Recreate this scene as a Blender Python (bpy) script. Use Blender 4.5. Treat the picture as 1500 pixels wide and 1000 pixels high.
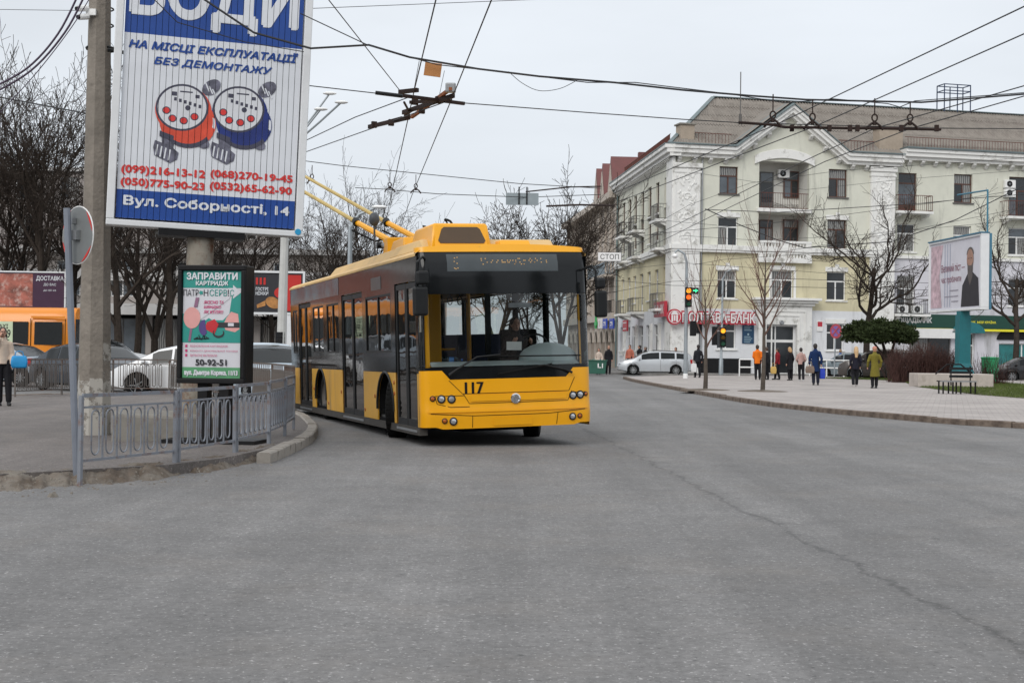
import bpy, bmesh, math, random
from mathutils import Vector, Matrix, noise as mnoise

for o in list(bpy.data.objects): bpy.data.objects.remove(o)
scene = bpy.context.scene
COL = scene.collection
rad = math.radians

# ------------------------------------------------------------------ camera
F_PX, CAM_H, Y_HOR, ROLL = 2083.0, 1.42, 513.0, rad(0.7)      # measured on the 1500 x 1000 photograph
PITCH = math.atan((Y_HOR - 500) / F_PX)
cam_d = bpy.data.cameras.new('camera'); cam = bpy.data.objects.new('camera', cam_d); COL.objects.link(cam)
cam_d.sensor_width = 36; cam_d.lens = 36 * F_PX / 1500; cam_d.clip_start = .1; cam_d.clip_end = 3000
cam.location = (0, 0, CAM_H)
cam.rotation_euler = (Matrix.Rotation(PITCH, 3, 'X') @ Matrix.Rotation(rad(90), 3, 'X') @ Matrix.Rotation(ROLL, 3, 'Z')).to_euler()
scene.camera = cam

# ------------------------------------------------------------------ overcast sky, soft sun, exposure
SUN_EL, SUN_AZ = rad(34), rad(205)          # azimuth measured from +Y clockwise
world = bpy.data.worlds.new('World'); scene.world = world; world.use_nodes = True
wn, wl = world.node_tree.nodes, world.node_tree.links
wn.clear()
w_out = wn.new('ShaderNodeOutputWorld'); w_bg = wn.new('ShaderNodeBackground')
w_sky = wn.new('ShaderNodeTexSky'); w_sky.sky_type = 'NISHITA'; w_sky.sun_disc = False
w_sky.sun_elevation = SUN_EL; w_sky.sun_rotation = SUN_AZ; w_sky.dust_density = 3
w_tc = wn.new('ShaderNodeTexCoord'); w_sep = wn.new('ShaderNodeSeparateXYZ')
wl.new(w_tc.outputs['Generated'], w_sep.inputs[0])
w_ramp = wn.new('ShaderNodeValToRGB')        # cloud deck, a little brighter overhead as overcast skies are
w_ramp.color_ramp.elements[0].position = 0.0; w_ramp.color_ramp.elements[0].color = (8.0, 8.5, 9.1, 1)
w_ramp.color_ramp.elements[1].position = 1.0; w_ramp.color_ramp.elements[1].color = (13.5, 13.9, 14.3, 1)
e = w_ramp.color_ramp.elements.new(.3); e.color = (8.4, 8.85, 9.4, 1)
wl.new(w_sep.outputs['Z'], w_ramp.inputs[0])
w_no = wn.new('ShaderNodeTexNoise'); w_no.inputs['Scale'].default_value = 2.2; w_no.inputs['Detail'].default_value = 5
w_map = wn.new('ShaderNodeMapping'); w_map.inputs['Scale'].default_value = (1, 1, 3.5)
wl.new(w_tc.outputs['Generated'], w_map.inputs[0]); wl.new(w_map.outputs[0], w_no.inputs[0])
w_mr = wn.new('ShaderNodeMapRange'); w_mr.inputs['To Min'].default_value = .9; w_mr.inputs['To Max'].default_value = 1.1
w_mr.inputs['From Min'].default_value = .3; w_mr.inputs['From Max'].default_value = .7
wl.new(w_no.outputs['Fac'], w_mr.inputs['Value'])
w_mul = wn.new('ShaderNodeVectorMath'); w_mul.operation = 'SCALE'
wl.new(w_ramp.outputs[0], w_mul.inputs[0]); wl.new(w_mr.outputs[0], w_mul.inputs['Scale'])
w_mix = wn.new('ShaderNodeMix'); w_mix.data_type = 'RGBA'; w_mix.inputs['Factor'].default_value = .93
wl.new(w_sky.outputs[0], w_mix.inputs['A']); wl.new(w_mul.outputs[0], w_mix.inputs['B'])
wl.new(w_mix.outputs['Result'], w_bg.inputs['Color']); w_bg.inputs['Strength'].default_value = .1
wl.new(w_bg.outputs[0], w_out.inputs[0])

sun_d = bpy.data.lights.new('sun', 'SUN'); sun_d.energy = 1.5; sun_d.angle = rad(35); sun_d.color = (1, .97, .93)
sun = bpy.data.objects.new('sun', sun_d); COL.objects.link(sun); sun.location = (-20, -30, 60)
sdir = Vector((math.sin(SUN_AZ) * math.cos(SUN_EL), math.cos(SUN_AZ) * math.cos(SUN_EL), math.sin(SUN_EL)))
sun.rotation_euler = sdir.to_track_quat('Z', 'Y').to_euler()
vs = scene.view_settings
vs.view_transform = 'Standard'; vs.look = 'None'; vs.exposure = 0; vs.gamma = 1; vs.use_curve_mapping = False

# ------------------------------------------------------------------ from a photo pixel to a place in the world
CAMV = Vector((0, 0, CAM_H))
def ray(px, py):
    x, z = (px - 750) / F_PX, (500 - py) / F_PX
    c, s = math.cos(ROLL), math.sin(ROLL); xr, zr = c * x - s * z, s * x + c * z
    cp, sp = math.cos(PITCH), math.sin(PITCH)
    return Vector((xr, cp - sp * zr, sp + cp * zr))
def P(px, py, Y): r = ray(px, py); return CAMV + r * (Y / r.y)            # at distance Y
def G(px, py, z=0.0): r = ray(px, py); return CAMV + r * ((z - CAM_H) / r.z)   # on the level z
def PL(px, py, o, n): r = ray(px, py); return CAMV + r * ((o - CAMV).dot(n) / r.dot(n))
def V3(*a): return Vector(a)

# ------------------------------------------------------------------ mesh builder
class MB:
    def __init__(self): self.v = []; self.f = []; self.m = []; self.mi = 0
    def add(self, vs, fs):
        b = len(self.v); self.v += [tuple(p) for p in vs]
        for f in fs: self.f.append([b + i for i in f]); self.m.append(self.mi)
        return self
    def quad(self, a, b, c, d): return self.add([a, b, c, d], [[0, 1, 2, 3]])
    def box(self, x0, x1, y0, y1, z0, z1):
        if x0 > x1: x0, x1 = x1, x0
        if y0 > y1: y0, y1 = y1, y0
        if z0 > z1: z0, z1 = z1, z0
        v = [(x0,y0,z0),(x1,y0,z0),(x1,y1,z0),(x0,y1,z0),(x0,y0,z1),(x1,y0,z1),(x1,y1,z1),(x0,y1,z1)]
        return self.add(v, [[0,3,2,1],[4,5,6,7],[0,1,5,4],[1,2,6,5],[2,3,7,6],[3,0,4,7]])
    def beam(self, a, b, w, h=None, up=(0, 0, 1)):
        a, b = Vector(a), Vector(b); h = h or w; d = (b - a).normalized(); u = Vector(up)
        if abs(d.dot(u)) > .98: u = Vector((0, 1, 0))
        s = d.cross(u).normalized(); t = s.cross(d)
        v = [p + s * (i * w / 2) + t * (j * h / 2) for p in (a, b) for i, j in ((-1,-1),(1,-1),(1,1),(-1,1))]
        return self.add(v, [[0,1,2,3],[7,6,5,4],[0,4,5,1],[1,5,6,2],[2,6,7,3],[3,7,4,0]])
    def tube(self, pts, r, n=6, cap=True, flat=1.0):
        pts = [Vector(p) for p in pts]; k = len(pts)
        rr = r if isinstance(r, (list, tuple)) else [r] * k
        base = len(self.v); prev = None
        for i, p in enumerate(pts):
            d = (pts[min(i + 1, k - 1)] - pts[max(i - 1, 0)])
            d = d.normalized() if d.length > 1e-9 else Vector((0, 0, 1))
            if prev is None: s = d.orthogonal().normalized()
            else:
                s = prev - d * prev.dot(d); s = s.normalized() if s.length > 1e-6 else d.orthogonal().normalized()
            prev = s; t = d.cross(s)
            for j in range(n):
                a = 2 * math.pi * j / n
                self.v.append(tuple(p + s * (math.cos(a) * rr[i]) + t * (math.sin(a) * rr[i] * flat)))
        for i in range(k - 1):
            for j in range(n):
                q = (j + 1) % n; self.f.append([base+i*n+j, base+i*n+q, base+(i+1)*n+q, base+(i+1)*n+j]); self.m.append(self.mi)
        if cap:
            self.f.append([base + j for j in range(n)][::-1]); self.m.append(self.mi)
            self.f.append([base + (k-1)*n + j for j in range(n)]); self.m.append(self.mi)
        return self
    def lathe(self, prof, n=16, axis='Z', o=(0, 0, 0), cap=True):        # prof: (radius, height)
        base = len(self.v); k = len(prof)
        for r, h in prof:
            for j in range(n):
                a = 2*math.pi*j/n; c, s = math.cos(a)*r, math.sin(a)*r
                p = {'Z': (c, s, h), 'Y': (s, h, c), 'X': (h, c, s)}[axis]
                self.v.append((p[0]+o[0], p[1]+o[1], p[2]+o[2]))
        for i in range(k - 1):
            for j in range(n):
                q = (j+1) % n; self.f.append([base+i*n+j, base+i*n+q, base+(i+1)*n+q, base+(i+1)*n+j]); self.m.append(self.mi)
        if not cap: return self
        self.f.append([base+j for j in range(n)][::-1]); self.m.append(self.mi)
        self.f.append([base+(k-1)*n+j for j in range(n)]); self.m.append(self.mi)
        return self
    def ell(self, c, r, n=12, k=8):
        prof = [(math.sin(math.pi*i/k), -math.cos(math.pi*i/k)) for i in range(k+1)]
        base = len(self.v)
        for s, h in prof:
            for j in range(n):
                a = 2*math.pi*j/n; self.v.append((c[0]+r[0]*s*math.cos(a), c[1]+r[1]*s*math.sin(a), c[2]+r[2]*h))
        for i in range(k):
            for j in range(n):
                q = (j+1) % n; self.f.append([base+i*n+j, base+i*n+q, base+(i+1)*n+q, base+(i+1)*n+j]); self.m.append(self.mi)
        return self
    def prism(self, poly, d0, d1, axis='Y'):      # poly in the plane across the axis, extruded d0..d1
        f = {'Y': lambda a, b, d: (a, d, b), 'X': lambda a, b, d: (d, a, b), 'Z': lambda a, b, d: (a, b, d)}[axis]
        n = len(poly); v = [f(a, b, d0) for a, b in poly] + [f(a, b, d1) for a, b in poly]
        fs = [list(range(n))[::-1], list(range(n, 2*n))] + [[i, (i+1) % n, n+(i+1) % n, n+i] for i in range(n)]
        return self.add(v, fs)
    def grid(self, fn, us, vs_):                  # fn(u,v) -> point
        base = len(self.v); nv = len(vs_)
        for u in us:
            for v in vs_: self.v.append(tuple(fn(u, v)))
        for i in range(len(us)-1):
            for j in range(nv-1):
                self.f.append([base+i*nv+j, base+(i+1)*nv+j, base+(i+1)*nv+j+1, base+i*nv+j+1]); self.m.append(self.mi)
        return self
    def mesh(self, name, mats, smooth=False, angle=35, fix=True):
        me = bpy.data.meshes.new(name); me.from_pydata(self.v, [], self.f)
        for m in (mats if isinstance(mats, (list, tuple)) else [mats]): me.materials.append(m)
        if any(self.m): me.polygons.foreach_set('material_index', self.m)
        if fix:
            bm = bmesh.new(); bm.from_mesh(me); bmesh.ops.recalc_face_normals(bm, faces=bm.faces); bm.to_mesh(me); bm.free()
        if smooth:
            me.polygons.foreach_set('use_smooth', [True]*len(me.polygons)); me.set_sharp_from_angle(angle=rad(angle))
        me.update(); return me
    def build(self, name, mats, parent=None, smooth=False, loc=None, rot=None, bevel=0, fix=True, angle=35):
        o = put(name, self.mesh(name, mats, smooth, angle, fix), parent, loc, rot)
        if bevel:
            b = o.modifiers.new('bevel', 'BEVEL'); b.width = bevel; b.segments = 2; b.limit_method = 'ANGLE'; b.angle_limit = rad(40)
        return o
def put(name, me, parent=None, loc=None, rot=None):
    o = bpy.data.objects.new(name, me); COL.objects.link(o)
    if parent: o.parent = parent
    if loc is not None: o.location = loc
    if rot is not None: o.rotation_euler = rot if hasattr(rot, '__len__') else (0, 0, rot)
    return o
def empty(name, label, cat, loc=(0, 0, 0), rz=0, group=None):
    o = bpy.data.objects.new(name, None); COL.objects.link(o); o.empty_display_size = .2
    o.location = loc; o.rotation_euler = (0, 0, rz); tag(o, label, cat, group); return o
def tag(o, label=None, cat=None, group=None, kind=None):
    if label: o['label'] = label
    if cat: o['category'] = cat
    if group: o['group'] = group
    if kind: o['kind'] = kind
    return o
def fitline(pts, sag=0, n=12):                       # polyline between points with sag
    out = []
    for a, b in zip(pts[:-1], pts[1:]):
        a, b = Vector(a), Vector(b)
        for i in range(n): t = i/n; q = a.lerp(b, t); q.z -= 4*sag*t*(1-t); out.append(q)
    out.append(Vector(pts[-1])); return out

# ------------------------------------------------------------------ flat lettering with the built-in font
def text_mesh(body, box, bold=0.0, shear=0.0, keep=False, spacing=1.0):
    c = bpy.data.curves.new('t', 'FONT'); c.body = body; c.resolution_u = 3; c.offset = bold; c.shear = shear; c.space_character = spacing
    o = bpy.data.objects.new('t', c); me = bpy.data.meshes.new_from_object(o)
    bpy.data.objects.remove(o); bpy.data.curves.remove(c)
    vs = [v.co.copy() for v in me.vertices]; fs = [list(p.vertices) for p in me.polygons]; bpy.data.meshes.remove(me)
    if not vs: return [], []
    x0, x1 = min(v.x for v in vs), max(v.x for v in vs); y0, y1 = min(v.y for v in vs), max(v.y for v in vs)
    sx, sy = (box[2]-box[0])/max(x1-x0, 1e-6), (box[3]-box[1])/max(y1-y0, 1e-6)
    return [(box[0]+(v.x-x0)*sx, box[1]+(v.y-y0)*sy) for v in vs], fs
def lettering(body, box, mat, parent, depth, name='lettering', bold=.02, shear=0.0, cuts=None, gap=.01, fat=0.0, **kw):
    """letters in the parent's XZ plane, facing -Y, at y = depth"""
    e = fat*(box[3]-box[1]); vs, fs = text_mesh(body, (box[0]+e, box[1]+e, box[2]-e, box[3]-e) if e else box, 0 if fat else bold, shear, **kw)
    sh = [(0, 0)] if not e else [(-e, 0), (e, 0), (0, -e), (0, e), (-e*.7, e*.7), (e*.7, -e*.7)]; k = len(vs)      # heavy letters: strokes laid over each other
    V_ = [(x+dx, depth-.0004*i, z+dz) for i, (dx, dz) in enumerate(sh) for x, z in vs]; F_ = [[q+k*i for q in f] for i in range(len(sh)) for f in fs]
    me = bpy.data.meshes.new(name); me.from_pydata(V_, [], F_)
    if cuts: cut_gaps(me, cuts, gap)
    face_out(me); me.materials.append(mat); return put(name, me, parent)
def face_out(me):
    bm = bmesh.new(); bm.from_mesh(me); bm.normal_update()
    fl = [f for f in bm.faces if f.normal.y > 0]
    if fl: bmesh.ops.reverse_faces(bm, faces=fl)
    bm.to_mesh(me); bm.free()
def cut_gaps(me, xs, gap):
    bm = bmesh.new(); bm.from_mesh(me); bmesh.ops.triangulate(bm, faces=bm.faces[:])
    for x in xs:
        for s in (-1, 1):
            bmesh.ops.bisect_plane(bm, geom=bm.verts[:]+bm.edges[:]+bm.faces[:], plane_co=(x+s*gap/2, 0, 0), plane_no=(1, 0, 0))
    dl = [f for f in bm.faces if any(abs(f.calc_center_median().x - x) < gap/2 for x in xs)]
    bmesh.ops.delete(bm, geom=dl, context='FACES'); bm.to_mesh(me); bm.free()
def flat(polys, mat, parent, depth, name='print', cuts=None, gap=.01):
    """flat printed shapes: list of XZ polygons at y = depth"""
    m = MB()
    for p in polys: m.add([(x, depth, z) for x, z in p], [list(range(len(p)))])
    me = m.mesh(name, mat, fix=False)
    if cuts: cut_gaps(me, cuts, gap)
    face_out(me); return put(name, me, parent)
def disc(cx, cz, rx, rz=None, n=24, a0=0, a1=360, rot=0):
    rz = rz or rx; c, s = math.cos(rad(rot)), math.sin(rad(rot)); out = []
    for i in range(n + (0 if a1-a0 == 360 else 1)):
        a = rad(a0+(a1-a0)*i/n); x, z = rx*math.cos(a), rz*math.sin(a); out.append((cx+c*x-s*z, cz+s*x+c*z))
    return out
def rect(x0, z0, x1, z1): return [(x0, z0), (x1, z0), (x1, z1), (x0, z1)]

# ------------------------------------------------------------------ materials
def lin(r, g, b):
    f = lambda c: ((c/255+.055)/1.055)**2.4 if c > 10 else c/255/12.92
    return (f(r), f(g), f(b))
MATS = {}
def mat(name, col, rough=.6, metal=0.0, var=.12, scale=3.0, bump=0.0, bscale=30.0, coat=0.0, stain=None, stain_amt=0.0, stain_scale=2.0, emit=0, spec=.5, streak=False, alpha=None):
    if name in MATS: return MATS[name]
    m = bpy.data.materials.new(name); m.use_nodes = True; N, L = m.node_tree.nodes, m.node_tree.links
    b = N['Principled BSDF']; b.inputs['Roughness'].default_value = rough; b.inputs['Metallic'].default_value = metal
    b.inputs['Coat Weight'].default_value = coat; b.inputs['Specular IOR Level'].default_value = spec if rough < .65 or spec != .5 else .22
    tc = N.new('ShaderNodeTexCoord'); co = tc.outputs['Object']
    n1 = N.new('ShaderNodeTexNoise'); n1.inputs['Scale'].default_value = scale; n1.inputs['Detail'].default_value = 6; n1.inputs['Roughness'].default_value = .65
    L.new(co, n1.inputs['Vector'])
    mr = N.new('ShaderNodeMapRange'); mr.inputs['From Min'].default_value = .25; mr.inputs['From Max'].default_value = .75
    mr.inputs['To Min'].default_value = 1-var; mr.inputs['To Max'].default_value = 1+var; L.new(n1.outputs['Fac'], mr.inputs['Value'])
    sc = N.new('ShaderNodeVectorMath'); sc.operation = 'SCALE'; sc.inputs[0].default_value = col[:3]; L.new(mr.outputs[0], sc.inputs['Scale'])
    out = sc.outputs[0]
    if stain:
        n2 = N.new('ShaderNodeTexNoise'); n2.inputs['Scale'].default_value = stain_scale; n2.inputs['Detail'].default_value = 8; n2.inputs['Roughness'].default_value = .7
        if streak:
            mp = N.new('ShaderNodeMapping'); mp.inputs['Scale'].default_value = (1, 1, .15); L.new(co, mp.inputs[0]); L.new(mp.outputs[0], n2.inputs['Vector'])
        else: L.new(co, n2.inputs['Vector'])
        r2 = N.new('ShaderNodeMapRange'); r2.inputs['From Min'].default_value = .66-stain_amt*.3; r2.inputs['From Max'].default_value = .78-stain_amt*.2; L.new(n2.outputs['Fac'], r2.inputs['Value'])
        mx = N.new('ShaderNodeMix'); mx.data_type = 'RGBA'; L.new(r2.outputs[0], mx.inputs['Factor']); L.new(out, mx.inputs['A']); mx.inputs['B'].default_value = (*stain, 1)
        out = mx.outputs['Result']
    L.new(out, b.inputs['Base Color'])
    rr = N.new('ShaderNodeMapRange'); rr.inputs['To Min'].default_value = max(.02, rough-.1); rr.inputs['To Max'].default_value = min(1, rough+.1); L.new(n1.outputs['Fac'], rr.inputs['Value']); L.new(rr.outputs[0], b.inputs['Roughness'])
    if bump:
        n3 = N.new('ShaderNodeTexNoise'); n3.inputs['Scale'].default_value = bscale; n3.inputs['Detail'].default_value = 4; L.new(co, n3.inputs['Vector'])
        bp = N.new('ShaderNodeBump'); bp.inputs['Strength'].default_value = bump; bp.inputs['Distance'].default_value = .02; L.new(n3.outputs['Fac'], bp.inputs['Height']); L.new(bp.outputs[0], b.inputs['Normal'])
    if emit:
        b.inputs['Emission Color'].default_value = (*col[:3], 1); b.inputs['Emission Strength'].default_value = emit
    MATS[name] = m; return m
def glass(name, tint=(.5, .55, .55), ior=1.5, refl=1.0, rough=.02):
    if name in MATS: return MATS[name]
    m = bpy.data.materials.new(name); m.use_nodes = True; N, L = m.node_tree.nodes, m.node_tree.links; N.clear()
    o = N.new('ShaderNodeOutputMaterial'); t = N.new('ShaderNodeBsdfTransparent'); t.inputs[0].default_value = (*tint, 1)
    g = N.new('ShaderNodeBsdfGlossy'); g.inputs['Roughness'].default_value = rough; g.inputs['Color'].default_value = (refl, refl, refl, 1)
    fr = N.new('ShaderNodeFresnel'); fr.inputs['IOR'].default_value = ior; mx = N.new('ShaderNodeMixShader')
    tc = N.new('ShaderNodeTexCoord'); no = N.new('ShaderNodeTexNoise'); no.inputs['Scale'].default_value = 1.6; L.new(tc.outputs['Object'], no.inputs['Vector'])
    bp = N.new('ShaderNodeBump'); bp.inputs['Strength'].default_value = .06; bp.inputs['Distance'].default_value = .05; L.new(no.outputs['Fac'], bp.inputs['Height'])
    L.new(bp.outputs[0], g.inputs['Normal'])
    L.new(fr.outputs[0], mx.inputs[0]); L.new(t.outputs[0], mx.inputs[1]); L.new(g.outputs[0], mx.inputs[2]); L.new(mx.outputs[0], o.inputs[0])
    MATS[name] = m; return m

M_black = mat('black_metal', (.008, .008, .009), .5, var=.25, spec=.22)
M_rubber = mat('rubber', (.011, .011, .011), .85, bump=.3, bscale=60, spec=.12)
M_steel = mat('dull_steel', (.3, .31, .32), .45, .6, var=.2)
M_chrome = mat('chrome', (.75, .75, .75), .12, 1.0, var=.05)
M_white = mat('white_paint', (.78, .78, .77), .5, var=.06, stain=(.45, .43, .4), stain_amt=.15)
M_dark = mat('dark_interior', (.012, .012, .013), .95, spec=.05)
M_wire = mat('wire_black', (.02, .02, .022), .6)
M_bark = mat('bark', (.046, .037, .031), .95, var=.35, scale=5, bump=.6, bscale=14, spec=.06)
M_barkL = mat('bark_grey', (.09, .075, .062), .95, var=.3, scale=5, bump=.6, bscale=14)
M_conc = mat('old_concrete', (.23, .215, .19), .9, var=.2, scale=2.5, bump=.35, bscale=22, stain=(.10, .09, .08), stain_amt=.2, stain_scale=1.7)
M_pane = mat('window_glass_dark', (.02, .023, .026), .06, var=.5, scale=.35, spec=.6)
M_pane2 = mat('window_glass_curtained', (.17, .17, .165), .1, var=.6, scale=1.2, spec=.6)

def curtain_pane():
    m = M_pane2; N, L = m.node_tree.nodes, m.node_tree.links; b = N['Principled BSDF']
    tc = N.new('ShaderNodeTexCoord'); w = N.new('ShaderNodeTexWave'); w.inputs['Scale'].default_value = 2.2; w.inputs['Distortion'].default_value = 3; w.inputs['Detail'].default_value = 3; L.new(tc.outputs['Object'], w.inputs['Vector'])
    mp = N.new('ShaderNodeMix'); mp.data_type = 'RGBA'; mp.inputs['A'].default_value = (.05, .05, .05, 1); mp.inputs['B'].default_value = (.3, .295, .28, 1); L.new(w.outputs['Fac'], mp.inputs['Factor']); L.new(mp.outputs['Result'], b.inputs['Base Color'])
curtain_pane()
M_pane3 = mat('window_glass_sky_tint', (.075, .09, .105), .08, var=.6, scale=.5, spec=.8)  # lighter bluish base colour stands in for reflected sky
# ================================================================== ground
def asphalt(name, base, crack=None, dust=.0):
    m = bpy.data.materials.new(name); m.use_nodes = True; N, L = m.node_tree.nodes, m.node_tree.links
    b = N['Principled BSDF']; tc = N.new('ShaderNodeTexCoord'); co = tc.outputs['Object']
    def noise(s, d=6, r=.6, mp=None):
        n = N.new('ShaderNodeTexNoise'); n.inputs['Scale'].default_value = s; n.inputs['Detail'].default_value = d; n.inputs['Roughness'].default_value = r
        if mp:
            q = N.new('ShaderNodeMapping'); q.inputs['Rotation'].default_value = (0, 0, mp[0]); q.inputs['Scale'].default_value = mp[1]; L.new(co, q.inputs[0]); L.new(q.outputs[0], n.inputs['Vector'])
        else: L.new(co, n.inputs['Vector'])
        return n.outputs['Fac']
    def rng(x, a, c, lo, hi):
        n = N.new('ShaderNodeMapRange'); n.inputs['From Min'].default_value = a; n.inputs['From Max'].default_value = c; n.inputs['To Min'].default_value = lo; n.inputs['To Max'].default_value = hi; L.new(x, n.inputs['Value']); return n.outputs[0]
    def math_(op, a, c):
        n = N.new('ShaderNodeMath'); n.operation = op
        for i, q in enumerate((a, c)):
            if isinstance(q, (int, float)): n.inputs[i].default_value = q
            else: L.new(q, n.inputs[i])
        return n.outputs[0]
    big = rng(noise(.22, 5), .3, .7, .8, 1.16)
    mid = rng(noise(2.2, 8, .75), .3, .7, .84, 1.16)
    streak = rng(noise(1.0, 6, .65, (rad(14), (1.1, .06, 1))), .3, .7, .78, 1.14)      # wheel paths along the driving line
    grit = rng(noise(15, 9, .88), .34, .66, .62, 1.34)
    fine = math_('MULTIPLY', rng(noise(34, 2, .6), .615, .68, 1.0, 2.2), rng(noise(27, 2, .6), .30, .37, .55, 1.0))      # pale aggregate chips
    val = math_('MULTIPLY', math_('MULTIPLY', math_('MULTIPLY', big, mid), math_('MULTIPLY', streak, grit)), fine)
    spots = rng(noise(3.4, 4, .6), .66, .72, 1.0, .74)
    val = math_('MULTIPLY', val, spots)
    if crack:                                               # one long irregular seam
        (x0, y0), (x1, y1) = crack; ang = math.atan2(y1-y0, x1-x0)
        sp = N.new('ShaderNodeSeparateXYZ'); L.new(co, sp.inputs[0])
        nx, ny = -math.sin(ang), math.cos(ang); c0 = nx*x0+ny*y0
        d = math_('SUBTRACT', math_('ADD', math_('MULTIPLY', sp.outputs[0], nx), math_('MULTIPLY', sp.outputs[1], ny)), c0)
        wob = rng(noise(1.1, 6, .7), .2, .8, -.16, .16); dd = math_('ABSOLUTE', math_('ADD', d, wob), 0)
        width = rng(noise(1.7, 6, .75), .42, .68, .0015, .05)
        k = math_('DIVIDE', dd, width)
        line = rng(k, .3, 2.4, .64, 1.0)
        halo = rng(dd, 0, .3, .9, 1.0)
        val = math_('MULTIPLY', math_('MULTIPLY', val, line), halo)
    sc = N.new('ShaderNodeVectorMath'); sc.operation = 'SCALE'; sc.inputs[0].default_value = base; L.new(val, sc.inputs['Scale'])
    mx = N.new('ShaderNodeMix'); mx.data_type = 'RGBA'; L.new(rng(noise(.6, 7, .7), .5, .75, 0, dust), mx.inputs['Factor']); L.new(sc.outputs[0], mx.inputs['A']); mx.inputs['B'].default_value = (.23, .195, .16, 1)
    L.new(mx.outputs['Result'], b.inputs['Base Color']); b.inputs['Roughness'].default_value = .82
    bp = N.new('ShaderNodeBump'); bp.inputs['Strength'].default_value = .5; bp.inputs['Distance'].default_value = .006; L.new(noise(140, 3), bp.inputs['Height']); L.new(bp.outputs[0], b.inputs['Normal'])
    return m
cr0, cr1 = G(880, 640), G(1500, 952)
M_asph = asphalt('asphalt', (.165, .16, .157), crack=((cr0.x, cr0.y), (cr1.x, cr1.y)), dust=.25)
M_pav = asphalt('worn_pavement', (.142, .125, .116), dust=.3)
g = MB(); g.grid(lambda u, v: (u, v, 0), [-900, -120, -40, 0, 40, 120, 900], [-200, -20, 0, 20, 60, 140, 400, 1600])
road = g.build('road', M_asph); tag(road, kind='structure')

def slab(name, pts, z, m, kind='structure', z0=-.05):
    mb = MB(); poly = [(p[0], p[1]) for p in pts]; n = len(poly)
    mb.add([(x, y, z) for x, y in poly] + [(x, y, z0) for x, y in poly], [list(range(n))] + [[i, n+i, n+(i+1) % n, (i+1) % n] for i in range(n)])
    o = mb.build(name, m); tag(o, kind=kind); return o
def smooth_path(pts, n=8):
    out = []; k = len(pts)
    for i in range(k-1):
        p0, p1, p2, p3 = pts[max(i-1, 0)], pts[i], pts[i+1], pts[min(i+2, k-1)]
        for j in range(n):
            t = j/n; out.append(.5*((2*p1)+(p2-p0)*t+(2*p0-5*p1+4*p2-p3)*t*t+(3*p1-p0-3*p2+p3)*t**3))
    out.append(pts[-1].copy()); return out
def resample(path, step):
    L = [0]
    for a, b in zip(path[:-1], path[1:]): L.append(L[-1]+(b-a).length)
    n = max(1, round(L[-1]/step)); out = []; j = 0
    for i in range(n+1):
        s = L[-1]*i/n
        while j < len(L)-2 and L[j+1] < s: j += 1
        t = (s-L[j])/max(L[j+1]-L[j], 1e-9); out.append(path[j].lerp(path[j+1], t))
    return out

# ---- pavement on the left corner
ZP = .12
near = [G(x, y, ZP) for x, y in ((-500, 712), (-200, 702), (0, 694), (110, 688), (250, 680), (330, 670), (390, 657))]
curve = [G(x, y, ZP) for x, y in ((390, 657), (432, 643), (456, 628), (459, 616), (446, 605), (432, 598))]
back = [G(x, y, ZP) for x, y in ((432, 598), (395, 588), (330, 580), (215, 573), (100, 576), (20, 579), (-300, 582))]
curve_s = smooth_path(curve, 6)
pav_poly = near + curve_s[1:-1] + back
pavement = slab('pavement', pav_poly, ZP, M_pav)
M_kerb = mat('kerb_concrete', (.3, .275, .245), .9, var=.22, scale=3, bump=.4, bscale=25, stain=(.14, .12, .1), stain_amt=.35, stain_scale=3)
M_kerbD = mat('kerb_dirty', (.17, .135, .11), .95, var=.3, scale=3, bump=.5, bscale=20, stain=(.08, .06, .05), stain_amt=.4, stain_scale=2)
def kerb(name, label, path, step, h, w, m, side=1, seed=0):
    k = empty(name, label, 'kerb', (path[0].x, path[0].y, 0)); rn = random.Random(seed); o0 = Vector((path[0].x, path[0].y, 0))
    st = resample([Vector((p.x, p.y, 0)) for p in path], step)
    for i, (a, b) in enumerate(zip(st[:-1], st[1:])):
        d = (b-a); L = d.length; mb = MB(); c = .018
        poly = [(0, -.06), (w, -.06), (w, h-c), (w-c, h), (c, h), (0, h-c)]
        mb.prism([(y*side, z) for y, z in poly], .006, L-.006, 'X')
        mb.build('kerb_stone', m, k, loc=(a.x-o0.x, a.y-o0.y, rn.uniform(-.012, .008)), rot=(rn.uniform(-.02, .02), rn.uniform(-.008, .008), math.atan2(d.y, d.x)+rn.uniform(-.012, .012)))
    return k
kerb('kerb', 'pale concrete kerb curving round the fenced pavement corner beside the trolleybus', smooth_path([G(396, 663, .13)]+[G(x+4, y+4, .13) for x, y in ((432, 643), (457, 629), (461, 617), (448, 605), (432, 598))], 6), .95, .14, .17, M_kerb, 1, 3)
kerb('kerb', 'dark kerb along the far edge of the fenced pavement beside the parked cars', back[2:], 1.6, .14, .15, M_kerbD, 1, 5)
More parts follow.
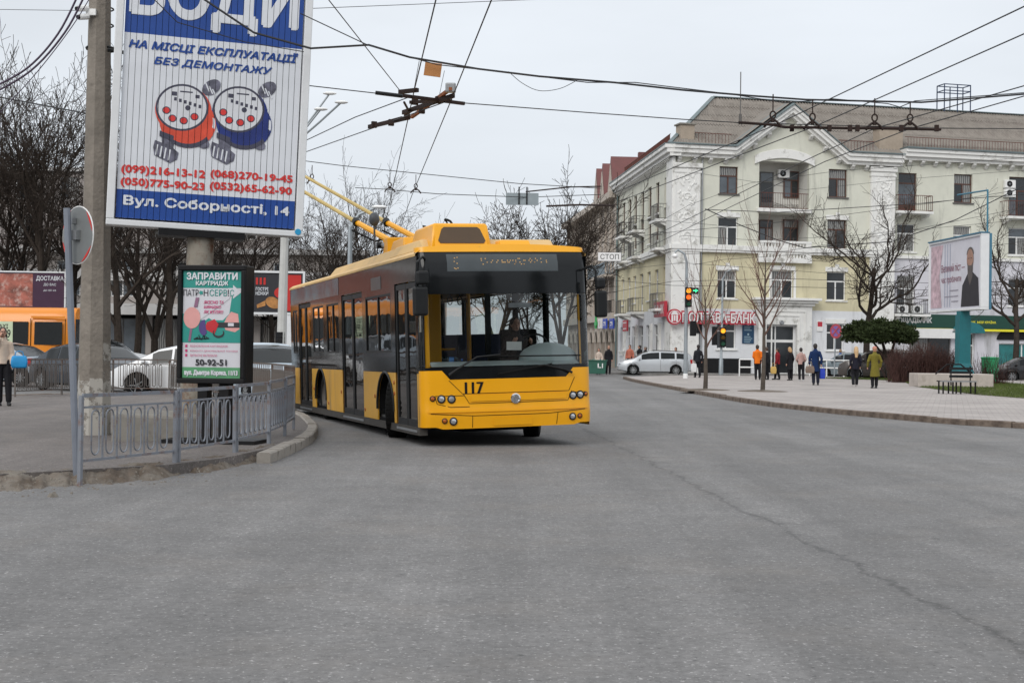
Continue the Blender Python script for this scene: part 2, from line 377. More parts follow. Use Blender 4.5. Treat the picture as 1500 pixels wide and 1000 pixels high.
# broken strip where the near kerb has crumbled into the road
rn = random.Random(8); m = MB()
M_dirt = mat('dirt', (.115, .09, .07), 1.0, var=.4, scale=5, bump=.9, bscale=25, stain=(.2, .18, .155), stain_amt=.75, stain_scale=1.6)
def edge_y(px, tab):
    for (a, va), (b, vb) in zip(tab[:-1], tab[1:]):
        if px <= b: return va+(vb-va)*(px-a)/(b-a)
    return tab[-1][1]
LOW = [(-320, 742), (0, 722), (110, 714), (200, 705), (300, 694), (360, 682), (400, 668)]; UPP = [(-320, 706), (0, 688), (110, 683), (250, 675), (330, 664), (400, 650)]
def dirt_fn(u, v):
    px = -300+u*700; w = mnoise.noise(V3(px*.02, 3, 0)); yl = edge_y(px, LOW)+7*w+3*mnoise.noise(V3(px*.09, 9, 0)); yu = edge_y(px, UPP)+4*mnoise.noise(V3(px*.03, 7, 2))
    a, b = G(px, yl, 0), G(px, yu, ZP); p = a.lerp(b, v); e = math.sin(math.pi*v); t = min(1, max(0, v*1.35-.05)); t = t*t*(3-2*t)
    q = mnoise.fractal(V3(p.x*2.6, p.y*2.6, 1), 1, 2, 5); q2 = mnoise.fractal(V3(p.x*11, p.y*11, 4), 1, 2, 3)
    return (p.x, p.y, -.012+(ZP+.006)*t+e*(.035*q+.016*q2+.012))
m.grid(dirt_fn, [i/420 for i in range(421)], [j/22 for j in range(23)])
tag(m.build('dirt', M_dirt, smooth=True, fix=True, angle=70), 'strip of bare brown dirt along the crumbled pavement edge', 'dirt', kind='stuff')
m = MB(); M_rub = mat('rubble', (.19, .17, .145), .95, var=.35, scale=4)
for i in range(420):
    px = rn.uniform(-60, 420); v = rn.betavariate(1.6, 2.2)*1.25-.22; u = (px+300)/700; vv = min(max(v, 0), 1); q = dirt_fn(min(u, 1), vv); p = V3(*q)
    if v < 0: p = G(px, edge_y(px, LOW)-v*60, 0)
    s = rn.uniform(.006, .026)*(2.6 if rn.random() < .06 else 1); a0 = rn.random()*6
    vs = [(p.x+s*rn.uniform(.7, 1.1)*math.cos(a+a0), p.y+s*rn.uniform(.7, 1.1)*math.sin(a+a0), p.z-.01) for a in (0, 1.3, 2.5, 3.8, 5)]
    top = [(p.x+s*.55*math.cos(a+a0), p.y+s*.55*math.sin(a+a0), p.z+s*rn.uniform(.35, .6)) for a in (.5, 2.4, 4.5)]
    m.add(vs+top, [[0, 1, 2, 3, 4][::-1], [5, 6, 7], [0, 1, 5], [1, 6, 5], [1, 2, 6], [2, 3, 6], [3, 7, 6], [3, 4, 7], [4, 0, 7], [0, 5, 7]])
tag(m.build('rubble', M_rub), 'small broken concrete bits and litter along the crumbled pavement edge', 'rubble', kind='stuff')

# ---- plaza on the right
M_plaza = None
def paving(name, base, sx, sy, rot):
    m = bpy.data.materials.new(name); m.use_nodes = True; N, L = m.node_tree.nodes, m.node_tree.links; b = N['Principled BSDF']
    tc = N.new('ShaderNodeTexCoord'); mp = N.new('ShaderNodeMapping'); mp.inputs['Rotation'].default_value = (0, 0, rot); L.new(tc.outputs['Object'], mp.inputs[0])
    br = N.new('ShaderNodeTexBrick'); br.inputs['Scale'].default_value = 1; br.inputs['Brick Width'].default_value = sx; br.inputs['Row Height'].default_value = sy; br.inputs['Mortar Size'].default_value = .006
    br.inputs['Color1'].default_value = (*[c*1.06 for c in base], 1); br.inputs['Color2'].default_value = (*[c*.92 for c in base], 1); br.inputs['Mortar'].default_value = (*[c*.55 for c in base], 1); L.new(mp.outputs[0], br.inputs['Vector'])
    n = N.new('ShaderNodeTexNoise'); n.inputs['Scale'].default_value = .5; n.inputs['Detail'].default_value = 8; L.new(tc.outputs['Object'], n.inputs['Vector'])
    r = N.new('ShaderNodeMapRange'); r.inputs['From Min'].default_value = .3; r.inputs['From Max'].default_value = .7; r.inputs['To Min'].default_value = .8; r.inputs['To Max'].default_value = 1.12; L.new(n.outputs['Fac'], r.inputs['Value'])
    s = N.new('ShaderNodeVectorMath'); s.operation = 'SCALE'; L.new(br.outputs['Color'], s.inputs[0]); L.new(r.outputs[0], s.inputs['Scale']); L.new(s.outputs[0], b.inputs['Base Color']); b.inputs['Roughness'].default_value = .85
    bp = N.new('ShaderNodeBump'); bp.inputs['Strength'].default_value = .4; bp.inputs['Distance'].default_value = .005; L.new(br.outputs['Fac'], bp.inputs['Height']); bp.invert = True; L.new(bp.outputs[0], b.inputs['Normal'])
    return m
M_plaza = paving('plaza_paving', (.36, .325, .305), .3, .3, .3)
pk = [G(x, y, ZP) for x, y in ((917, 551.5), (935, 556), (1000, 567.5), (1100, 584), (1200, 595.5), (1300, 604.5), (1400, 612.5), (1500, 618), (1640, 624))]
pk_s = smooth_path(pk, 6)
plaza = slab('plaza', pk_s + [V3(40, 36, 0), V3(46, 75, 0), G(1380, 552, ZP), G(1240, 550.3, ZP), G(1100, 550.0, ZP), G(990, 549.8, ZP)], ZP, M_plaza)
kerb('kerb', 'long brown stained kerb along the paved plaza where people walk', [p+Vector((0, -.02, 0)) for p in pk_s], 1.0, .125, .16, M_kerbD, -1, 9)
# ---- pavement in front of the bank and along the street behind
M_pav2 = asphalt('grey_pavement', (.22, .21, .2), dust=.3)
# ================================================================== buildings
class Face:
    """a facade plane: u runs to the right seen from outside, y goes inward, z up"""
    def __init__(s, o, ang): s.o = Vector((o.x, o.y, 0)); s.ang = ang; s.U = Vector((math.cos(ang), math.sin(ang), 0)); s.I = Vector((-math.sin(ang), math.cos(ang), 0))
    def px(s, x, y, d=0): p = PL(x, y, s.o + s.I*d, s.I) - s.o; return p.dot(s.U), p.z
    def r(s, x0, y0, x1, y1, d=0):            # pixel rectangle -> u0,u1,v0,v1 (y0 upper)
        a, b = s.px(x0, (y0+y1)/2, d)[0], s.px(x1, (y0+y1)/2, d)[0]
        xm = (x0+x1)/2; return a, b, s.px(xm, y1, d)[1], s.px(xm, y0, d)[1]
    def kw(s, root): return dict(parent=root, loc=s.o - root.location, rot=s.ang)
def wall_open(mb, u0, u1, v0, v1, ops, depth=.25, y=0.0):
    ops = [(max(a, u0), min(b, u1), max(c, v0), min(d, v1)) for a, b, c, d in ops if b > u0 and a < u1 and d > v0 and c < v1]
    us = sorted({u0, u1, *[q for o in ops for q in o[:2]]}); vs_ = sorted({v0, v1, *[q for o in ops for q in o[2:]]})
    for a, b in zip(us[:-1], us[1:]):
        for c, d in zip(vs_[:-1], vs_[1:]):
            m_, n_ = (a+b)/2, (c+d)/2
            if any(o[0] < m_ < o[1] and o[2] < n_ < o[3] for o in ops): continue
            mb.quad((a, y, c), (b, y, c), (b, y, d), (a, y, d))
    for a, b, c, d in ops:
        e = y+depth
        if c > v0: mb.quad((a, y, c), (a, e, c), (b, e, c), (b, y, c))
        if d < v1: mb.quad((a, y, d), (b, y, d), (b, e, d), (a, e, d))
        mb.quad((a, y, c), (a, y, d), (a, e, d), (a, e, c)); mb.quad((b, y, c), (b, e, c), (b, e, d), (b, y, d))
    return mb
M_wf = mat('window_frame_white', (.74, .74, .73), .4, var=.06)
M_bf = mat('window_frame_brown', (.085, .035, .022), .5, var=.25)
M_gf = mat('window_frame_grey', (.1, .095, .09), .5, var=.25)
M_curt = mat('curtain', (.42, .41, .4), .9, var=.3, scale=5)
wrn = random.Random(11)
def window(face, root, u0, u1, v0, v1, fm, style='T', y=0.0, rec=.14, sill=None, pane=None, name='window'):
    w, h = u1-u0, v1-v0; t = .07 if w > .9 else .05; kw = face.kw(root); mb = MB(); y0, y1 = y+rec, y+rec+.07
    mb.box(u0, u0+t, y0, y1, v0, v1); mb.box(u1-t, u1, y0, y1, v0, v1); mb.box(u0+t, u1-t, y0, y1, v0, v0+t); mb.box(u0+t, u1-t, y0, y1, v1-t, v1)
    cells = []; um = (u0+u1)/2
    if style == 'T':
        vt = v0+h*.66; mb.box(u0+t, u1-t, y0, y1, vt-t*.6, vt+t*.6); mb.box(um-t*.6, um+t*.6, y0, y1, v0+t, vt-t*.6)
        cells = [(u0+t, um-t*.6, v0+t, vt-t*.6), (um+t*.6, u1-t, v0+t, vt-t*.6), (u0+t, u1-t, vt+t*.6, v1-t)]
    elif style == 'D':       # door leaf with light above
        vt = v0+h*.74; mb.box(u0+t, u1-t, y0, y1, vt-t*.6, vt+t*.6); mb.box(u0+t, u1-t, y0+.01, y1-.01, v0+t, v0+h*.2)
        cells = [(u0+t, u1-t, v0+h*.2, vt-t*.6), (u0+t, u1-t, vt+t*.6, v1-t)]
    elif style == 'V':
        mb.box(um-t*.6, um+t*.6, y0, y1, v0+t, v1-t); cells = [(u0+t, um-t*.6, v0+t, v1-t), (um+t*.6, u1-t, v0+t, v1-t)]
    else: cells = [(u0+t, u1-t, v0+t, v1-t)]
    wo = mb.build(name, fm, **kw)
    for a, b, c, d in cells:
        rv = wrn.random(); pm = pane or (M_pane2 if rv < .3 else M_pane3 if rv < .5 else M_pane)
        tx, tz = wrn.uniform(-.012, .012), wrn.uniform(-.012, .012)
        MB().quad((a, y0+.035+tx, c), (b, y0+.035-tx, c+0), (b, y0+.035-tx+tz, d), (a, y0+.035+tx+tz, d)).build('pane', pm, wo, fix=False)
    if sill:
        MB().box(u0-.1, u1+.1, y-.09, y+rec-.003, v0-.09, v0-.004).build('sill', sill, wo)
    return wo
def surround(face, root, u0, u1, v0, v1, m, y=0.0, key=True, full=False):
    mb = MB(); mb.box(u0-.12, u1+.12, y-.07, y+.03, v1+.006, v1+.3)
    if key: mb.prism([(-.1+(u0+u1)/2, v1+.05), ((u0+u1)/2+.1, v1+.05), ((u0+u1)/2+.15, v1+.48), ((u0+u1)/2-.15, v1+.48)], y-.11, y-.071)
    if full: mb.box(u0-.17, u0-.006, y-.06, y+.03, v0-.1, v1+.005); mb.box(u1+.006, u1+.17, y-.06, y+.03, v0-.1, v1+.005)
    return mb.build('window_surround', m, **face.kw(root))
def railing(face, root, u0, u1, v0, v1, y0, m, step=.13, sides=True, r=.011, yb=0.0):
    """balcony railing standing at y0, its balusters one by one"""
    kw = face.kw(root); mb = MB(); mb.beam((u0, y0, v1), (u1, y0, v1), .04); mb.beam((u0, y0, v0+.06), (u1, y0, v0+.06), .03)
    if sides:
        for u in (u0, u1): mb.beam((u, y0, v1), (u, yb, v1), .04); mb.beam((u, y0, v0+.06), (u, yb, v0+.06), .03); mb.beam((u, y0, v0), (u, y0, v1), .035)
    ro = mb.build('railing', m, **kw)
    bm_ = MB().tube([(0, 0, v0+.06), (0, 0, v1)], r, 4).mesh('baluster', m)
    n = max(2, int((u1-u0)/step))
    for i in range(1, n): put('baluster', bm_, ro, loc=(u0+(u1-u0)*i/n, y0, 0))
    if sides:
        for u in (u0, u1):
            for q in range(1, max(2, int(abs(yb-y0)/.2))): put('baluster', bm_, ro, loc=(u, y0+(yb-y0)*q/max(2, int(abs(yb-y0)/.2)), 0))
    return ro
def balcony_slab(face, root, u0, u1, v, y0, m, m2, yb=0.0):
    mb = MB(); mb.box(u0-.06, u1+.06, y0-.06, yb-.003, v-.16, v)
    for u in (u0+.2, u1-.2): mb.prism([(yb-.003, v-.161), (y0*.75, v-.161), (y0*.6, v-.3), (yb-.003, v-.5)], u-.09, u+.09, 'X')
    return mb.build('balcony_slab', m, **face.kw(root))
def air_conditioner(face, root_unused, u, v, y, label, w=.8, h=.55):
    o = face.o + face.U*u + face.I*(y) ; a = empty('air_conditioner', label, 'air conditioner', (o.x, o.y, v), face.ang)
    MB().box(-w/2, w/2, -.28, -.02, 0, h).build('casing', M_white, a, bevel=.02)
    fm = MB().lathe([(.21, 0), (.21, .012), (.2, .014)], 20, 'Y', (-.08, -.296, h/2)); fm.build('fan_grille', M_dark, a)
    m = MB(); m.lathe([(.05, 0), (.05, .01)], 12, 'Y', (-.08, -.308, h/2))
    for k in range(6):
        b = k*math.pi/3; m.beam((-.08, -.303, h/2), (-.08+.2*math.cos(b), -.303, h/2+.2*math.sin(b)), .012)
    m.build('fan_guard', M_steel, a); MB().box(-w/2, -w/2+.04, -.3, 0, -.06, -.002).box(w/2-.04, w/2, -.3, 0, -.06, -.002).build('bracket', M_steel, a)
    return a

# ---------------------------------------------------------------- the corner apartment house with the bank
FO = P(985, 547, 91); FA = rad(14)
FF = Face(FO, FA)
LV = Vector((-.0906, .9959, 0)); LLEN = 21.5
LO = FO + LV*LLEN; LF = Face(LO, math.atan2(-LV.y, -LV.x))
house = empty('apartment_house', 'pale green four storey corner house with ribbed grey roof and bank on ground floor', 'building', (FO.x, FO.y, 0))
M_sage = mat('plaster_sage', (.63, .63, .545), .9, var=.1, scale=.8, bump=.15, bscale=12, stain=(.37, .37, .32), stain_amt=.42, stain_scale=.7, streak=True)
M_yel = mat('plaster_khaki', (.6, .55, .38), .9, var=.1, scale=.8, bump=.15, bscale=12, stain=(.36, .32, .22), stain_amt=.42, stain_scale=.9, streak=True)
M_grw = mat('plaster_pale_grey', (.68, .69, .71), .9, var=.06, scale=.8, bump=.12, bscale=12, stain=(.4, .4, .4), stain_amt=.4, stain_scale=.9, streak=True)
M_lav = mat('plaster_lavender', (.6, .59, .63), .9, var=.07, scale=.8, bump=.12, bscale=12, stain=(.36, .36, .37), stain_amt=.4, stain_scale=.8, streak=True)
M_trim = mat('white_trim', (.76, .755, .73), .85, var=.08, scale=1.2, bump=.2, bscale=20, stain=(.33, .32, .29), stain_amt=.45, stain_scale=1.2)
M_plinth = mat('black_plinth', (.012, .012, .013), .6, var=.2, spec=.2)
M_roof = mat('fibre_cement_roof', (.225, .202, .178), .95, var=.25, scale=1.1, bump=.2, bscale=10, stain=(.14, .12, .105), stain_amt=.35, stain_scale=.5)
M_roofm = mat('painted_roof_metal', (.13, .165, .17), .6, var=.25, scale=1.5, stain=(.16, .11, .09), stain_amt=.3)
M_rust = mat('rust_red_metal', (.12, .045, .035), .7, var=.3)
M_loggia = mat('loggia_plaster', (.58, .57, .53), .9, var=.06)

UR = FF.px(1760, 400)[0]                       # right end of the house, far outside the frame
UPL = FF.px(1310, 400)[0]                       # end of the projecting part
VC = FF.px(1040, 232)[1]; VS = FF.px(1050, 362)[1]; VG = FF.px(1050, 452)[1]      # cornice, string course, ground floor top
VC2 = FF.px(1420, 238)[1]
wins = {  # pixel rectangles
 'top': [(1054, 244, 1081, 284), (1214, 248, 1241, 289), (1404, 254, 1431, 296), (1485, 258, 1512, 318), (1575, 262, 1600, 302)],
 'door4': [(1322, 252, 1349, 310)],
 'third': [(1052, 318, 1081, 360), (1212, 322, 1240, 364), (1320, 327, 1347, 368), (1403, 330, 1429, 371), (1484, 333, 1511, 373), (1570, 336, 1596, 376)],
 'second': [(1051, 396, 1079, 437), (1130, 396, 1162, 437), (1211, 398, 1239, 440), (1320, 403, 1346, 460), (1403, 405, 1430, 446), (1484, 408, 1512, 448), (1570, 410, 1596, 450)],
 'ground': [(1050, 471, 1078, 511), (1211, 474, 1236, 513)],
}
W = {k: [FF.r(*q) for q in v] for k, v in wins.items()}
log4 = FF.r(1112, 236, 1185, 306); log3 = FF.r(1111, 313, 1184, 378)
bank = [FF.r(1338, 493, 1399, 556), FF.r(1405, 488, 1434, 556), FF.r(1470, 503, 1540, 537)]
portal = FF.r(1120, 476, 1164, 549)
front_ops = [q for v in W.values() for q in v] + [log4, log3, portal] + bank
kwF = FF.kw(house)
m = MB(); m.mi = 0; wall_open(m, 0, UPL, VS, VC, front_ops); m.mi = 1; wall_open(m, 0, UPL, VG, VS, front_ops); m.mi = 2; wall_open(m, 0, UPL, 0, VG, front_ops)
m.mi = 0
gx = [FF.px(x, y) for x, y in ((1073, 222), (1156, 172), (1237, 230))]; gx[0] = (gx[0][0], VC); gx[2] = (gx[2][0], VC)
m.add([(u, 0, v) for u, v in gx], [[0, 1, 2]])
m.build('wall', [M_sage, M_yel, M_grw], **kwF)
SET = .55      # the right-hand part stands further back
m = MB(); VS2 = FF.px(1400, 378)[1]; VG2 = FF.px(1420, 470)[1]
m.mi = 0; wall_open(m, UPL, UR, VS2, VC2, front_ops, y=SET); m.mi = 1; wall_open(m, UPL, UR, 0, VS2, front_ops, y=SET)
m.mi = 0; m.quad((UPL, 0, 0), (UPL, SET, 0), (UPL, SET, VC), (UPL, 0, VC))
m.build('wall', [M_sage, M_lav], **kwF)
# dark rooms behind the openings so that glass never shows the sky through the house
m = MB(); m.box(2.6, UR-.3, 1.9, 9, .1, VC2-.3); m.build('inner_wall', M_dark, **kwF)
# windows
for k, lst in W.items():
    for i, q in enumerate(lst):
        y = SET if q[0] > UPL else 0
        brown = k in ('top', 'door4') or (k == 'third' and i == 1)
        window(FF, house, *q, M_bf if brown else M_wf, 'D' if k == 'door4' or (k == 'second' and i == 3 and False) else 'T', y=y, sill=M_trim if k != 'top' else M_gf)
        if k in ('third', 'second', 'ground') and q[0] < UPL: surround(FF, house, *q, M_trim, y, key=k != 'ground', full=(k == 'second' and i == 1))
# loggias
for q, arch in ((log4, True), (log3, False)):
    m = MB(); D = 1.5; a, b, c, d = q
    m.quad((a, D, c), (b, D, c), (b, D, d+.8), (a, D, d+.8)); m.quad((a, .25, c), (a, D, c), (a, D, d), (a, .25, d)); m.quad((b, D, c), (b, .25, c), (b, .25, d), (b, D, d))
    m.quad((a, .25, c), (b, .25, c), (b, D, c), (a, D, c)); m.quad((a, .25, d), (a, D, d), (b, D, d), (b, .25, d)); m.build('loggia', M_loggia, **kwF)
if True:
    a, b, c, d = log4; um, hw = (a+b)/2, (b-a)/2+.35; m = MB(); N = 14      # flat arch over the upper loggia
    up = [(um-hw+2*hw*i/N, d-.05+.55*math.sin(math.pi*i/N)**.8*.9+.32) for i in range(N+1)]; lo = [(um-hw+2*hw*i/N, d-.28+.5*math.sin(math.pi*i/N)**.8*.9) for i in range(N+1)]
    m.prism(up+lo[::-1], -.14, -.003); m.build('arch_moulding', M_trim, bevel=.02, **kwF)
    u0, u1, v0, v1 = FF.r(1113, 252, 1133, 304, 1.4); window(FF, house, max(u0, a+.03), u1, c+.02, v1, M_gf, 'D', y=1.36, rec=.03)
    window(FF, house, *FF.r(1148, 251, 1170, 290, 1.4), M_bf, 'T', y=1.36, rec=.03)
    railing(FF, house, a+.02, b-.02, c, c+1.02, .02, M_rust, .16, sides=False)
    a, b, c, d = log3
    window(FF, house, *FF.r(1112, 322, 1132, 357, 1.4), M_bf, 'T', y=1.36, rec=.03); window(FF, house, *FF.r(1147, 322, 1169, 357, 1.4), M_bf, 'T', y=1.36, rec=.03)
    m = MB(); m.box(a-.12, b+.12, -.35, .3, c-.32, c); m.box(a-.1, b+.1, -.3, -.06, c+.95, c+1.1); m.box(a-.1, a+.28, -.28, -.08, c, c+.95); m.box(b-.28, b+.1, -.28, -.08, c, c+.95); m.box((a+b)/2-.3, (a+b)/2+.3, -.28, -.08, c, c+.95)
    bo = m.build('balustrade', M_trim, **kwF); bal = MB().lathe([(.07, 0), (.05, .15), (.1, .4), (.045, .72), (.07, .95)], 8).mesh('baluster', M_trim, True)
    for i in range(13):
        u = a+.42+(b-a-.84)*i/12
        if abs(u-(a+b)/2) > .36: put('baluster', bal, bo, loc=(u, -.18, c))
    MB().box(log4[0]-.15, log4[1]+.15, -.22, .22, log4[2]-.24, log4[2]).build('balcony_slab', M_trim, **kwF)
# balconies on the right-hand part
a, b, c, d = W['door4'][0]; u0, u1 = FF.px(1312, 300)[0], FF.px(1361, 300)[0]
balcony_slab(FF, house, u0, u1, c, SET-1.0, M_trim, M_trim, SET); railing(FF, house, u0, u1, c, c+1.05, SET-.95, M_rust, .14, yb=SET)
u0, u1 = FF.px(1472, 300)[0], FF.px(1520, 300)[0]; a, b, c, d = W['top'][3]
balcony_slab(FF, house, u0, u1, c, SET-1.0, M_trim, M_trim, SET); railing(FF, house, u0, u1, c, c+1.05, SET-.95, M_rust, .14, yb=SET)
a, b, c, d = W['second'][3]; u0, u1 = FF.px(1310, 440)[0], FF.px(1358, 440)[0]
balcony_slab(FF, house, u0, u1, c, SET-.9, M_trim, M_trim, SET); railing(FF, house, u0, u1, c, c+1.0, SET-.85, M_gf, .14, yb=SET)
# pilasters with relief
M_relief = mat('stucco_relief', (.75, .745, .72), .9, var=.1, scale=4, bump=1.0, bscale=3.2, stain=(.42, .41, .38), stain_amt=.4, stain_scale=2.2)
def pilaster(x0, x1, ytop, ybot, face=FF, lo=True):
    u0, _ = face.px(x0, 300); u1, _ = face.px(x1, 300); v1 = face.px((x0+x1)/2, ytop)[1]; kw = face.kw(house)
    m = MB(); m.box(u0, u1, -.22, -.002, 0, v1); m.box(u0-.1, u1+.1, -.32, -.002, v1+.004, v1+.3); m.box(u0-.06, u1+.06, -.27, -.002, v1-.32, v1-.18)
    p = m.build('pilaster', M_trim, **kw); rr = random.Random(int(x0)); m = MB(); um = (u0+u1)/2; w = (u1-u0)/2-.18
    v = VS+.65
    while v < v1-.5:                       # scrolls, leaves and rosettes of the stucco panels
        m.tube([(um+.3*math.cos(t)*(1-t/9), -.225, v+.3*math.sin(t)*(1-t/9)) for t in [k*.5 for k in range(14)]], .045, 5)
        for k in range(16):
            a = rr.random()*6.28; q = rr.uniform(.25, 1); x, z = w*q*math.cos(a), .62*q*math.sin(a); m.ell((um+x, -.222, v+z), (rr.uniform(.05, .13), .05, rr.uniform(.05, .16)), 6, 4)
        for s in (-1, 1):
            m.tube([(um+s*(w*.35+.3*math.sin(t)), -.225, v-.55+.28*t) for t in [k*.35 for k in range(8)]], [.06-.005*k for k in range(8)], 5)
        v += 1.25
    m.build('relief', M_relief, p, smooth=True)
    MB().box(u0+.06, u0+.14, -.25, -.221, VS+.3, v1-.4).box(u1-.14, u1-.06, -.25, -.221, VS+.3, v1-.4).build('fillet', M_trim, p)
    return p
pilaster(985, 1024, 246, 455); pilaster(1274, 1309, 252, 470)
# string course, cornices with brackets, gable
m = MB(); m.box(-.25, UPL+.05, -.34, -.002, VS-.18, VS+.12); m.box(-.2, UPL+.02, -.27, -.003, VS-.34, VS-.183); m.build('string_course', M_trim, **kwF)
MB().box(UPL+.06, UR, SET-.14, SET-.002, VS2-.1, VS2+.1).build('string_course', M_trim, **kwF)
def cornice(pts, y0, proj=.75):              # pts (u,v): underside line of the cornice
    m = MB()
    for (a, va), (b, vb) in zip(pts[:-1], pts[1:]):
        for lo, hi, p in ((0, .22, proj*.55), (.22, .5, proj*.85), (.5, .72, proj)):
            m.add([(a, y0-p, va+lo), (b, y0-p, vb+lo), (b, y0-p, vb+hi), (a, y0-p, va+hi), (a, y0+.3, va+lo), (b, y0+.3, vb+lo), (b, y0+.3, vb+hi), (a, y0+.3, va+hi)],
                  [[0, 1, 2, 3], [3, 2, 6, 7], [0, 4, 5, 1], [0, 3, 7, 4], [1, 5, 6, 2], [4, 7, 6, 5]])
    c = m.build('cornice', M_trim, fix=True, **kwF)
    br = MB().prism([(0, 0), (-proj*.5, 0), (-proj*.5, -.12), (-proj*.2, -.3), (0, -.34)], -.11, .11, 'X').mesh('bracket', M_trim)
    for (a, va), (b, vb) in zip(pts[:-1], pts[1:]):
        n = max(1, round((b-a)/.95))
        for i in range(n):
            t = (i+.5)/n; put('bracket', br, c, loc=(a+(b-a)*t, y0-.003, va+(vb-va)*t-.004))
    return c
cor = [(-.3, VC), (gx[0][0], VC), (gx[1][0], gx[1][1]), (gx[2][0], VC), (UPL+.3, VC)]
cornice(cor, 0); cornice([(UPL+.75, VC2), (UR, VC2)], SET)
m = MB()
for (a, va), (b, vb) in zip(cor[:-1], cor[1:]):
    m.add([(a, -.85, va+.725), (b, -.85, vb+.725), (b, .5, vb+.95), (a, .5, va+.95), (a, -.85, va+.8), (b, -.85, vb+.8), (b, .5, vb+1.03), (a, .5, va+1.03)], [[0, 1, 2, 3][::-1], [4, 5, 6, 7], [0, 1, 5, 4], [3, 7, 6, 2], [0, 4, 7, 3], [1, 2, 6, 5]])
m.box(UPL+.75, UR, SET-.85, SET+.4, VC2+.73, VC2+.84); m.build('gutter_flashing', M_roofm, **kwF)
# roof of fibre cement sheets, sheet by sheet
RB = VC+.9; ridge = FF.px(1300, 158, 6.5)[1]; RD = 6.5; pitch_h = ridge-RB
roof = MB().add([(-.1, .3, RB-.12), (UR, .3, RB-.12), (UR, RD, ridge-.12), (5.2, RD, ridge-.12), (UR, 13, RB-.12), (2.3, 13, RB-.12)], [[0, 1, 2, 3], [3, 2, 4, 5], [0, 3, 5]]).build('roof', M_roof, **kwF)
SW, ROWS = 1.1, 5
def sheet_mesh(u_lo_l, u_lo_r, u_hi_l, u_hi_r, t0, t1):
    mb = MB(); n = 30
    pts = []
    for t, ul, ur in ((t0, u_lo_l, u_lo_r), (t1, u_hi_l, u_hi_r)):
        for i in range(n+1):
            u = ul+(ur-ul)*i/n; z = .05*math.cos(u/SW*2*math.pi*5); pts.append((u, .28+(RD-.28)*t, RB+pitch_h*t+z+.02+(.03 if t == t0 else 0)))
    mb.add(pts, [[i, i+1, n+2+i, n+1+i] for i in range(n)]); return mb.mesh('roof_sheet', M_roof, True, 60)
rr = random.Random(5)
for r_ in range(ROWS):
    t0, t1 = r_/ROWS, (r_+1)/ROWS+.02; u = -.2; h0, h1 = -.2+5.4*t0, -.2+5.4*min(t1, 1)
    proto = sheet_mesh(0, SW, 0, SW, t0, t1)
    u = math.ceil(h1/SW)*SW
    put('roof_sheet', sheet_mesh(h0, u, h1, u, t0, t1), roof)
    while u < UR-.5 and u < 46:
        put('roof_sheet', proto, roof, loc=(u, 0, rr.uniform(-.004, .006))); u += SW
m = MB(); m.beam((5.2, RD, ridge+.06), (UR, RD, ridge+.06), .35, .06); m.beam((5.2, RD, ridge+.06), (-.25, .3, RB+.06), .3, .06); m.build('ridge_cap', M_roofm, roof)
# gable roof over the middle bay
m = MB(); a, pk_, b = gx[0], gx[1], gx[2]; back_y = .3+(pk_[1]+.95-RB)/pitch_h*(RD-.3)
for p, q in ((a, pk_), (pk_, b)):
    m.quad((p[0], -.5, p[1]+.99), (q[0], -.5, q[1]+.99), (q[0], back_y if q is pk_ else .6, q[1]+1.05), (p[0], back_y if p is pk_ else .6, p[1]+1.05))
m.build('gable_roof', M_roof, **kwF)
# roof-edge guard railings, chimneys, antenna
for x0, x1 in ((1018, 1072), (1228, 1283), (1332, 1560)):
    u0, u1 = FF.px(x0, 200, .6)[0], FF.px(x1, 200, .6)[0]; y = .55 if x0 < 1300 else SET+.6; vb = (VC if x0 < 1300 else VC2)+.95
    railing(FF, house, u0, u1, vb, vb+.75, y, M_rust, .22, sides=False, r=.014)
for x0, x1, yt in ((994, 1014, 184), (1284, 1318, 190)):
    u0, u1, v0, v1 = FF.r(x0, yt, x1, 215, 1.2)
    co = MB().box(u0, u1, .8, 1.7, RB-.2, v1).build('chimney', mat('chimney_plaster', (.36, .3, .24), .95, var=.15, bump=.3), **kwF); MB().box(u0-.1, u1+.1, .7, 1.8, v1+.003, v1+.1).build('chimney_cap', M_conc, co)
p = FF.px(1076, 158, 4); MB().tube([(p[0], 3, RB+1), (p[0], 3, FF.px(1076, 105, 3)[1])], .035, 6).tube([(p[0], 3, RB+1), (p[0], 3, RB+2.6)], .1, 6).build('antenna', M_gf, **kwF)
# ladder-like frame on the ridge
u0, u1, v0, v1 = FF.r(1378, 126, 1416, 158, RD)
m = MB()
for u in (u0, (u0+u1)/2, u1):
    for y in (RD-.5, RD+.5): m.beam((u, y, ridge-.1), (u, y, v1), .06)
for v in (v1, v1-.45):
    for y in (RD-.5, RD+.5): m.beam((u0, y, v), (u1, y, v), .06)
    for u in (u0, u1): m.beam((u, RD-.5, v), (u, RD+.5, v), .06)
m.build('roof_frame', mat('dark_blue_metal', (.03, .05, .1), .6), **kwF)
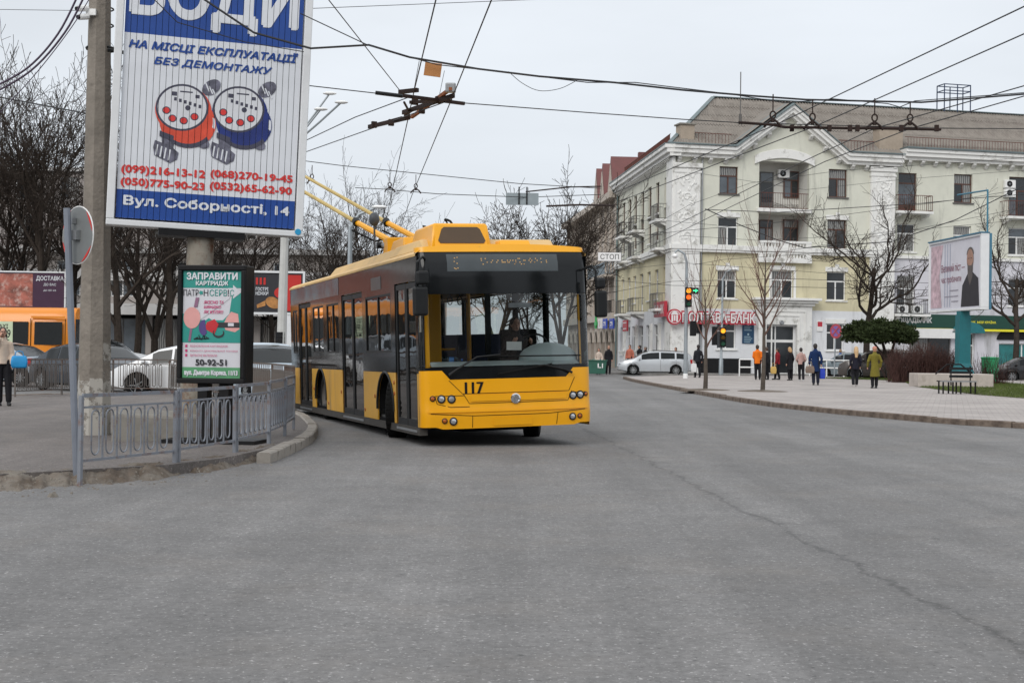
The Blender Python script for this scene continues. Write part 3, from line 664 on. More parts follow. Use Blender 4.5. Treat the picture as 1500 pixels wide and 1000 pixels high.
# ground floor: plinth, portal, signs
m = MB(); pv = FF.px(1080, 525)[1]; m.box(.05, portal[0]-1.0, -.1, -.004, 0, pv); m.box(portal[1]+1.4, UPL, -.1, -.004, 0, pv); m.build('plinth', M_plinth, **kwF)
pu0, pu1 = FF.px(1108, 500)[0], FF.px(1186, 500)[0]; pvt = FF.px(1150, 448)[1]
m = MB(); m.box(pu0, portal[0]-.02, -.35, -.004, 0, pvt); m.box(portal[1]+.02, pu1, -.35, -.004, 0, pvt); m.box(portal[0]-.02, portal[1]+.02, -.35, -.004, portal[3]+.02, pvt)
for i, (g_, h_) in enumerate(((.12, .16), (.28, .16), (.45, .2))): m.box(pu0-g_, pu1+g_, -.4-g_, -.004, pvt+.005+i*.17, pvt+.165+i*.17)
m.build('portal', M_trim, bevel=.015, **kwF)
for i, d in enumerate((.45, .85)): MB().box(pu0+d, pu0+d+.08, -.4, -.351, 0.1, pvt-d*.7).box(pu1-d-.08, pu1-d, -.4, -.351, .1, pvt-d*.7).box(pu0+d+.08, pu1-d-.08, -.4, -.351, pvt-d*.7-.08, pvt-d*.7).build('portal_moulding', M_trim, **kwF)
u0, u1, v0, v1 = portal; t = .09
m = MB(); uu = u0+(u1-u0)*.36; vt = v0+(v1-v0)*.68
for a, b, c, d in ((u0, u0+t, v0, v1), (u1-t, u1, v0, v1), (uu-t/2, uu+t/2, v0, v1), (u0, u1, v1-t, v1), (u0, u1, vt-t, vt+t), (u0, u1, v0, v0+t*1.5)): m.box(a, b, .05+.002*len(m.f)/6, .14, c, d)
dr = m.build('entrance_door', M_wf, **kwF)
for a, b, c, d in ((u0+t, uu-t/2, v0+t, vt-t), (uu+t/2, u1-t, v0+t, vt-t), (u0+t, uu-t/2, vt+t, v1-t), (uu+t/2, u1-t, vt+t, v1-t)): MB().quad((a, .1, c), (b, .1, c), (b, .1, d), (a, .1, d)).build('pane', M_pane, dr)
MB().lathe([(.14, 0), (.16, -.05), (.1, -.12)], 12, 'Y', ((pu0+pu1)/2-.3, -.36, pvt-1.1)).build('portal_lamp', M_steel, **kwF)
# drainpipes
for x, face in ((1026, FF), (1313, FF)):
    u = face.px(x, 400)[0]; y = -.12 if u < UPL else SET-.12
    MB().tube([(u, y, .2), (u, y, VC-.2), (u-.05, y-.35, VC+.25)], .06, 8).build('drainpipe', M_steel, **kwF)
# ------------- left-hand face
kwL = LF.kw(house); cols = [2.2, 4.9, 7.3, 10.2, 13.0, 15.8, 18.8]; lops = []; lw = []
rowsL = [(VC-3.1, VC-1.0), (VS+.75, VS+2.75), (VG+.75, VG+2.75), (1.2, 3.3)]
for ci, cu in enumerate(cols):
    for ri, (c, d) in enumerate(rowsL):
        bal = ci in (1, 3, 6) and ri < 3; w = .62 if ri < 3 else .8
        q = (cu-w, cu+w, c-(.75 if bal else 0), d); lops.append(q); lw.append((q, bal, ri))
m = MB(); m.mi = 0; wall_open(m, 0, LLEN, VS, VC, lops); m.mi = 1; wall_open(m, 0, LLEN, VG, VS, lops); m.mi = 2; wall_open(m, 0, LLEN, 0, VG, lops)
m.build('wall', [M_sage, M_yel, M_grw], **kwL)
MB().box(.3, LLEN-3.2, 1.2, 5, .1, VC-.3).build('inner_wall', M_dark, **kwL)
for q, bal, ri in lw:
    window(LF, house, *q, M_bf if ri < 2 else M_wf, 'D' if bal else 'T', sill=None if bal else M_trim)
    if bal: balcony_slab(LF, house, q[0]-.5, q[1]+.5, q[2], -.85, M_trim, M_trim); railing(LF, house, q[0]-.5, q[1]+.5, q[2], q[2]+1.0, -.8, M_gf, .16)
m = MB(); m.box(-.1, LLEN+.2, -.34, -.002, VS-.18, VS+.12); m.box(-.1, LLEN+.1, -.27, -.003, VS-.34, VS-.183); m.build('string_course', M_trim, **kwL)
m = MB(); m.box(-.2, LLEN+.55, -.42, .3, VC, VC+.22); m.box(-.2, LLEN+.6, -.62, .3, VC+.22, VC+.5); m.box(-.2, LLEN+.65, -.76, .3, VC+.5, VC+.72); cl = m.build('cornice', M_trim, **kwL)
br = MB().prism([(0, 0), (-.36, 0), (-.36, -.1), (-.14, -.22), (0, -.25)], -.1, .1, 'X').mesh('bracket', M_trim)
for i in range(40): put('bracket', br, cl, loc=(.3+i*.53, -.003, VC-.003))
MB().box(-.2, LLEN+.6, -.8, .3, VC+.722, VC+.8).build('gutter_flashing', M_roofm, **kwL)
railing(LF, house, 0, LLEN-3.5, VC+.8, VC+2.0, .4, M_rust, .2, sides=False, r=.03)
MB().tube([(.1, -.15, .2), (.1, -.15, VC-.2), (.05, -.6, VC+.3)], .07, 8).build('drainpipe', mat('green_pipe', (.12, .17, .17), .6), **kwL)
MB().box(LLEN-1.7, LLEN+.2, -.2, -.002, 0, VC-.02).build('pilaster', M_trim, **kwL)
for i, u in enumerate((3.6, 8.8, 14.4, 17.4)): MB().box(u-.25, u+.25, -.15, -.002, 0, VG-.9).lathe([(.22, 0), (.34, .25), (.34, .3)], 10, 'Z', (u, -.2, 1.2)).build('pilaster', M_trim, **kwL)
m = MB(); m.box(3.5, UR-.1, 13.5, 13.9, 0, VC); m.build('rear_wall', M_sage, **kwF)

# signs on the house: own things fixed to its front
M_redsign = mat('sign_red', (.45, .03, .05), .4, var=.08); M_whitesign = mat('sign_white', (.75, .74, .73), .4, var=.05); M_navy = mat('sign_navy', (.012, .05, .11), .4, var=.15)
def sign_root(name, label, cat, face, u, v, y): o = face.o+face.U*u+face.I*y; return empty(name, label, cat, (o.x, o.y, v), face.ang)
u0, u1, v0, v1 = FF.r(998, 458, 1108, 473, -.5); s = sign_root('bank_sign', 'red and white lettered bank sign above the pavement on the pale wall', 'sign', FF, u0, v0, -.5)
w, h = u1-u0, v1-v0
MB().box(0, w, .1, .14, h*.1, h*.2).box(0, w, .1, .14, h*.75, h*.85).build('mounting_rail', M_redsign, s)
lettering('ПОЛТАВА-БАНК', (0, -.1, w, h+.1), M_redsign, s, .02, bold=.075, name='letter_outline'); lettering('ПОЛТАВА-БАНК', (.06, 0, w-.06, h), M_whitesign, s, -.01, bold=.02)
MB().box(0, w, .03, .09, -.06, .02).build('letter_tray', M_redsign, s)
cx, cz = FF.px(987, 464, -.6); s = sign_root('round_bank_sign', 'round red bank emblem with white gate symbol on house corner', 'sign', FF, cx, cz, -.75)
R_ = .52*1.55*.5*1.25
MB().lathe([(R_, 0), (R_, .18)], 28, 'Y').build('disc', M_redsign, s); MB().lathe([(R_*.82, 0), (R_*.82, .01)], 28, 'Y', (0, -.011, 0)).build('inner_disc', M_whitesign, s)
flat([disc(0, 0, R_*.74)], M_redsign, s, -.014, 'print'); flat([rect(-.22, -.3, -.1, .12), rect(.1, -.3, .22, .12), rect(-.26, .14, .26, .2), disc(0, .2, .2, .16, 14, 0, 180), rect(-.05, -.25, .05, .1)], M_whitesign, s, -.018, 'emblem')
u1 = LLEN-.3; s = sign_root('side_bank_sign', 'red lettered bank sign panel on the side wall above the silver estate car', 'sign', LF, u1-3.6, VG-.55, -.5)
MB().box(0, 3.5, 0, .2, 0, 1.0).build('panel', M_redsign, s); lettering('БАНК', (.2, .2, 3.3, .8), M_whitesign, s, -.006, bold=.03)
u0, u1, v0, v1 = FF.r(1087, 473, 1104, 503); s = sign_root('notice_board', 'dark blue notice board with pale text right of the bank window', 'sign', FF, u0, v0, -.06)
MB().box(0, u1-u0, 0, .055, 0, v1-v0).build('board', M_navy, s); M_ltxt = mat('sign_pale_print', (.3, .42, .48), .5)
w, h = u1-u0, v1-v0
flat([rect(w*.15, h*.9-.09*i*h-(.22*h if i > 3 else 0), w*.85-(.08*i % .2), h*.9-.09*i*h+.03*h-(.22*h if i > 3 else 0)) for i in range(1, 8)], M_ltxt, s, -.004)
flat([disc(w/2, h*.92, .06), disc(w/2, h*.45, .07)], M_ltxt, s, -.004, 'emblem')
for (r4, lab, c) in (((1196, 470, 1205, 485), 'small red and white notice plate right of the entrance portal', M_redsign), ((1018, 464, 1026, 488), 'dark plaque on the white corner pilaster behind the traffic light', M_black)):
    u0, u1, v0, v1 = FF.r(*r4); s = sign_root('plaque', lab, 'sign', FF, u0, v0, -.06 if r4[0] > 1100 else -.29)
    MB().box(0, u1-u0, 0, .05, 0, v1-v0).build('plate', M_whitesign if r4[0] > 1100 else M_black, s)
    if r4[0] > 1100: flat([rect(.05, (v1-v0)*.45, u1-u0-.05, v1-v0-.05)], c, s, -.004)
# green bank front
M_green = mat('sign_dark_green', (.005, .05, .033), .35, var=.1); M_yels = mat('sign_yellow', (.75, .68, .03), .4); M_teal = mat('teal_paint', (.012, .15, .17), .45, var=.12)
u0, u1, v0, v1 = FF.r(1316, 462, 1600, 482); s = sign_root('green_bank_fascia', 'long dark green bank fascia with white and yellow letters and yellow stripe', 'sign', FF, u0, v0, SET-.4)
w, h = u1-u0, v1-v0
MB().box(0, w, 0, .37, 0, h).build('fascia', M_green, s, bevel=.02); MB().box(0, w, -.02, .35, -.16, -.01).build('stripe', M_yels, s)
a, b = FF.px(1308, 470)[0]-u0, FF.px(1367, 470)[0]-u0; lettering('ОЩАДБАНК', (max(a, .08), h*.3, b, h*.75), M_whitesign, s, -.006, bold=.04)
a, b = FF.px(1409, 470)[0]-u0, FF.px(1461, 470)[0]-u0; lettering('МІЙ БАНК. МОЯ КРАЇНА', (a, h*.4, b, h*.62), M_yels, s, -.006, bold=.03)
M_teald = mat('poster_teal', (.02, .16, .16), .3, var=.4, scale=1.5)
q = bank[0]; window(FF, house, *q, M_gf, 'V', y=SET); MB().box(q[0]-.1, q[1]+.1, SET-.5, SET-.003, q[3]-.1, q[3]+.55).build('awning_box', M_whitesign, **kwF)
q = bank[1]; window(FF, house, *q, M_wf, 'D', y=SET, name='bank_door'); m = MB(); um = (q[0]+q[1])/2; m.prism(disc(um, q[3]+.02, (q[1]-q[0])/2+.5, .75, 14, 0, 180), SET-.5, SET-.003); m.build('arched_canopy', M_teal, **kwF)
q = bank[2]; window(FF, house, *q, M_whitesign, 'V', y=SET, pane=M_teald); m = MB(); um = (q[0]+q[1])/2; m.prism(disc(um, q[3]+.25, (q[1]-q[0])/2+.2, .95, 14, 0, 180), SET-.12, SET-.003); m.build('blind_arch', M_black, **kwF)
pv2 = FF.px(1480, 545)[1]; m = MB(); m.box(q[0]-.6, UR, SET-.1, SET-.004, 0, pv2+.35); m.build('plinth', M_plinth, **kwF)
# air conditioners
for (x, y, d, lab) in ((1146, 261, 1.35, 'air conditioner in the arched top loggia beside its door'), (1183, 262, 1.35, 'air conditioner at right inside the arched top loggia'), (1183, 330, 1.35, 'air conditioner at right inside the lower loggia with balustrade'), (1477, 276, SET-.02, 'upper of two air conditioners stacked at the top balcony on the right'), (1477, 289, SET-.02, 'lower of two air conditioners stacked at the top balcony on the right'), (1320, 459, SET-.02, 'left air conditioner under the balcony door above the green fascia'), (1342, 459, SET-.02, 'right air conditioner under the balcony door above the green fascia')):
    u, v = FF.px(x, y, d); air_conditioner(FF, None, u, v, d, lab)
# pavement in front of the house
f0 = FF.o-FF.I*4.2; far_pav = slab('pavement', [FF.o-FF.I*4.2-FF.U*3, FF.o-FF.I*4.2+FF.U*60, FF.o+FF.I*2+FF.U*60, FF.o+FF.I*1.0, LF.o+LF.U*0+LF.I*.5, LF.o-LF.I*4.2-LF.U*40, LF.o-LF.I*4.2+LF.U*(LLEN+1)], ZP-.004, M_pav2)

# ---------------------------------------------------------------- the older house further down the side street
M_beige = mat('beige_stone', (.36, .31, .265), .9, var=.15, scale=1, bump=.3, bscale=8, stain=(.22, .18, .15), stain_amt=.3, stain_scale=.8, streak=True)
M_beige2 = mat('beige_trim', (.45, .4, .35), .9, var=.12, bump=.2)
old = empty('old_house', 'ornate beige old house with steep red gables beyond the corner house', 'building', (LO.x, LO.y, 0))
OL = 30.0; OO = LO + LV*(OL+.2); OF = Face(OO, LF.ang); kwO = OF.kw(old); VO = 13.6
ops = []; ow = []
for ci in range(10):
    for ri, (c, d) in enumerate(((5.1, 7.3), (8.3, 10.3), (11.0, 12.6))):
        ow.append((1.6+ci*2.95-.5, 1.6+ci*2.95+.5, c, d)); ops.append(ow[-1])
arches = [(1.0+ci*2.95, 2.6+ci*2.95+.4, .1, 3.1) for ci in range(10)]; ops += arches
m = MB(); wall_open(m, 0, OL, 0, VO, ops, .35); m.quad((OL, 0, 0), (OL, 8, 0), (OL, 8, VO), (OL, 0, VO)); m.quad((0, 0, 0), (0, 0, VO), (0, 12, VO), (0, 12, 0)); m.build('wall', M_beige, **kwO)
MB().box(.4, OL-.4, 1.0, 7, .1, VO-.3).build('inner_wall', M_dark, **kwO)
for q in ow: window(OF, old, *q, M_gf, 'T', rec=.2); surround(OF, old, *q, M_beige2, key=False, full=True)
for q in arches:
    window(OF, old, *q, M_gf, 'V', rec=.3, name='shop_window'); um = (q[0]+q[1])/2; hw = (q[1]-q[0])/2
    pts = disc(um, q[3]-.9, hw+.2, 1.3, 12, 0, 180); inn = disc(um, q[3]-.9, hw-.15, .95, 12, 0, 180)[::-1]; MB().prism(pts+inn, -.15, -.003).build('arch_moulding', M_beige2, **kwO)
m = MB(); m.box(-.1, OL+.1, -.5, .1, 3.9, 4.5); m.box(-.1, OL+.1, -.3, -.002, 7.8, 8.0); m.box(-.2, OL+.2, -.8, .3, VO, VO+.5)
for ci in range(11): m.box(.12+ci*2.95-.28, .12+ci*2.95+.28, -.22, -.004, 4.5, VO)
m.build('cornice', M_beige2, **kwO)
m = MB(); m.box(OL-9.5, OL-.2, -1.1, -.004, 7.35, 7.55); bs = m.build('balcony_slab', M_beige2, **kwO); railing(OF, old, OL-9.5, OL-.2, 7.55, 8.5, -1.05, mat('blue_grey_railing', (.2, .25, .29), .6), .25, r=.03)
railing(OF, old, OL-2.8, OL-.3, 4.5, 5.5, -.45, M_black, .14)
M_redroof = mat('dark_red_roof', (.15, .052, .048), .6, var=.15, scale=2)
m = MB(); m.add([(0, 0, VO+.5), (OL, 0, VO+.5), (OL, 6, VO+2.2), (0, 6, VO+2.2), (0, 12, VO+.5), (OL, 12, VO+.5)], [[0, 1, 2, 3], [3, 2, 5, 4], [1, 5, 2], [0, 3, 4]]); ro = m.build('roof', M_redroof, **kwO)
for (uc, hw, hh) in ((OL-2.4, 1.5, 3.1), (OL-6.8, 1.5, 3.1), (OL-10.2, 1.5, 3.1)):
    zb = VO+.5; MB().add([(uc-hw, -.3, zb), (uc+hw, -.3, zb), (uc, -.3, zb+hh), (uc-hw-.1, 3, zb), (uc+hw+.1, 3, zb), (uc, 3, zb+hh)], [[0, 1, 2], [3, 5, 4], [0, 2, 5, 3], [1, 4, 5, 2], [0, 3, 4, 1]]).build('gable', M_redroof, ro)
    MB().add([(uc-hw+.3, -.36, zb), (uc+hw-.3, -.36, zb), (uc, -.36, zb+hh-.7), (uc-hw+.3, -.31, zb), (uc+hw-.3, -.31, zb), (uc, -.31, zb+hh-.7)], [[0, 1, 2], [3, 5, 4], [0, 2, 5, 3], [1, 4, 5, 2], [0, 3, 4, 1]]).build('gable_front', M_beige2, ro)
MB().box(OL-.7, OL-.2, 1.6, 2.2, VO+.5, VO+3.7).build('chimney', M_redroof, ro)
for i, (x, c, lab) in enumerate(((873.5, 'g', 'green cross pharmacy sign on the arcade of the old house'), (880, 'w', 'white sign with red chevron beside the blue shop signs'), (887, 'b', 'left of two blue shop signs over the old arcade'), (897, 'b', 'right of two blue shop signs over the old arcade'), (917, 'r', 'dark red shop sign with white frame on the grey side wall'))):
    f = OF if x < 905 else LF; u, v = f.px(x, 475 if x < 905 else 478, -.8); s = sign_root('shop_sign', lab, 'sign', f, u, v-.35, -.9)
    cm = {'g': mat('sign_green', (.03, .4, .1), .4), 'w': M_whitesign, 'b': mat('sign_blue', (.02, .06, .4), .4), 'r': M_redsign}[c]
    if c == 'g': MB().box(-.3, .3, 0, .12, .2, .6).box(-.6, .6, .002, .118, .25, .55).box(-.15, .15, .001, .119, 0, 1.0).build('cross', cm, s)
    else: MB().box(-.9, .9, 0, .12, 0, .8).build('panel', cm, s, bevel=.02)
    if c == 'w': flat([[(-.2, .15), (.1, .4), (-.2, .65), (0, .65), (.3, .4), (0, .15)]], M_redsign, s, -.004)
    if c == 'b': flat([rect(-.5, .25, -.1, .35), rect(-.5, .45, .3, .55), disc(.45, .4, .18)], M_whitesign, s, -.004)
    if c == 'r': flat([rect(-.7, .15, .7, .22), rect(-.7, .58, .7, .65)], M_whitesign, s, -.004)
# ---------------------------------------------------------------- houses behind the trees on the left
M_far1 = mat('far_plaster', (.34, .31, .29), .9, var=.12, scale=.4); M_far2 = mat('far_white_band', (.5, .49, .48), .9, var=.15, scale=.5)
M_brick = mat('far_pink_plaster', (.3, .27, .255), .9, var=.15, scale=.3)
def far_house(name, label, x0, x1, y, h, floors, m, bay, shop=False, ang=0.0, base=0.0):
    o = empty(name, label, 'building', (x0, y, base), ang); f = Face(Vector((x0, y, 0)), ang); kw = dict(parent=o)
    class LFace(Face): pass
    lf = LFace(Vector((x0, y, 0)), ang); lf.kw = lambda root: dict(parent=root)
    L_ = x1-x0; n = int(L_/bay); fh = h/floors; ops = []
    for i in range(n):
        for j in range(floors):
            if shop and j == 0: continue
            ops.append((i*bay+bay*.28, i*bay+bay*.72, j*fh+.9, j*fh+fh-.5))
    mb = MB(); wall_open(mb, 0, L_, 3.4 if shop else 0, h, ops, .2); mb.quad((0, 0, 0), (0, 0, h), (0, 8, h), (0, 8, 0)); mb.quad((L_, 0, 0), (L_, 8, 0), (L_, 8, h), (L_, 0, h)); mb.quad((0, 0, h), (L_, 0, h), (L_, 8, h), (0, 8, h)); mb.build('wall', m, o)
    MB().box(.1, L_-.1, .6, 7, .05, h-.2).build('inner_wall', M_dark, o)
    wm = {}
    for q in ops: window(lf, o, *q, M_wf, 'V', rec=.1)
    MB().box(-.2, L_+.2, -.4, .1, h, h+.35).build('cornice', M_far2, o)
    if shop:
        MB().box(-.3, L_+.3, -1.6, -.004, 3.4, 4.1).build('canopy', M_far2, o); MB().box(-.3, L_+.3, -.35, -.004, 5.6, 6.3).build('band', M_far2, o)
        for i in range(n+1): MB().box(i*bay-.2, i*bay+.2, -.05, .3, 0, 3.39).build('pillar', M_far1, o)
        for i in range(n): window(lf, o, i*bay+.25, (i+1)*bay-.25, .3, 3.2, M_gf, 'V', rec=.25, name='shop_window')
    return o
far_house('shop_building', 'low shop building with white canopy bands and dark shop windows behind the bare trees', -62, -9.5, 92, 7.4, 2, M_far1, 3.5, shop=True)
far_house('apartment_block', 'pale pinkish apartment block glimpsed between the bare trees above the shops', -58, -22, 128, 17, 5, M_brick, 4)
far_house('apartment_block', 'distant grey apartment block behind the trees left of the trolleybus roof', -30, -8, 165, 11, 3, M_far1, 4)
# ================================================================== trolleybus  (local: x forward, y to its left, z up; origin below the middle of its front)
BF = Vector((.307, -.9517, 0)); BL = Vector((.9517, .307, 0)); HW = 1.325
BR0 = G(621, 655); BO = BR0 + BL*HW; BANG = math.atan2(BF.y, BF.x)
bus = empty('trolleybus', 'yellow low floor trolleybus number 117 with black window bands and raised trolley poles', 'trolleybus', BO, BANG)
TILT = (rad(1.9), rad(-.4), 0)
M_by = mat('bus_yellow', (.82, .37, .0), .34, var=.05, scale=1.2, coat=.15, stain=(.48, .26, .03), stain_amt=.06, stain_scale=1.6, bump=.02, bscale=3)
M_bys = mat('bus_yellow_dusty', (.62, .33, .03), .45, var=.12, scale=1.4, coat=.1, stain=(.3, .18, .06), stain_amt=.45, stain_scale=1.3, streak=True)
M_byr = mat('bus_roof_faded', (.64, .42, .17), .6, var=.14, scale=1.5, stain=(.4, .27, .12), stain_amt=.35, stain_scale=1.3)
M_bb = mat('bus_black_gloss', (.009, .010, .011), .06, var=.2, spec=.32)
M_bgl = glass('bus_side_glass', (.13, .14, .14), 1.75)
M_bdoor = glass('bus_door_glass', (.2, .21, .21), 1.7)
M_wind = glass('bus_windscreen', (.82, .86, .86), 1.55)
M_seam = mat('seam_dark', (.03, .018, .006), .8); M_lens = mat('lamp_lens', (.55, .56, .58), .08, .7, var=.2, scale=30); M_amber = mat('lamp_amber', (.4, .1, .01), .2)
M_plas = mat('black_plastic', (.011, .012, .013), .5, var=.2, spec=.28)
def fpx(px, py):                                   # pixel -> (y, z) on the front plane
    p = PL(px, py, BO, BF)-BO; y = p.dot(BL); return y, p.z - y*math.sin(TILT[0])
def spx(px, py, off=-HW):                          # pixel -> (x, z) on a plane y = off
    p = PL(px, py, BO+BL*off, BL)-BO; x = p.dot(BF); return x, p.z - off*math.sin(TILT[0]) - x*math.sin(-TILT[1])*-1*-1
def fx(y, z):
    a = abs(y); x = -.075*(a/HW)**2
    if a > HW-.13: x -= .13-math.sqrt(max(0, .13**2-(a-HW+.13)**2))
    if z > 1.1: x -= (z-1.1)*.055
    if z > 2.72: x -= (z-2.72)*.35
    if z < .62: x -= -.02*(1-abs(z-.5)/.2) if abs(z-.5) < .2 else 0
    return x
YS = [s*(HW-q) for s in (-1, 1) for q in (0, .001, .006, .02, .045, .08, .13, .2)] + [-1.0+.1*i for i in range(21)]
YS = sorted(set(round(q, 4) for q in YS))
def front_patch(name, m, zlo, zhi, parent=bus, off=0.0, ys=YS, nz=6, **kw):
    mb = MB(); base = 0
    for i, y in enumerate(ys):
        a, b = (zlo(y) if callable(zlo) else zlo), (zhi(y) if callable(zhi) else zhi)
        for j in range(nz+1):
            z = a+(b-a)*j/nz; mb.v.append((fx(y, z)+off, y, z))
    for i in range(len(ys)-1):
        for j in range(nz): mb.f.append([i*(nz+1)+j, (i+1)*(nz+1)+j, (i+1)*(nz+1)+j+1, i*(nz+1)+j+1]); mb.m.append(0)
    o = mb.build(name, m, parent, smooth=True, rot=TILT if parent is bus else None, angle=50, **kw); return o
ZB, ZT, ZROOF = .29, 1.10, 2.86
def ztop(y):                                       # upper edge of the yellow nose, dipping in the middle
    a = abs(y)
    return 1.145 if a > 1.02 else (1.01 if a < .9 else 1.01+(a-.9)/.12*.135)
YN = sorted(set(YS+[-1.02, -.9, .9, 1.02, -.96, .96]))
nose = front_patch('nose', M_by, lambda y: ZB-.0 + (.03 if abs(y) > 1.1 else 0), ztop, ys=YN, nz=10)
front_patch('black_cowl', M_bb, lambda y: ztop(y)+.003, 1.19, ys=YN, nz=3, off=-.006)
wsc = front_patch('windscreen', M_wind, 1.193, 2.26, nz=8)
front_patch('destination_panel', M_bb, 2.263, 2.885, nz=5)
front_patch('roof_cap', M_by, 2.888, lambda y: 2.955+.05*(1-(abs(y)/HW)**2.5), nz=6, off=.012)
# trims and seams on the nose
def strip(pts, w, m, parent, name, off=.004):
    mb = MB(); P_ = []
    for (y, z) in pts: P_.append((y, z))
    out = []
    for (a, b) in zip(P_[:-1], P_[1:]):
        n = max(1, int(abs(b[0]-a[0])/.08)+1)
        for i in range(n): t = i/n; out.append((a[0]+(b[0]-a[0])*t, a[1]+(b[1]-a[1])*t))
    out.append(P_[-1]); k = len(out)
    for i, (y, z) in enumerate(out):
        a, b = out[max(i-1, 0)], out[min(i+1, k-1)]; dy, dz = b[0]-a[0], b[1]-a[1]; l = math.hypot(dy, dz) or 1; ny, nz = -dz/l*w/2, dy/l*w/2
        for s in (-1, 1): yy, zz = y+s*ny, z+s*nz; mb.v.append((fx(yy, zz)+off, yy, zz))
    for i in range(k-1): mb.f.append([2*i, 2*i+1, 2*i+3, 2*i+2]); mb.m.append(0)
    return mb.build(name, m, parent)
for pts in (((-.92, 1.0), (-.72, .80), (.94, .80), (1.04, 1.0)), ((-1.13, .775), (-.70, .775)), ((-.71, .80), (-.62, .655), (.92, .655), (.99, .80)), ((-1.2, .52), (-.55, .475), (.6, .475), (1.2, .52)), ((-.58, .475), (-.58, .30)), ((.75, .485), (.73, .31)), ((1.02, .775), (1.22, .775)), ((-1.13, .775), (-1.1, .66), (-.9, .61), (-.62, .61))):
    strip(pts, .009, M_seam, nose, 'panel_seam')
strip(((-1.24, .55), (-.5, .545), (.5, .545), (1.24, .55)), .03, M_by, nose, 'bumper_ridge', .02)
front_patch('centre_moulding', M_by, .685, .775, parent=nose, off=.014, ys=[y for y in YS if -.66 <= y <= .94], nz=2)
front_patch('number_plate_recess', M_by, .32, .43, parent=nose, off=.012, ys=[-.26+.1*i for i in range(7)], nz=1)
def lamp(px, py, r, m, name='headlight'):
    y, z = fpx(px, py); x = fx(y, z); dy = .02; nx = -(fx(y+dy, z)-fx(y-dy, z))/(2*dy); a = math.atan2(nx, 1)
    o = MB().lathe([(r*1.25, -.03), (r*1.25, .008), (r, .014), (r, .002)], 18, 'X').build(name, M_plas, nose, True, loc=(x+.004, y, z), rot=(0, 0, a))
    MB().lathe([(r*.98, .0), (r*.8, .012), (r*.3, .02), (.001, .021)], 18, 'X').build('lens', m, o, True)
    return o
for (px, py, r, m, n) in ((637.5, 584, .034, M_amber, 'indicator'), (650, 584.5, .05, M_lens, 'headlight'), (664.5, 584.5, .05, M_steel, 'headlight'), (653.5, 616.5, .034, M_amber, 'indicator'), (666, 617, .048, M_lens, 'fog_lamp'),
                          (843, 578.5, .05, M_lens, 'headlight'), (854, 577.5, .05, M_lens, 'headlight'), (862.5, 576.5, .028, M_amber, 'indicator'), (841, 609.5, .045, M_lens, 'fog_lamp'), (852, 608.5, .032, M_amber, 'indicator')):
    lamp(px, py, r, m, n)
y, z = fpx(757, 583); x = fx(y, z)+.02
eb = MB().lathe([(.075, -.02), (.075, .008), (.058, .012), (.056, .0)], 24, 'X').build('emblem', M_chrome, nose, True, loc=(x, y, z))
MB().prism([(-.055, .0), (0, .055), (.055, 0), (.03, -.005), (0, .025), (-.03, -.005)], .004, .014, 'X').prism([(-.012, -.058), (.012, -.058), (.012, .01), (-.012, .01)], .004, .012, 'X').build('emblem_mark', M_chrome, eb)
# bus lettering: own frame facing forward
def front_text(body, px0, py0, px1, py1, m, parent, off, bold=.02, name='lettering', dots=False):
    y0, z0 = fpx(px0, py1); y1, z1 = fpx(px1, py0); vs_, fs = text_mesh(body, (y0, z0, y1, z1), bold)
    me = bpy.data.meshes.new(name); me.from_pydata([(fx(y, z)+off, y, z) for y, z in vs_], [], fs)
    me.materials.append(m); return put(name, me, parent)
[front_text('117', 684+d, 559, 710+d, 577, M_black, nose, .006+.0005*i, .0) for i, d in enumerate((0, .8, 1.6))]
# destination display with its sparse amber dots
y0, z0 = fpx(667, 397); y1, z1 = fpx(830, 371)
dsp = front_patch('destination_display', mat('display_grey', (.055, .065, .07), .15, var=.15), z0, z1, off=.003, ys=[y0+(y1-y0)*i/16 for i in range(17)], nz=2)
M_led = mat('led_amber', (.6, .36, .14), .4, emit=.15); m = MB(); rr = random.Random(4)
GL = {'2': ['1', '1', '0', '1', '1'], }
def dot(y, z):
    m.add([(fx(y, z)+.006, y+a, z+b) for a, b in ((-.009, -.007), (.009, -.007), (.009, .007), (-.009, .007))], [[0, 1, 2, 3]])
for a, b in ((-.01, .0), (.03, .01), (-.02, -.05), (.02, -.08), (-.02, -.15), (.0, -.16), (.03, -.15)): dot(y0+.13+a, z1-.06+b)
for i in range(13):
    for k in range(rr.randint(2, 6)): dot(y0+.5+i*.085+rr.choice((0, .022, .044)), z1-.07-.028*rr.randint(0, 3))
m.build('led_dots', M_led, dsp, fix=False)
# wipers
def wiper(pts, blade, name='wiper'):
    def q(p, o): y, z = fpx(*p); return (fx(y, z)+o, y, z)
    o = MB().tube([q(p, .05+.01*i) for i, p in enumerate(pts)], [.022, .016, .012, .012][:len(pts)], 6).build(name, M_plas, bus, True, rot=TILT)
    k = 10; bl = [(blade[0][0]+(blade[1][0]-blade[0][0])*i/k, blade[0][1]+(blade[1][1]-blade[0][1])*i/k) for i in range(k+1)]
    MB().tube([q(p, .03) for p in bl], .011, 5).build('wiper_blade', M_rubber, o)
wiper([(661, 549), (672, 541), (702, 522.5), (735, 519)], ((702, 522), (856, 520)))
wiper([(841, 545), (832, 541), (800, 534), (790, 535.5)], ((732, 547.5), (812, 532.5)))
# yellow door-post lines beside the windscreen
front_patch('windscreen_post', M_by, 1.2, 2.25, off=-.09, ys=[-1.19, -1.165], nz=4); front_patch('windscreen_post', M_by, 1.2, 2.25, off=-.09, ys=[1.17, 1.2], nz=4)
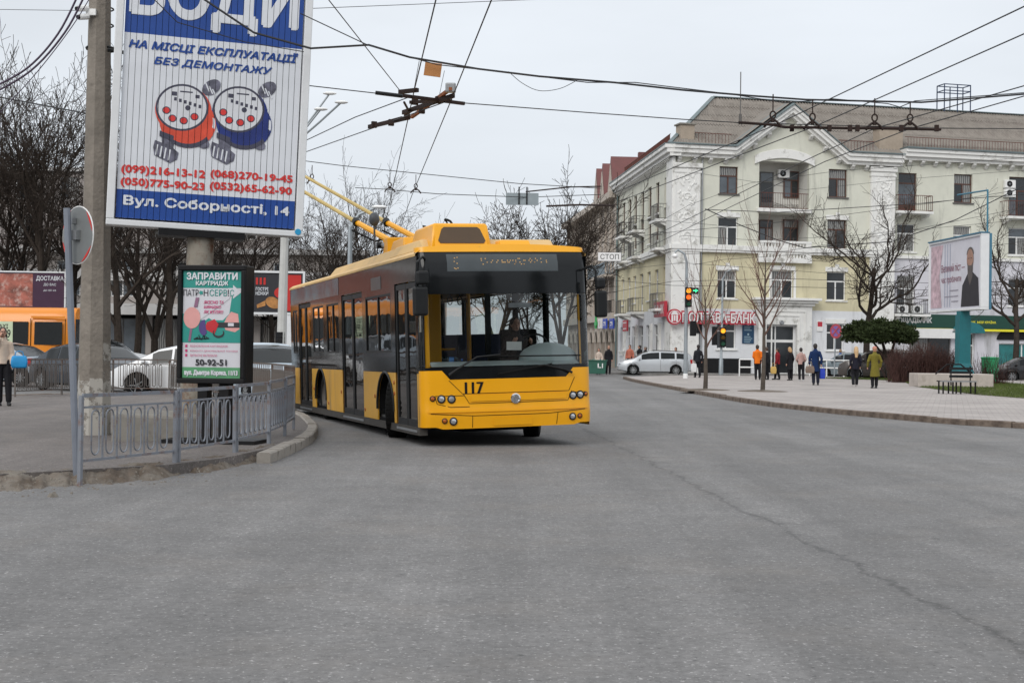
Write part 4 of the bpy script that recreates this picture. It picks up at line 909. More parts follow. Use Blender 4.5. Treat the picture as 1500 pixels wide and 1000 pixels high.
# ------------------------------------------------------------- right side (the one in view): x = 0 at the front, negative to the rear
XR = -11.85; yS = -HW
SIDE_FRONT = fx(HW, 1.0)-.002
doors = [(-1.66, -.33), (-5.95, -4.12), (-10.75, -9.25)]; ARCH = [(-2.42, .60), (-8.22, .60)]
def arch_z(x, z0):
    for c, r in ARCH:
        if abs(x-c) < r: return max(z0, .5+math.sqrt(r*r-(x-c)**2)*1.0)
    return z0
def side_panel(name, m, x0, x1, z0, z1, y, arch=True):
    xs = {x0, x1}
    for c, r in ARCH:
        for i in range(25):
            q = c+r*math.cos(math.pi*i/24)*.9999
            if x0 < q < x1: xs.add(q)
        for q in (c-r-.0005, c+r+.0005):
            if x0 < q < x1: xs.add(q)
    xs = sorted(xs); mb = MB(); s = 1 if y < 0 else -1
    for x in xs:
        zb = arch_z(x, z0) if arch else z0
        mb.v += [(x, y, zb), (x, y, max(z1, zb)), (x, y+s*.02, zb), (x, y+s*.02, max(z1, zb))]
    for i in range(len(xs)-1):
        a, b = 4*i, 4*i+4
        for q in ([a, b, b+1, a+1], [a, a+2, b+2, b], [a+1, b+1, b+3, a+3], [a+2, a+3, b+3, b+2]): mb.f.append(q); mb.m.append(0)
    return mb.build(name, m, bus, rot=TILT)
ZS = .27
segs = [(SIDE_FRONT, doors[0][1]), (doors[0][0], doors[1][1]), (doors[1][0], doors[2][1]), (doors[2][0], XR)]
for a, b in segs: side_panel('side_panel', M_bys, b+.012, a-.012, ZS+.05, 1.105, yS)
MB().box(XR, SIDE_FRONT-.02, yS-.004, yS+.12, .2, ZS+.045).build('sill_rail', mat('sill_grey', (.06, .055, .05), .7, var=.3), bus, rot=TILT)
# black window band, its openings and panes
wx = [(-1.86, -3.92), (-6.15, -7.55), (-7.75, -9.1), (-10.85, -11.6)]
m = MB(); ops = [(b+.08, a-.08, 1.42, 2.36) for a, b in wx] + [(a, b, .2, 2.48) for a, b in doors]
wall_open(m, XR, SIDE_FRONT, 1.108, 2.828, ops, .05, 0)
band = MB(); band.v = [(x, yS+y, z) for x, y, z in m.v]; band.f = m.f; band.m = m.m; band.build('window_band', M_bb, bus, rot=TILT)
for a, b in wx:
    mb = MB(); u0, u1 = b+.08, a-.08; um = (u0+u1)/2
    for p, q, r, s in ((u0, u0+.035, 1.42, 2.36), (u1-.035, u1, 1.42, 2.36), (u0+.035, u1-.035, 1.42, 1.455), (u0+.035, u1-.035, 2.325, 2.36), (um-.03, um+.03, 1.455, 2.325)): mb.box(p, q, yS+.002, yS+.045, r, s)
    wo = mb.build('side_window', M_plas, bus, rot=TILT)
    for p, q in ((u0+.035, um-.03), (um+.03, u1-.035)): MB().quad((p, yS+.02, 1.455), (q, yS+.022, 1.455), (q, yS+.02, 2.325), (p, yS+.018, 2.325)).build('pane', M_bgl, wo)
for k, (a, b) in enumerate(doors):
    um = (a+b)/2; mb = MB()
    for p, q in ((a, um), (um, b)):
        for u0, u1, z0, z1 in ((p+.01, p+.07, .3, 2.46), (q-.07, q-.01, .3, 2.46), (p+.07, q-.07, .3, .42), (p+.07, q-.07, 2.38, 2.46)): mb.box(u0, u1, yS+.015, yS+.05, z0, z1)
    d = mb.build('door', M_plas, bus, rot=TILT)
    for p, q in ((a, um), (um, b)):
        MB().quad((p+.07, yS+.032, .42), (q-.07, yS+.032, .42), (q-.07, yS+.032, 2.38), (p+.07, yS+.032, 2.38)).build('pane', M_bdoor, d)
        MB().tube([(p+.14, yS+.1, .75), (p+.14, yS+.1, 1.35)], .016, 6).build('grab_handle', M_plas, d)
    MB().box(a+.02, b-.02, yS-.012, yS+.1, .24, .275).build('step_edge', M_steel, d)
m = MB(); m.tube([(-.3, yS+.16, .35), (-.3, yS+.16, 2.5)], .035, 8); m.build('door_post', M_by, bus, True, rot=TILT)
front_q = MB().quad((SIDE_FRONT, yS+.001, 1.19), (-.325, yS+.001, 1.19), (-.325, yS+.001, 2.5), (SIDE_FRONT-.06, yS+.001, 2.5)).build('quarter_window', M_bgl, bus, rot=TILT)
# teal panel over the rear windows, a reflection painted in as colour
refl_panel = MB(); refl_panel.grid(lambda u, v: (u, yS-.004, v), [-11.75, -10.9, -9.2, -7.7, -6.2], [2.5, 2.82])
refl_panel.build('roofline_reflection', mat('reflection_teal', (.03, .11, .14), .15, var=.75, scale=2.6, spec=.8), bus, rot=TILT)
MB().box(-3.35, -2.6, yS-.006, yS, 2.45, 2.66).build('side_display', mat('display_dark', (.05, .053, .058), .3), bus, rot=TILT)
for (x, z) in ((-1.78, .78), (-3.2, .7), (-6.1, .7), (-9.0, .7), (-11.5, .7), (-4.0, .45), (-1.8, .95), (-7.4, .45)): MB().lathe([(.035, -.012), (.03, -.02)], 10, 'Y', (x, yS+.008, z)).build('side_marker', M_amber, bus, rot=TILT)
# far (left) side and rear
for a, b in ((SIDE_FRONT, XR),): side_panel('side_panel', M_bys, b, a, ZS, 1.105, HW)
m = MB(); lw_ = [(-.5-1.62*i, -1.95-1.62*i) for i in range(7)]; wall_open(m, XR, SIDE_FRONT, 1.108, 2.828, [(b, a, 1.25, 2.4) for a, b in lw_], .05, 0)
bl_ = MB(); bl_.v = [(x, HW-y, z) for x, y, z in m.v]; bl_.f = m.f; bl_.m = m.m; bl_.build('window_band', M_bb, bus, rot=TILT)
for a, b in lw_: MB().quad((b, HW-.02, 1.25), (a, HW-.02, 1.25), (a, HW-.02, 2.4), (b, HW-.02, 2.4)).build('side_window', glass('bus_far_glass', (.7, .73, .72), 1.4), bus, rot=TILT)
m = MB(); ops = [(-.95, .95, 1.3, 2.4)]; wall_open(m, -HW, HW, .3, 2.86, ops, .05, 0); rw = MB(); rw.v = [(XR+y, x, z) for x, y, z in m.v]; rw.f = m.f; rw.m = m.m; rw.build('rear_wall', M_bys, bus, rot=TILT)
MB().quad((XR+.02, -.95, 1.3), (XR+.02, .95, 1.3), (XR+.02, .95, 2.4), (XR+.02, -.95, 2.4)).build('rear_window', glass('bus_far_glass', (.7, .73, .72)), bus, rot=TILT)
# roof
prof = [(-HW-.012, 2.83), (-HW-.012, 2.865), (-1.26, 2.92), (-1.08, 2.96), (-.8, 2.985), (0, 3.0), (.8, 2.985), (1.08, 2.96), (1.26, 2.92), (HW+.012, 2.865), (HW+.012, 2.83)]
m = MB(); m.grid(lambda x, p: (x, p[0], p[1]), [XR-.01, -9, -6, -3, -.24], prof); m.build('roof', M_byr, bus, True, rot=TILT, fix=True)
m = MB(); m.grid(lambda x, p: (x, p[0], p[1]-.05), [XR, -.3], [(-1.24, 2.75), (-1.0, 2.9), (0, 2.95), (1.0, 2.9), (1.24, 2.75)]); m.build('ceiling', mat('bus_ceiling', (.4, .4, .39), .7), bus, rot=TILT)
# roof fairing, front equipment hump, small hump
def loft(secs, name, m, bevel=.03, n4=4):
    mb = MB()
    for s in secs: mb.v += list(s)
    for i in range(len(secs)-1):
        for j in range(n4): mb.f.append([i*n4+j, i*n4+(j+1) % n4, (i+1)*n4+(j+1) % n4, (i+1)*n4+j]); mb.m.append(0)
    mb.f.append(list(range(n4))[::-1]); mb.f.append([(len(secs)-1)*n4+j for j in range(n4)]); mb.m += [0, 0]
    return mb.build(name, m, bus, True, rot=TILT, bevel=bevel)
def rsec(x, y0, y1, z0, z1, in0, in1): return [(x, y0, z0), (x, y0+in0, z1), (x, y1-in1, z1), (x, y1, z0)]
loft([rsec(-.75, -1.16, 1.10, 2.94, 2.99, .1, .1), rsec(-.95, -1.17, 1.12, 2.94, 3.13, .1, .1), rsec(-2.6, -1.17, 1.12, 2.94, 3.13, .12, .1), rsec(-2.75, -1.17, 1.12, 2.93, 3.11, .12, .1), rsec(-7.9, -1.17, 1.12, 2.93, 3.10, .14, .1), rsec(-8.3, -1.1, 1.05, 2.93, 3.0, .1, .1)], 'roof_fairing', M_byr)
hump = loft([rsec(-.62, -1.02, -.02, 2.96, 2.99, .05, .05), rsec(-.74, -1.0, .0, 2.96, 3.36, .08, .08), rsec(-1.9, -1.0, .0, 3.0, 3.36, .1, .08), rsec(-2.15, -1.0, .0, 3.0, 3.14, .1, .08)], 'roof_hump', M_by, .05)
hg = [(-.84, 3.05), (-.16, 3.05), (-.13, 3.09), (-.2, 3.27), (-.24, 3.30), (-.76, 3.30), (-.8, 3.27), (-.87, 3.09)]
MB().add([(-.62-(z-2.99)/.37*.12+.012, y, z) for y, z in hg]+[(-.62-(z-2.99)/.37*.12-.03, y, z) for y, z in hg], [list(range(8))]+[[i, (i+1) % 8, 8+(i+1) % 8, 8+i] for i in range(8)]).build('hump_grille', mat('hump_grille', (.07, .042, .02), .5), hump)
loft([rsec(-.6, .06, .62, 2.99, 3.0, .04, .04), rsec(-.68, .06, .62, 2.99, 3.1, .05, .05), rsec(-1.5, .06, .62, 2.99, 3.1, .05, .05)], 'roof_hump', M_by, .03)
loft([rsec(-2.2, -1.05, -.45, 3.08, 3.1, .03, .03), rsec(-2.35, -1.05, -.45, 3.08, 3.28, .06, .06), rsec(-3.1, -1.05, -.45, 3.08, 3.26, .06, .06)], 'roof_hump', M_by, .03)
# trolley gear
def at_roof(px, py, off): x, z = spx(px, py, off); return Vector((x, off, z))
for k, off in enumerate((-.4, .2)):
    base = V3(-6.1, off, 3.1); piv = base+V3(0, 0, .42)
    MB().tube([base, piv], .08, 8).tube([piv+V3(.62, .03, -.16), piv+V3(-.1, 0, .02)], .055, 8).build('pole_base', M_by, bus, True, rot=TILT)
    tip = piv+V3(-5.3, -1.82, 2.15)
    q = piv.lerp(tip, .2)
    po = MB().tube([piv+V3(.25, .08, -.08), q], [.065, .052], 8).build('trolley_pole', M_by, bus, True, rot=TILT)
    MB().tube([q, piv.lerp(tip, .6), tip], [.042, .036, .026], 8).build('pole_tube', mat('pole_cream', (.5, .37, .13), .5, var=.15), po, True)
    MB().tube([q-V3(.04, 0, -.03), q+V3(.06, 0, -.04)], .075, 10).build('pole_collar', M_plas, po)
    MB().tube([tip, tip+V3(-.05, 0, .1)], .03, 6).box(tip.x-.14, tip.x+.06, tip.y-.04, tip.y+.04, tip.z+.08, tip.z+.14).build('trolley_head', M_black, po)
    m = MB()
    for dy in (.09, -.09): m.tube([piv+V3(.75, dy, -.2), piv+V3(.05, dy, -.1)], .05, 8)
    m.build('pole_spring', M_steel, bus, True, rot=TILT)
    MB().tube([piv+V3(.1, .1, .05), piv+V3(-.6, -.1, .02), piv+V3(-1.2, -.42, .28)], .018, 5).build('pole_cable', M_rubber, bus, True, rot=TILT)
MB().box(-6.7, -5.3, -.75, .6, 3.0, 3.16).tube([(-6.1, -.6, 3.42), (-6.1, .45, 3.42)], .06, 8).build('gear_frame', M_plas, bus, rot=TILT)
MB().box(-5.5, -5.2, -.6, -.2, 3.1, 3.5).box(-5.55, -5.2, .1, .45, 3.1, 3.52).build('gear_block', M_by, bus, rot=TILT, bevel=.02)
m = MB(); m.tube([(-5.6, -.75, 3.1), (-5.6, -.75, 3.75)], .02, 6); m.ell((-5.6, -.75, 3.86), (.1, .1, .13), 10, 6); m.build('roof_insulator', mat('grey_insulator', (.06, .065, .075), .5), bus, True, rot=TILT)
for (x, y, r) in ((-2.9, -.1, .17), (-3.6, -.3, .14), (-2.2, -.3, .13)):
    MB().tube([(x+r*math.cos(a), y+.04*math.sin(3*a), 3.3+r*.9+r*math.sin(a)) for a in [k*math.pi/9-.9 for k in range(17)]], .014, 5).build('roof_cable', M_rubber, bus, True, rot=TILT)
MB().tube([(-2.6, -.2, 3.2), (-3.5, -.2, 3.24)], .07, 10).build('roof_reservoir', M_steel, bus, True, rot=TILT)
MB().box(-2.9, -2.6, -.5, .1, 3.05, 3.36).build('roof_box', M_by, bus, rot=TILT, bevel=.02)
# mirrors
def mirror(y, z0, z1, w, px_off, name='mirror'):
    o = MB().box(-.055, .055, -w/2, w/2, 0, z1-z0).build(name, M_plas, bus, rot=TILT, loc=(px_off, y, z0), bevel=.035)
    MB().quad((-.0585, -w/2+.03, .03), (-.0585, w/2-.03, .03), (-.0585, w/2-.03, z1-z0-.03), (-.0585, -w/2+.03, z1-z0-.03)).build('mirror_glass', M_chrome, o); return o
mirror(-1.43, 1.90, 2.32, .22, .12); mirror(-1.41, 2.35, 2.55, .19, .12)
MB().tube([(-.2, -1.2, 2.78), (.06, -1.3, 2.8), (.12, -1.4, 2.72), (.12, -1.42, 2.4), (.12, -1.43, 2.2)], .018, 6).build('mirror_arm', M_plas, bus, True, rot=TILT)
mirror(1.34, 1.93, 2.33, .19, .16); mirror(1.32, 2.36, 2.52, .15, .16)
MB().tube([(-.2, 1.2, 2.6), (.1, 1.3, 2.66), (.16, 1.34, 2.58), (.16, 1.34, 2.3)], .018, 6).build('mirror_arm', M_plas, bus, True, rot=TILT)
# wheels
def wheel_parts(parent, loc, R, wd, rimm, steer=0, spokes=0, hub=.25, side=-1, rimr=.6):
    R2 = R
    w = MB().lathe([(R*rimr, -wd/2), (R*.93, -wd/2), (R*.985, -wd*.42), (R, -wd*.3), (R, wd*.3), (R*.985, wd*.42), (R*.93, wd/2), (R*rimr, wd/2)], 28, 'Y', cap=False).build('wheel', M_rubber, parent, True, loc=loc, rot=(0, 0, steer), angle=50)
    s = side
    rm = MB().lathe([(R*(rimr+.01), s*wd*.5), (R*rimr, s*wd*.42), (R*(rimr-.08), s*wd*.30), (R*.2, s*wd*.36), (R*.12, s*wd*.42), (.001, s*wd*.42)], 24, 'Y', cap=False); rm.build('rim', rimm, w, True)
    if spokes:
        m = MB()
        for k in range(spokes):
            a = 2*math.pi*k/spokes; c, q = math.cos(a), math.sin(a); m.beam((R*.12*c, s*wd*.44, R*.12*q), (R*rimr*c*.97, s*wd*.44, R*rimr*q*.97), R*.1, .02, up=(0, 1, 0))
        m.build('spoke', rimm, w)
        MB().lathe([(R*(rimr-.02), s*wd*.38), (R*.1, s*wd*.38)], 20, 'Y', cap=False).build('brake_shade', M_dark, w)
    return w
M_rimg = mat('rim_grey', (.12, .11, .1), .7, .3, var=.3)
for (x, _r) in ARCH:
    for s in (-1, 1):
        st = rad(-22) if x > -4 else 0
        wv = wheel_parts(bus, (x, s*(HW-.18), .48), .48, .27, M_rimg, st, side=s)
        if x > -4 and True:
            m = MB()
            for k in range(36):
                a = 2*math.pi*k/36
                for q in (-.09, 0, .09): m.box(-.018, .018, q-.035, q+.035, 0, .012) if False else m.add([((.474+dz)*math.cos(a+da), q+dq, (.474+dz)*math.sin(a+da)) for dz in (0, .012) for da, dq in ((-.05, -.034), (.05, -.034), (.05, .034), (-.05, .034))], [[4, 5, 6, 7], [0, 1, 5, 4], [1, 2, 6, 5], [2, 3, 7, 6], [3, 0, 4, 7]])
            m.build('tread', M_rubber, wv)
    m = MB(); m.grid(lambda a, y: (x+.62*math.cos(a), y, .5+.62*math.sin(a)), [math.pi*i/16 for i in range(17)], [-HW+.02, -.6, .6, HW-.02]); m.build('wheel_arch_liner', M_dark, bus, rot=TILT)
for (x, _r) in ARCH:
    mb = MB(); mb.tube([(x+.605*math.cos(math.pi*i/20), yS-.006, .5+.605*math.sin(math.pi*i/20)) for i in range(21)], .022, 6); mb.build('wheel_arch_trim', M_plas, bus, True, rot=TILT)
MB().box(XR+.1, -.35, -HW+.03, HW-.03, .3, .36).box(-10, -.8, -.5, .5, .2, .298).build('underframe', M_dark, bus, rot=TILT)
# interior
MB().box(XR+.05, -.35, -HW+.07, HW-.07, .362, .40).build('floor', mat('bus_floor', (.07, .07, .07), .8), bus, rot=TILT)
M_dash = mat('dashboard_grey', (.7, .8, .8), .6, var=.06)
m = MB(); m.grid(lambda y, t: (fx(y, 1.19)-.06-.42*t, y, 1.2+.07*math.sin(t*3)), [-1.15+.1*i for i in range(24)], [0, .25, .5, .75, 1]); m.build('dashboard_shelf', M_dash, bus, True, rot=TILT)
pod = MB(); pod.ell((-.55, .80, 1.28), (.36, .46, .25), 20, 10); pod.build('instrument_pod', M_dash, bus, True, rot=TILT)
m = MB(); m.box(-.58, -.50, -1.15, 1.2, .4, 1.19); m.build('dashboard_front', M_dark, bus, rot=TILT)
MB().tube([(-.98+.2*math.cos(a)*.45, .72+.22*math.sin(a), 1.46+.2*math.cos(a)) for a in [k*math.pi/10 for k in range(21)]], .017, 6).build('steering_wheel', M_plas, bus, True, rot=TILT)
MB().box(-1.78, -1.68, .42, 1.02, .8, 1.75).box(-1.7, -1.2, .45, .98, .75, .88).build('driver_seat', M_dark, bus, rot=TILT, bevel=.03)
m = MB(); m.box(-2.02, -1.98, .28, 1.2, .4, 1.35); m.box(-2.03, -1.97, .25, .33, 1.35, 2.7); m.build('cab_partition', mat('cab_partition', (.05, .055, .06), .4), bus, rot=TILT)
MB().box(-1.9, -1.8, -.78, -.54, .4, 2.75).build('yellow_pillar', M_by, bus, rot=TILT, bevel=.02)
for (x, y, r) in ((-2.0, -.02, .026), (-4.4, -.45, .022), (-3.9, .5, .02), (-5.8, -.5, .022), (-7.2, .45, .02)): MB().tube([(x, y, .4), (x, y, 2.85)], r, 8).build('handrail', M_by, bus, True, rot=TILT)
for y in (-.45, .45): MB().tube([(-2, y, 2.35), (-10, y, 2.35)], .018, 6).build('handrail', M_by, bus, True, rot=TILT)
MB().tube([(-2.6, -.6, 1.45), (-2.6, -.1, 1.45)], .02, 6).build('handrail', M_by, bus, True, rot=TILT)
sm = MB().box(-.22, .22, -.4, .4, 0, .1).box(-.27, -.2, -.4, .4, .1, .75).mesh('seat', mat('seat_fabric', (.03, .035, .06), .9)); 
for i in range(7):
    for y in (.78, -.78):
        x = -3.1-i*.95
        if y < 0 and (-6.1 < x < -3.9 or -10.8 < x < -9.2): continue
        put('seat', sm, bus, loc=(x, y, .95), rot=TILT)
hs = MB().tube([(.0, .04*math.cos(a), -.13+.07*math.sin(a)) for a in [k*math.pi/6 for k in range(13)]], .008, 5).tube([(0, 0, 0), (0, 0, -.07)], .008, 4).mesh('hanging_strap', M_plas)
for i in range(4): put('hanging_strap', hs, bus, loc=(-2.3-.02*i, -.5+.17*i, 2.35), rot=TILT)
y, z = fpx(776, 366+90); MB().box(-.34, -.30, y-.16, y+.2, 2.06, 2.13).build('inner_mirror', M_steel, bus, rot=TILT)
for (px, py, s, c, lab) in ((661, 524, .035, (.25, .5, .5), 'clear bottle lying on the dashboard shelf'),):
    pass
# small things lying on the dashboard
def on_bus(x, y, z):
    r = Matrix.Rotation(BANG, 4, 'Z') @ (Matrix.Rotation(TILT[1], 4, 'Y') @ Matrix.Rotation(TILT[0], 4, 'X')); return BO + (r @ Vector((x, y, z)))
b = empty('plastic_bottle', 'clear plastic bottle with blue cap lying behind the windscreen', 'bottle', on_bus(-.32, -.78, 1.30), BANG+rad(80))
MB().lathe([(.001, -.16), (.035, -.155), (.037, .06), (.014, .11), (.014, .13)], 12, 'X').build('bottle_body', glass('bottle_plastic', (.55, .75, .78), 1.4), b, True); MB().lathe([(.017, .13), (.017, .155)], 10, 'X').build('cap', mat('cap_blue', (.02, .12, .5), .4), b)
MB().lathe([(.0375, -.05), (.0375, .02)], 12, 'X').build('bottle_label', mat('bottle_label', (.05, .2, .5), .5), b)
pp = MB().box(-.005, .005, -.12, .12, 0, .13).build('paper_sheet', mat('paper', (.8, .8, .78), .8, var=.03), None, loc=on_bus(-.62, .28, 1.42), rot=(0, 0, BANG)); tag(pp, 'white paper sheet propped behind the windscreen beside the driver', 'paper')
# ================================================================== cars (local: x forward, y left, z up; origin under the middle)
M_cg = mat('car_glass', (.009, .011, .012), .04, var=.2, spec=.28)
M_tail = mat('tail_lamp_red', (.35, .01, .01), .2); M_plate = mat('number_plate', (.7, .7, .68), .5)
def interp(tab, x):
    if x <= tab[0][0]: return tab[0][1]
    for (a, va), (b, vb) in zip(tab[:-1], tab[1:]):
        if x <= b:
            t = (x-a)/(b-a); t = t*t*(3-2*t) if abs(vb-va) > .0 and False else t; return va+(vb-va)*t
    return tab[-1][1]
def car(name, label, loc, rz, L, W, top, belt, win, pillars, paint, wheels, R=.32, rim=None, rear_lamp=True, spokes=10, dark_low=False, roofrails=False, wgl=None):
    """top: (x, z) upper profile, belt: (x, z) shoulder line, win: (x_screen_base, x_roof_front, x_roof_rear, x_rear_base)"""
    c = empty(name, label, 'car', loc, rz); hl = L/2; wh = W/2
    xs = sorted({-hl, hl, *[-hl+L*i/44 for i in range(45)], *[p[0] for p in top], *[w+R*1.16*math.cos(math.pi*i/12) for w in wheels for i in range(13)], *[w+s*(R*1.16+.004) for w in wheels for s in (-1, 1)]})
    xs = [x for x in xs if -hl <= x <= hl]
    def wid(x):
        e = max(0, (abs(x)-(hl-.75))/.75); return wh*(1-.24*e**2.2)
    def zbot(x):
        z = .2+.10*max(0, (abs(x)-(hl-.5))/.5)
        for w in wheels:
            if abs(x-w) < R*1.16: z = max(z, R+math.sqrt((R*1.16)**2-(x-w)**2))
        return z
    x_sb, x_rf, x_rr, x_rb = win
    def cab(x):                                   # 1 in the cabin, 0 over bonnet and boot
        if x > x_sb or x < x_rb: return 0
        if x > x_rf: return (x_sb-x)/(x_sb-x_rf)
        if x < x_rr: return (x-x_rb)/(x_rr-x_rb)
        return 1
    def ring(x):
        w, zb, zt = wid(x), zbot(x), interp(top, x); bz = min(interp(belt, x), zt-.015); k = cab(x)
        mid = max(zb+.01, .55*bz+.45*zb); mid = min(mid, bz-.01) if bz-.01 > zb else zb+.005; bz = max(bz, mid+.005)
        wt = w*(.93-.13*k)
        return [(0, zb), (w*.86, zb), (w*.975, zb+.05 if zb < .45 else zb+.002), (w, mid), (w*.965, bz), (wt, max(zt-.05*(.4+.6*k), bz+.004)), (wt*.86, max(zt-.012, bz+.006)), (wt*.45, zt+.012), (0, zt+.018)]
    mb = MB(); n = 9
    full = [[(x, y, z) for y, z in ring(x)] + [(x, -y, z) for y, z in ring(x)[-2:0:-1]] for x in xs]; k = len(full[0])
    for r in full: mb.v += r
    for i in range(len(xs)-1):
        for j in range(k): mb.f.append([i*k+j, i*k+(j+1) % k, (i+1)*k+(j+1) % k, (i+1)*k+j]); mb.m.append(0)
    mb.f.append(list(range(k))); mb.f.append([(len(xs)-1)*k+j for j in range(k)]); mb.m += [0, 0]
    body = mb.build('body', paint, c, True, angle=40)
    def side_pt(x, t, s, off=.006):
        r = ring(x); a, b = r[4], r[5]; return (x, s*(a[0]+(b[0]-a[0])*t+off), a[1]+(b[1]-a[1])*t)
    G_ = wgl or M_cg
    for s in (-1, 1):                              # side windows between the pillars
        for (a, b) in pillars:
            g_ = MB(); N = 10; xs_ = [a+(b-a)*i/N for i in range(N+1)]
            def pt(x, t):
                hi = 1.0; r = ring(x); lo_z, hi_z = r[4][1], r[5][1]
                return side_pt(x, .10+.80*t, s)
            g_.grid(pt, xs_, [0, .5, 1]); g_.build('side_window', G_, c, True)
    def top_pt(x, t, off=.008):
        r = ring(x); a = [(-r[6][0], r[6][1]), (-r[7][0], r[7][1]), (0, r[8][1]), (r[7][0], r[7][1]), (r[6][0], r[6][1])]; u = t*4; i = min(3, int(u)); f = u-i
        return (x+off*.5, a[i][0]+(a[i+1][0]-a[i][0])*f, a[i][1]+(a[i+1][1]-a[i][1])*f+off)
    ts = [i/8 for i in range(9)]
    MB().grid(lambda x, t: top_pt(x, t), [x_sb-.02+(x_rf-x_sb+.06)*i/8 for i in range(9)], ts).build('windscreen', G_, c, True)
    MB().grid(lambda x, t: (lambda p: (p[0]-.012, p[1], p[2]))(top_pt(x, t)), [x_rb+.04+(x_rr-x_rb-.08)*i/6 for i in range(7)], ts).build('rear_window', G_, c, True)
    bz = interp(belt, hl-.1)
    for s in (-1, 1):
        x = hl-.09; w = wid(x); zt = interp(top, x)
        MB().ell((hl-.13, s*w*.78, min(zt-.07, .72)), (.12, .17, .075), 10, 6).build('headlight', M_lens, c, True)
        if rear_lamp: MB().box(-hl-.004, -hl+.22, s*wid(-hl+.1)*.80, s*(wid(-hl+.1)+.012), .72, .98).build('tail_lamp', M_tail, c, bevel=.02)
        MB().ell((x_sb-.32, s*(wh+.07), interp(belt, x_sb-.3)+.09), (.07, .1, .07), 8, 6).build('wing_mirror', paint, c, True)
        for x in [a for a, b in pillars][:2]:
            MB().box(x+.04, x+.18, s*(wh*.985), s*(wh+.012), interp(belt, x)-.14, interp(belt, x)-.11).build('door_handle', paint, c)
        m = MB()
        for x in [pillars[0][0]-.02]+[b+.02 for a, b in pillars][:2]:
            for (z0, z1) in ((.28, .6), (.6, interp(belt, x)-.02)):
                r0 = ring(x); m.add([(x+d, s*(wh*(.995 if z < .5 else 1.0)*(.985 if z > .7 else 1)+.004), z) for d, z in ((-.006, z0), (.006, z0), (.006, z1), (-.006, z1))], [[0, 1, 2, 3]])
        m.build('door_seam', M_seam, c)
    MB().box(hl-.05, hl+.012, -.42, .42, .33, .52).build('grille', M_plas, c, bevel=.02); MB().box(hl+.0, hl+.02, -.26, .26, .36, .47).build('number_plate', M_plate, c); MB().box(-hl-.02, -hl+.02, -.26, .26, .5, .61).build('number_plate', M_plate, c)
    if roofrails:
        for s in (-1, 1): MB().tube([(x_rf-.3, s*wh*.66, interp(top, x_rf-.3)+.0), (x_rf-.4, s*wh*.66, interp(top, x_rf-.4)+.05), (x_rr+.25, s*wh*.66, interp(top, x_rr+.3)+.05), (x_rr+.15, s*wh*.66, interp(top, x_rr+.1))], .016, 6).build('roof_rail', M_plas, c, True)
    MB().box(-hl+.5, hl-.5, -wh*.8, wh*.8, .17, .25).build('underbody', M_dark, c)
    for w in wheels:
        for s in (-1, 1):
            wheel_parts(c, (w, s*(wh-.11), R), R, .2, rim or M_steel, 0, spokes, side=s, rimr=.66)
            m = MB(); m.grid(lambda a, y: (w+R*1.17*math.cos(a), s*y, R+R*1.17*math.sin(a)), [math.pi*i/10 for i in range(11)], [wh*.45, wh*.985]); m.build('wheel_arch', M_dark, c)
    return c
def paint(name, col, rough=.3, metal=.3, dirt=.05): return mat(name, col, rough, metal*.6, var=.04, scale=1, coat=.3, stain=tuple(q*.75 for q in col), stain_amt=dirt, stain_scale=2)
SEDAN = dict(L=4.75, W=1.82, top=[(-2.375, .86), (-2.25, .98), (-1.65, 1.03), (-1.0, 1.36), (-.35, 1.46), (.3, 1.46), (.85, 1.35), (1.55, .99), (2.0, .86), (2.3, .7), (2.375, .55)], belt=[(-2.375, .8), (-1.5, .95), (0, .93), (1.4, .88), (2.375, .6)], win=(1.52, .55, -.75, -1.62), pillars=[(-1.12, -.5), (-.42, .38), (.45, 1.0)], wheels=(1.42, -1.38), R=.325)
WAGON = dict(L=4.55, W=1.75, top=[(-2.275, .95), (-2.2, 1.2), (-1.95, 1.4), (-1.2, 1.47), (-.2, 1.5), (.35, 1.47), (.8, 1.36), (1.35, 1.0), (1.9, .88), (2.2, .74), (2.275, .6)], belt=[(-2.275, .9), (-1.5, .98), (0, .95), (1.2, .9), (2.275, .62)], win=(1.33, .45, -1.95, -2.22), pillars=[(-1.95, -1.25), (-1.15, -.3), (-.2, .88)], wheels=(1.38, -1.22), R=.32)
HATCH = dict(L=4.1, W=1.72, top=[(-2.05, .95), (-1.95, 1.15), (-1.5, 1.44), (-.8, 1.52), (.1, 1.52), (.6, 1.4), (1.2, 1.0), (1.65, .9), (1.98, .72), (2.05, .58)], belt=[(-2.05, .9), (-1, .96), (0, .95), (1.1, .9), (2.05, .62)], win=(1.18, .3, -1.5, -1.95), pillars=[(-1.45, -.75), (-.65, .15), (.22, .75)], wheels=(1.28, -1.2), R=.31)
SUV = dict(L=4.6, W=1.9, top=[(-2.3, 1.0), (-2.2, 1.3), (-1.95, 1.6), (-1.0, 1.72), (-.1, 1.74), (.4, 1.68), (.8, 1.55), (1.3, 1.15), (1.9, 1.05), (2.22, .9), (2.3, .7)], belt=[(-2.3, 1.0), (-1, 1.1), (0, 1.08), (1.2, 1.04), (2.3, .75)], win=(1.28, .45, -1.9, -2.25), pillars=[(-1.85, -1.15), (-1.05, -.25), (-.15, .8)], wheels=(1.4, -1.35), R=.37)
def gpos(px, Y): return V3(P(px, 520, Y).x, Y, 0)
car('estate_car', 'silver estate car standing side-on before the white corner of the bank house', gpos(959, 87.5), rad(180), paint=paint('car_silver', (.5, .52, .54), .3, .6), rim=mat('hubcap', (.42, .43, .43), .35, .5), roofrails=True, **WAGON)
car('dark_sedan', 'dark blue grey sedan behind the rusty fence left of the concrete pole', gpos(133, 44.5), rad(-40), paint=paint('car_dark_blue', (.02, .026, .036), .25, .1), **SEDAN)
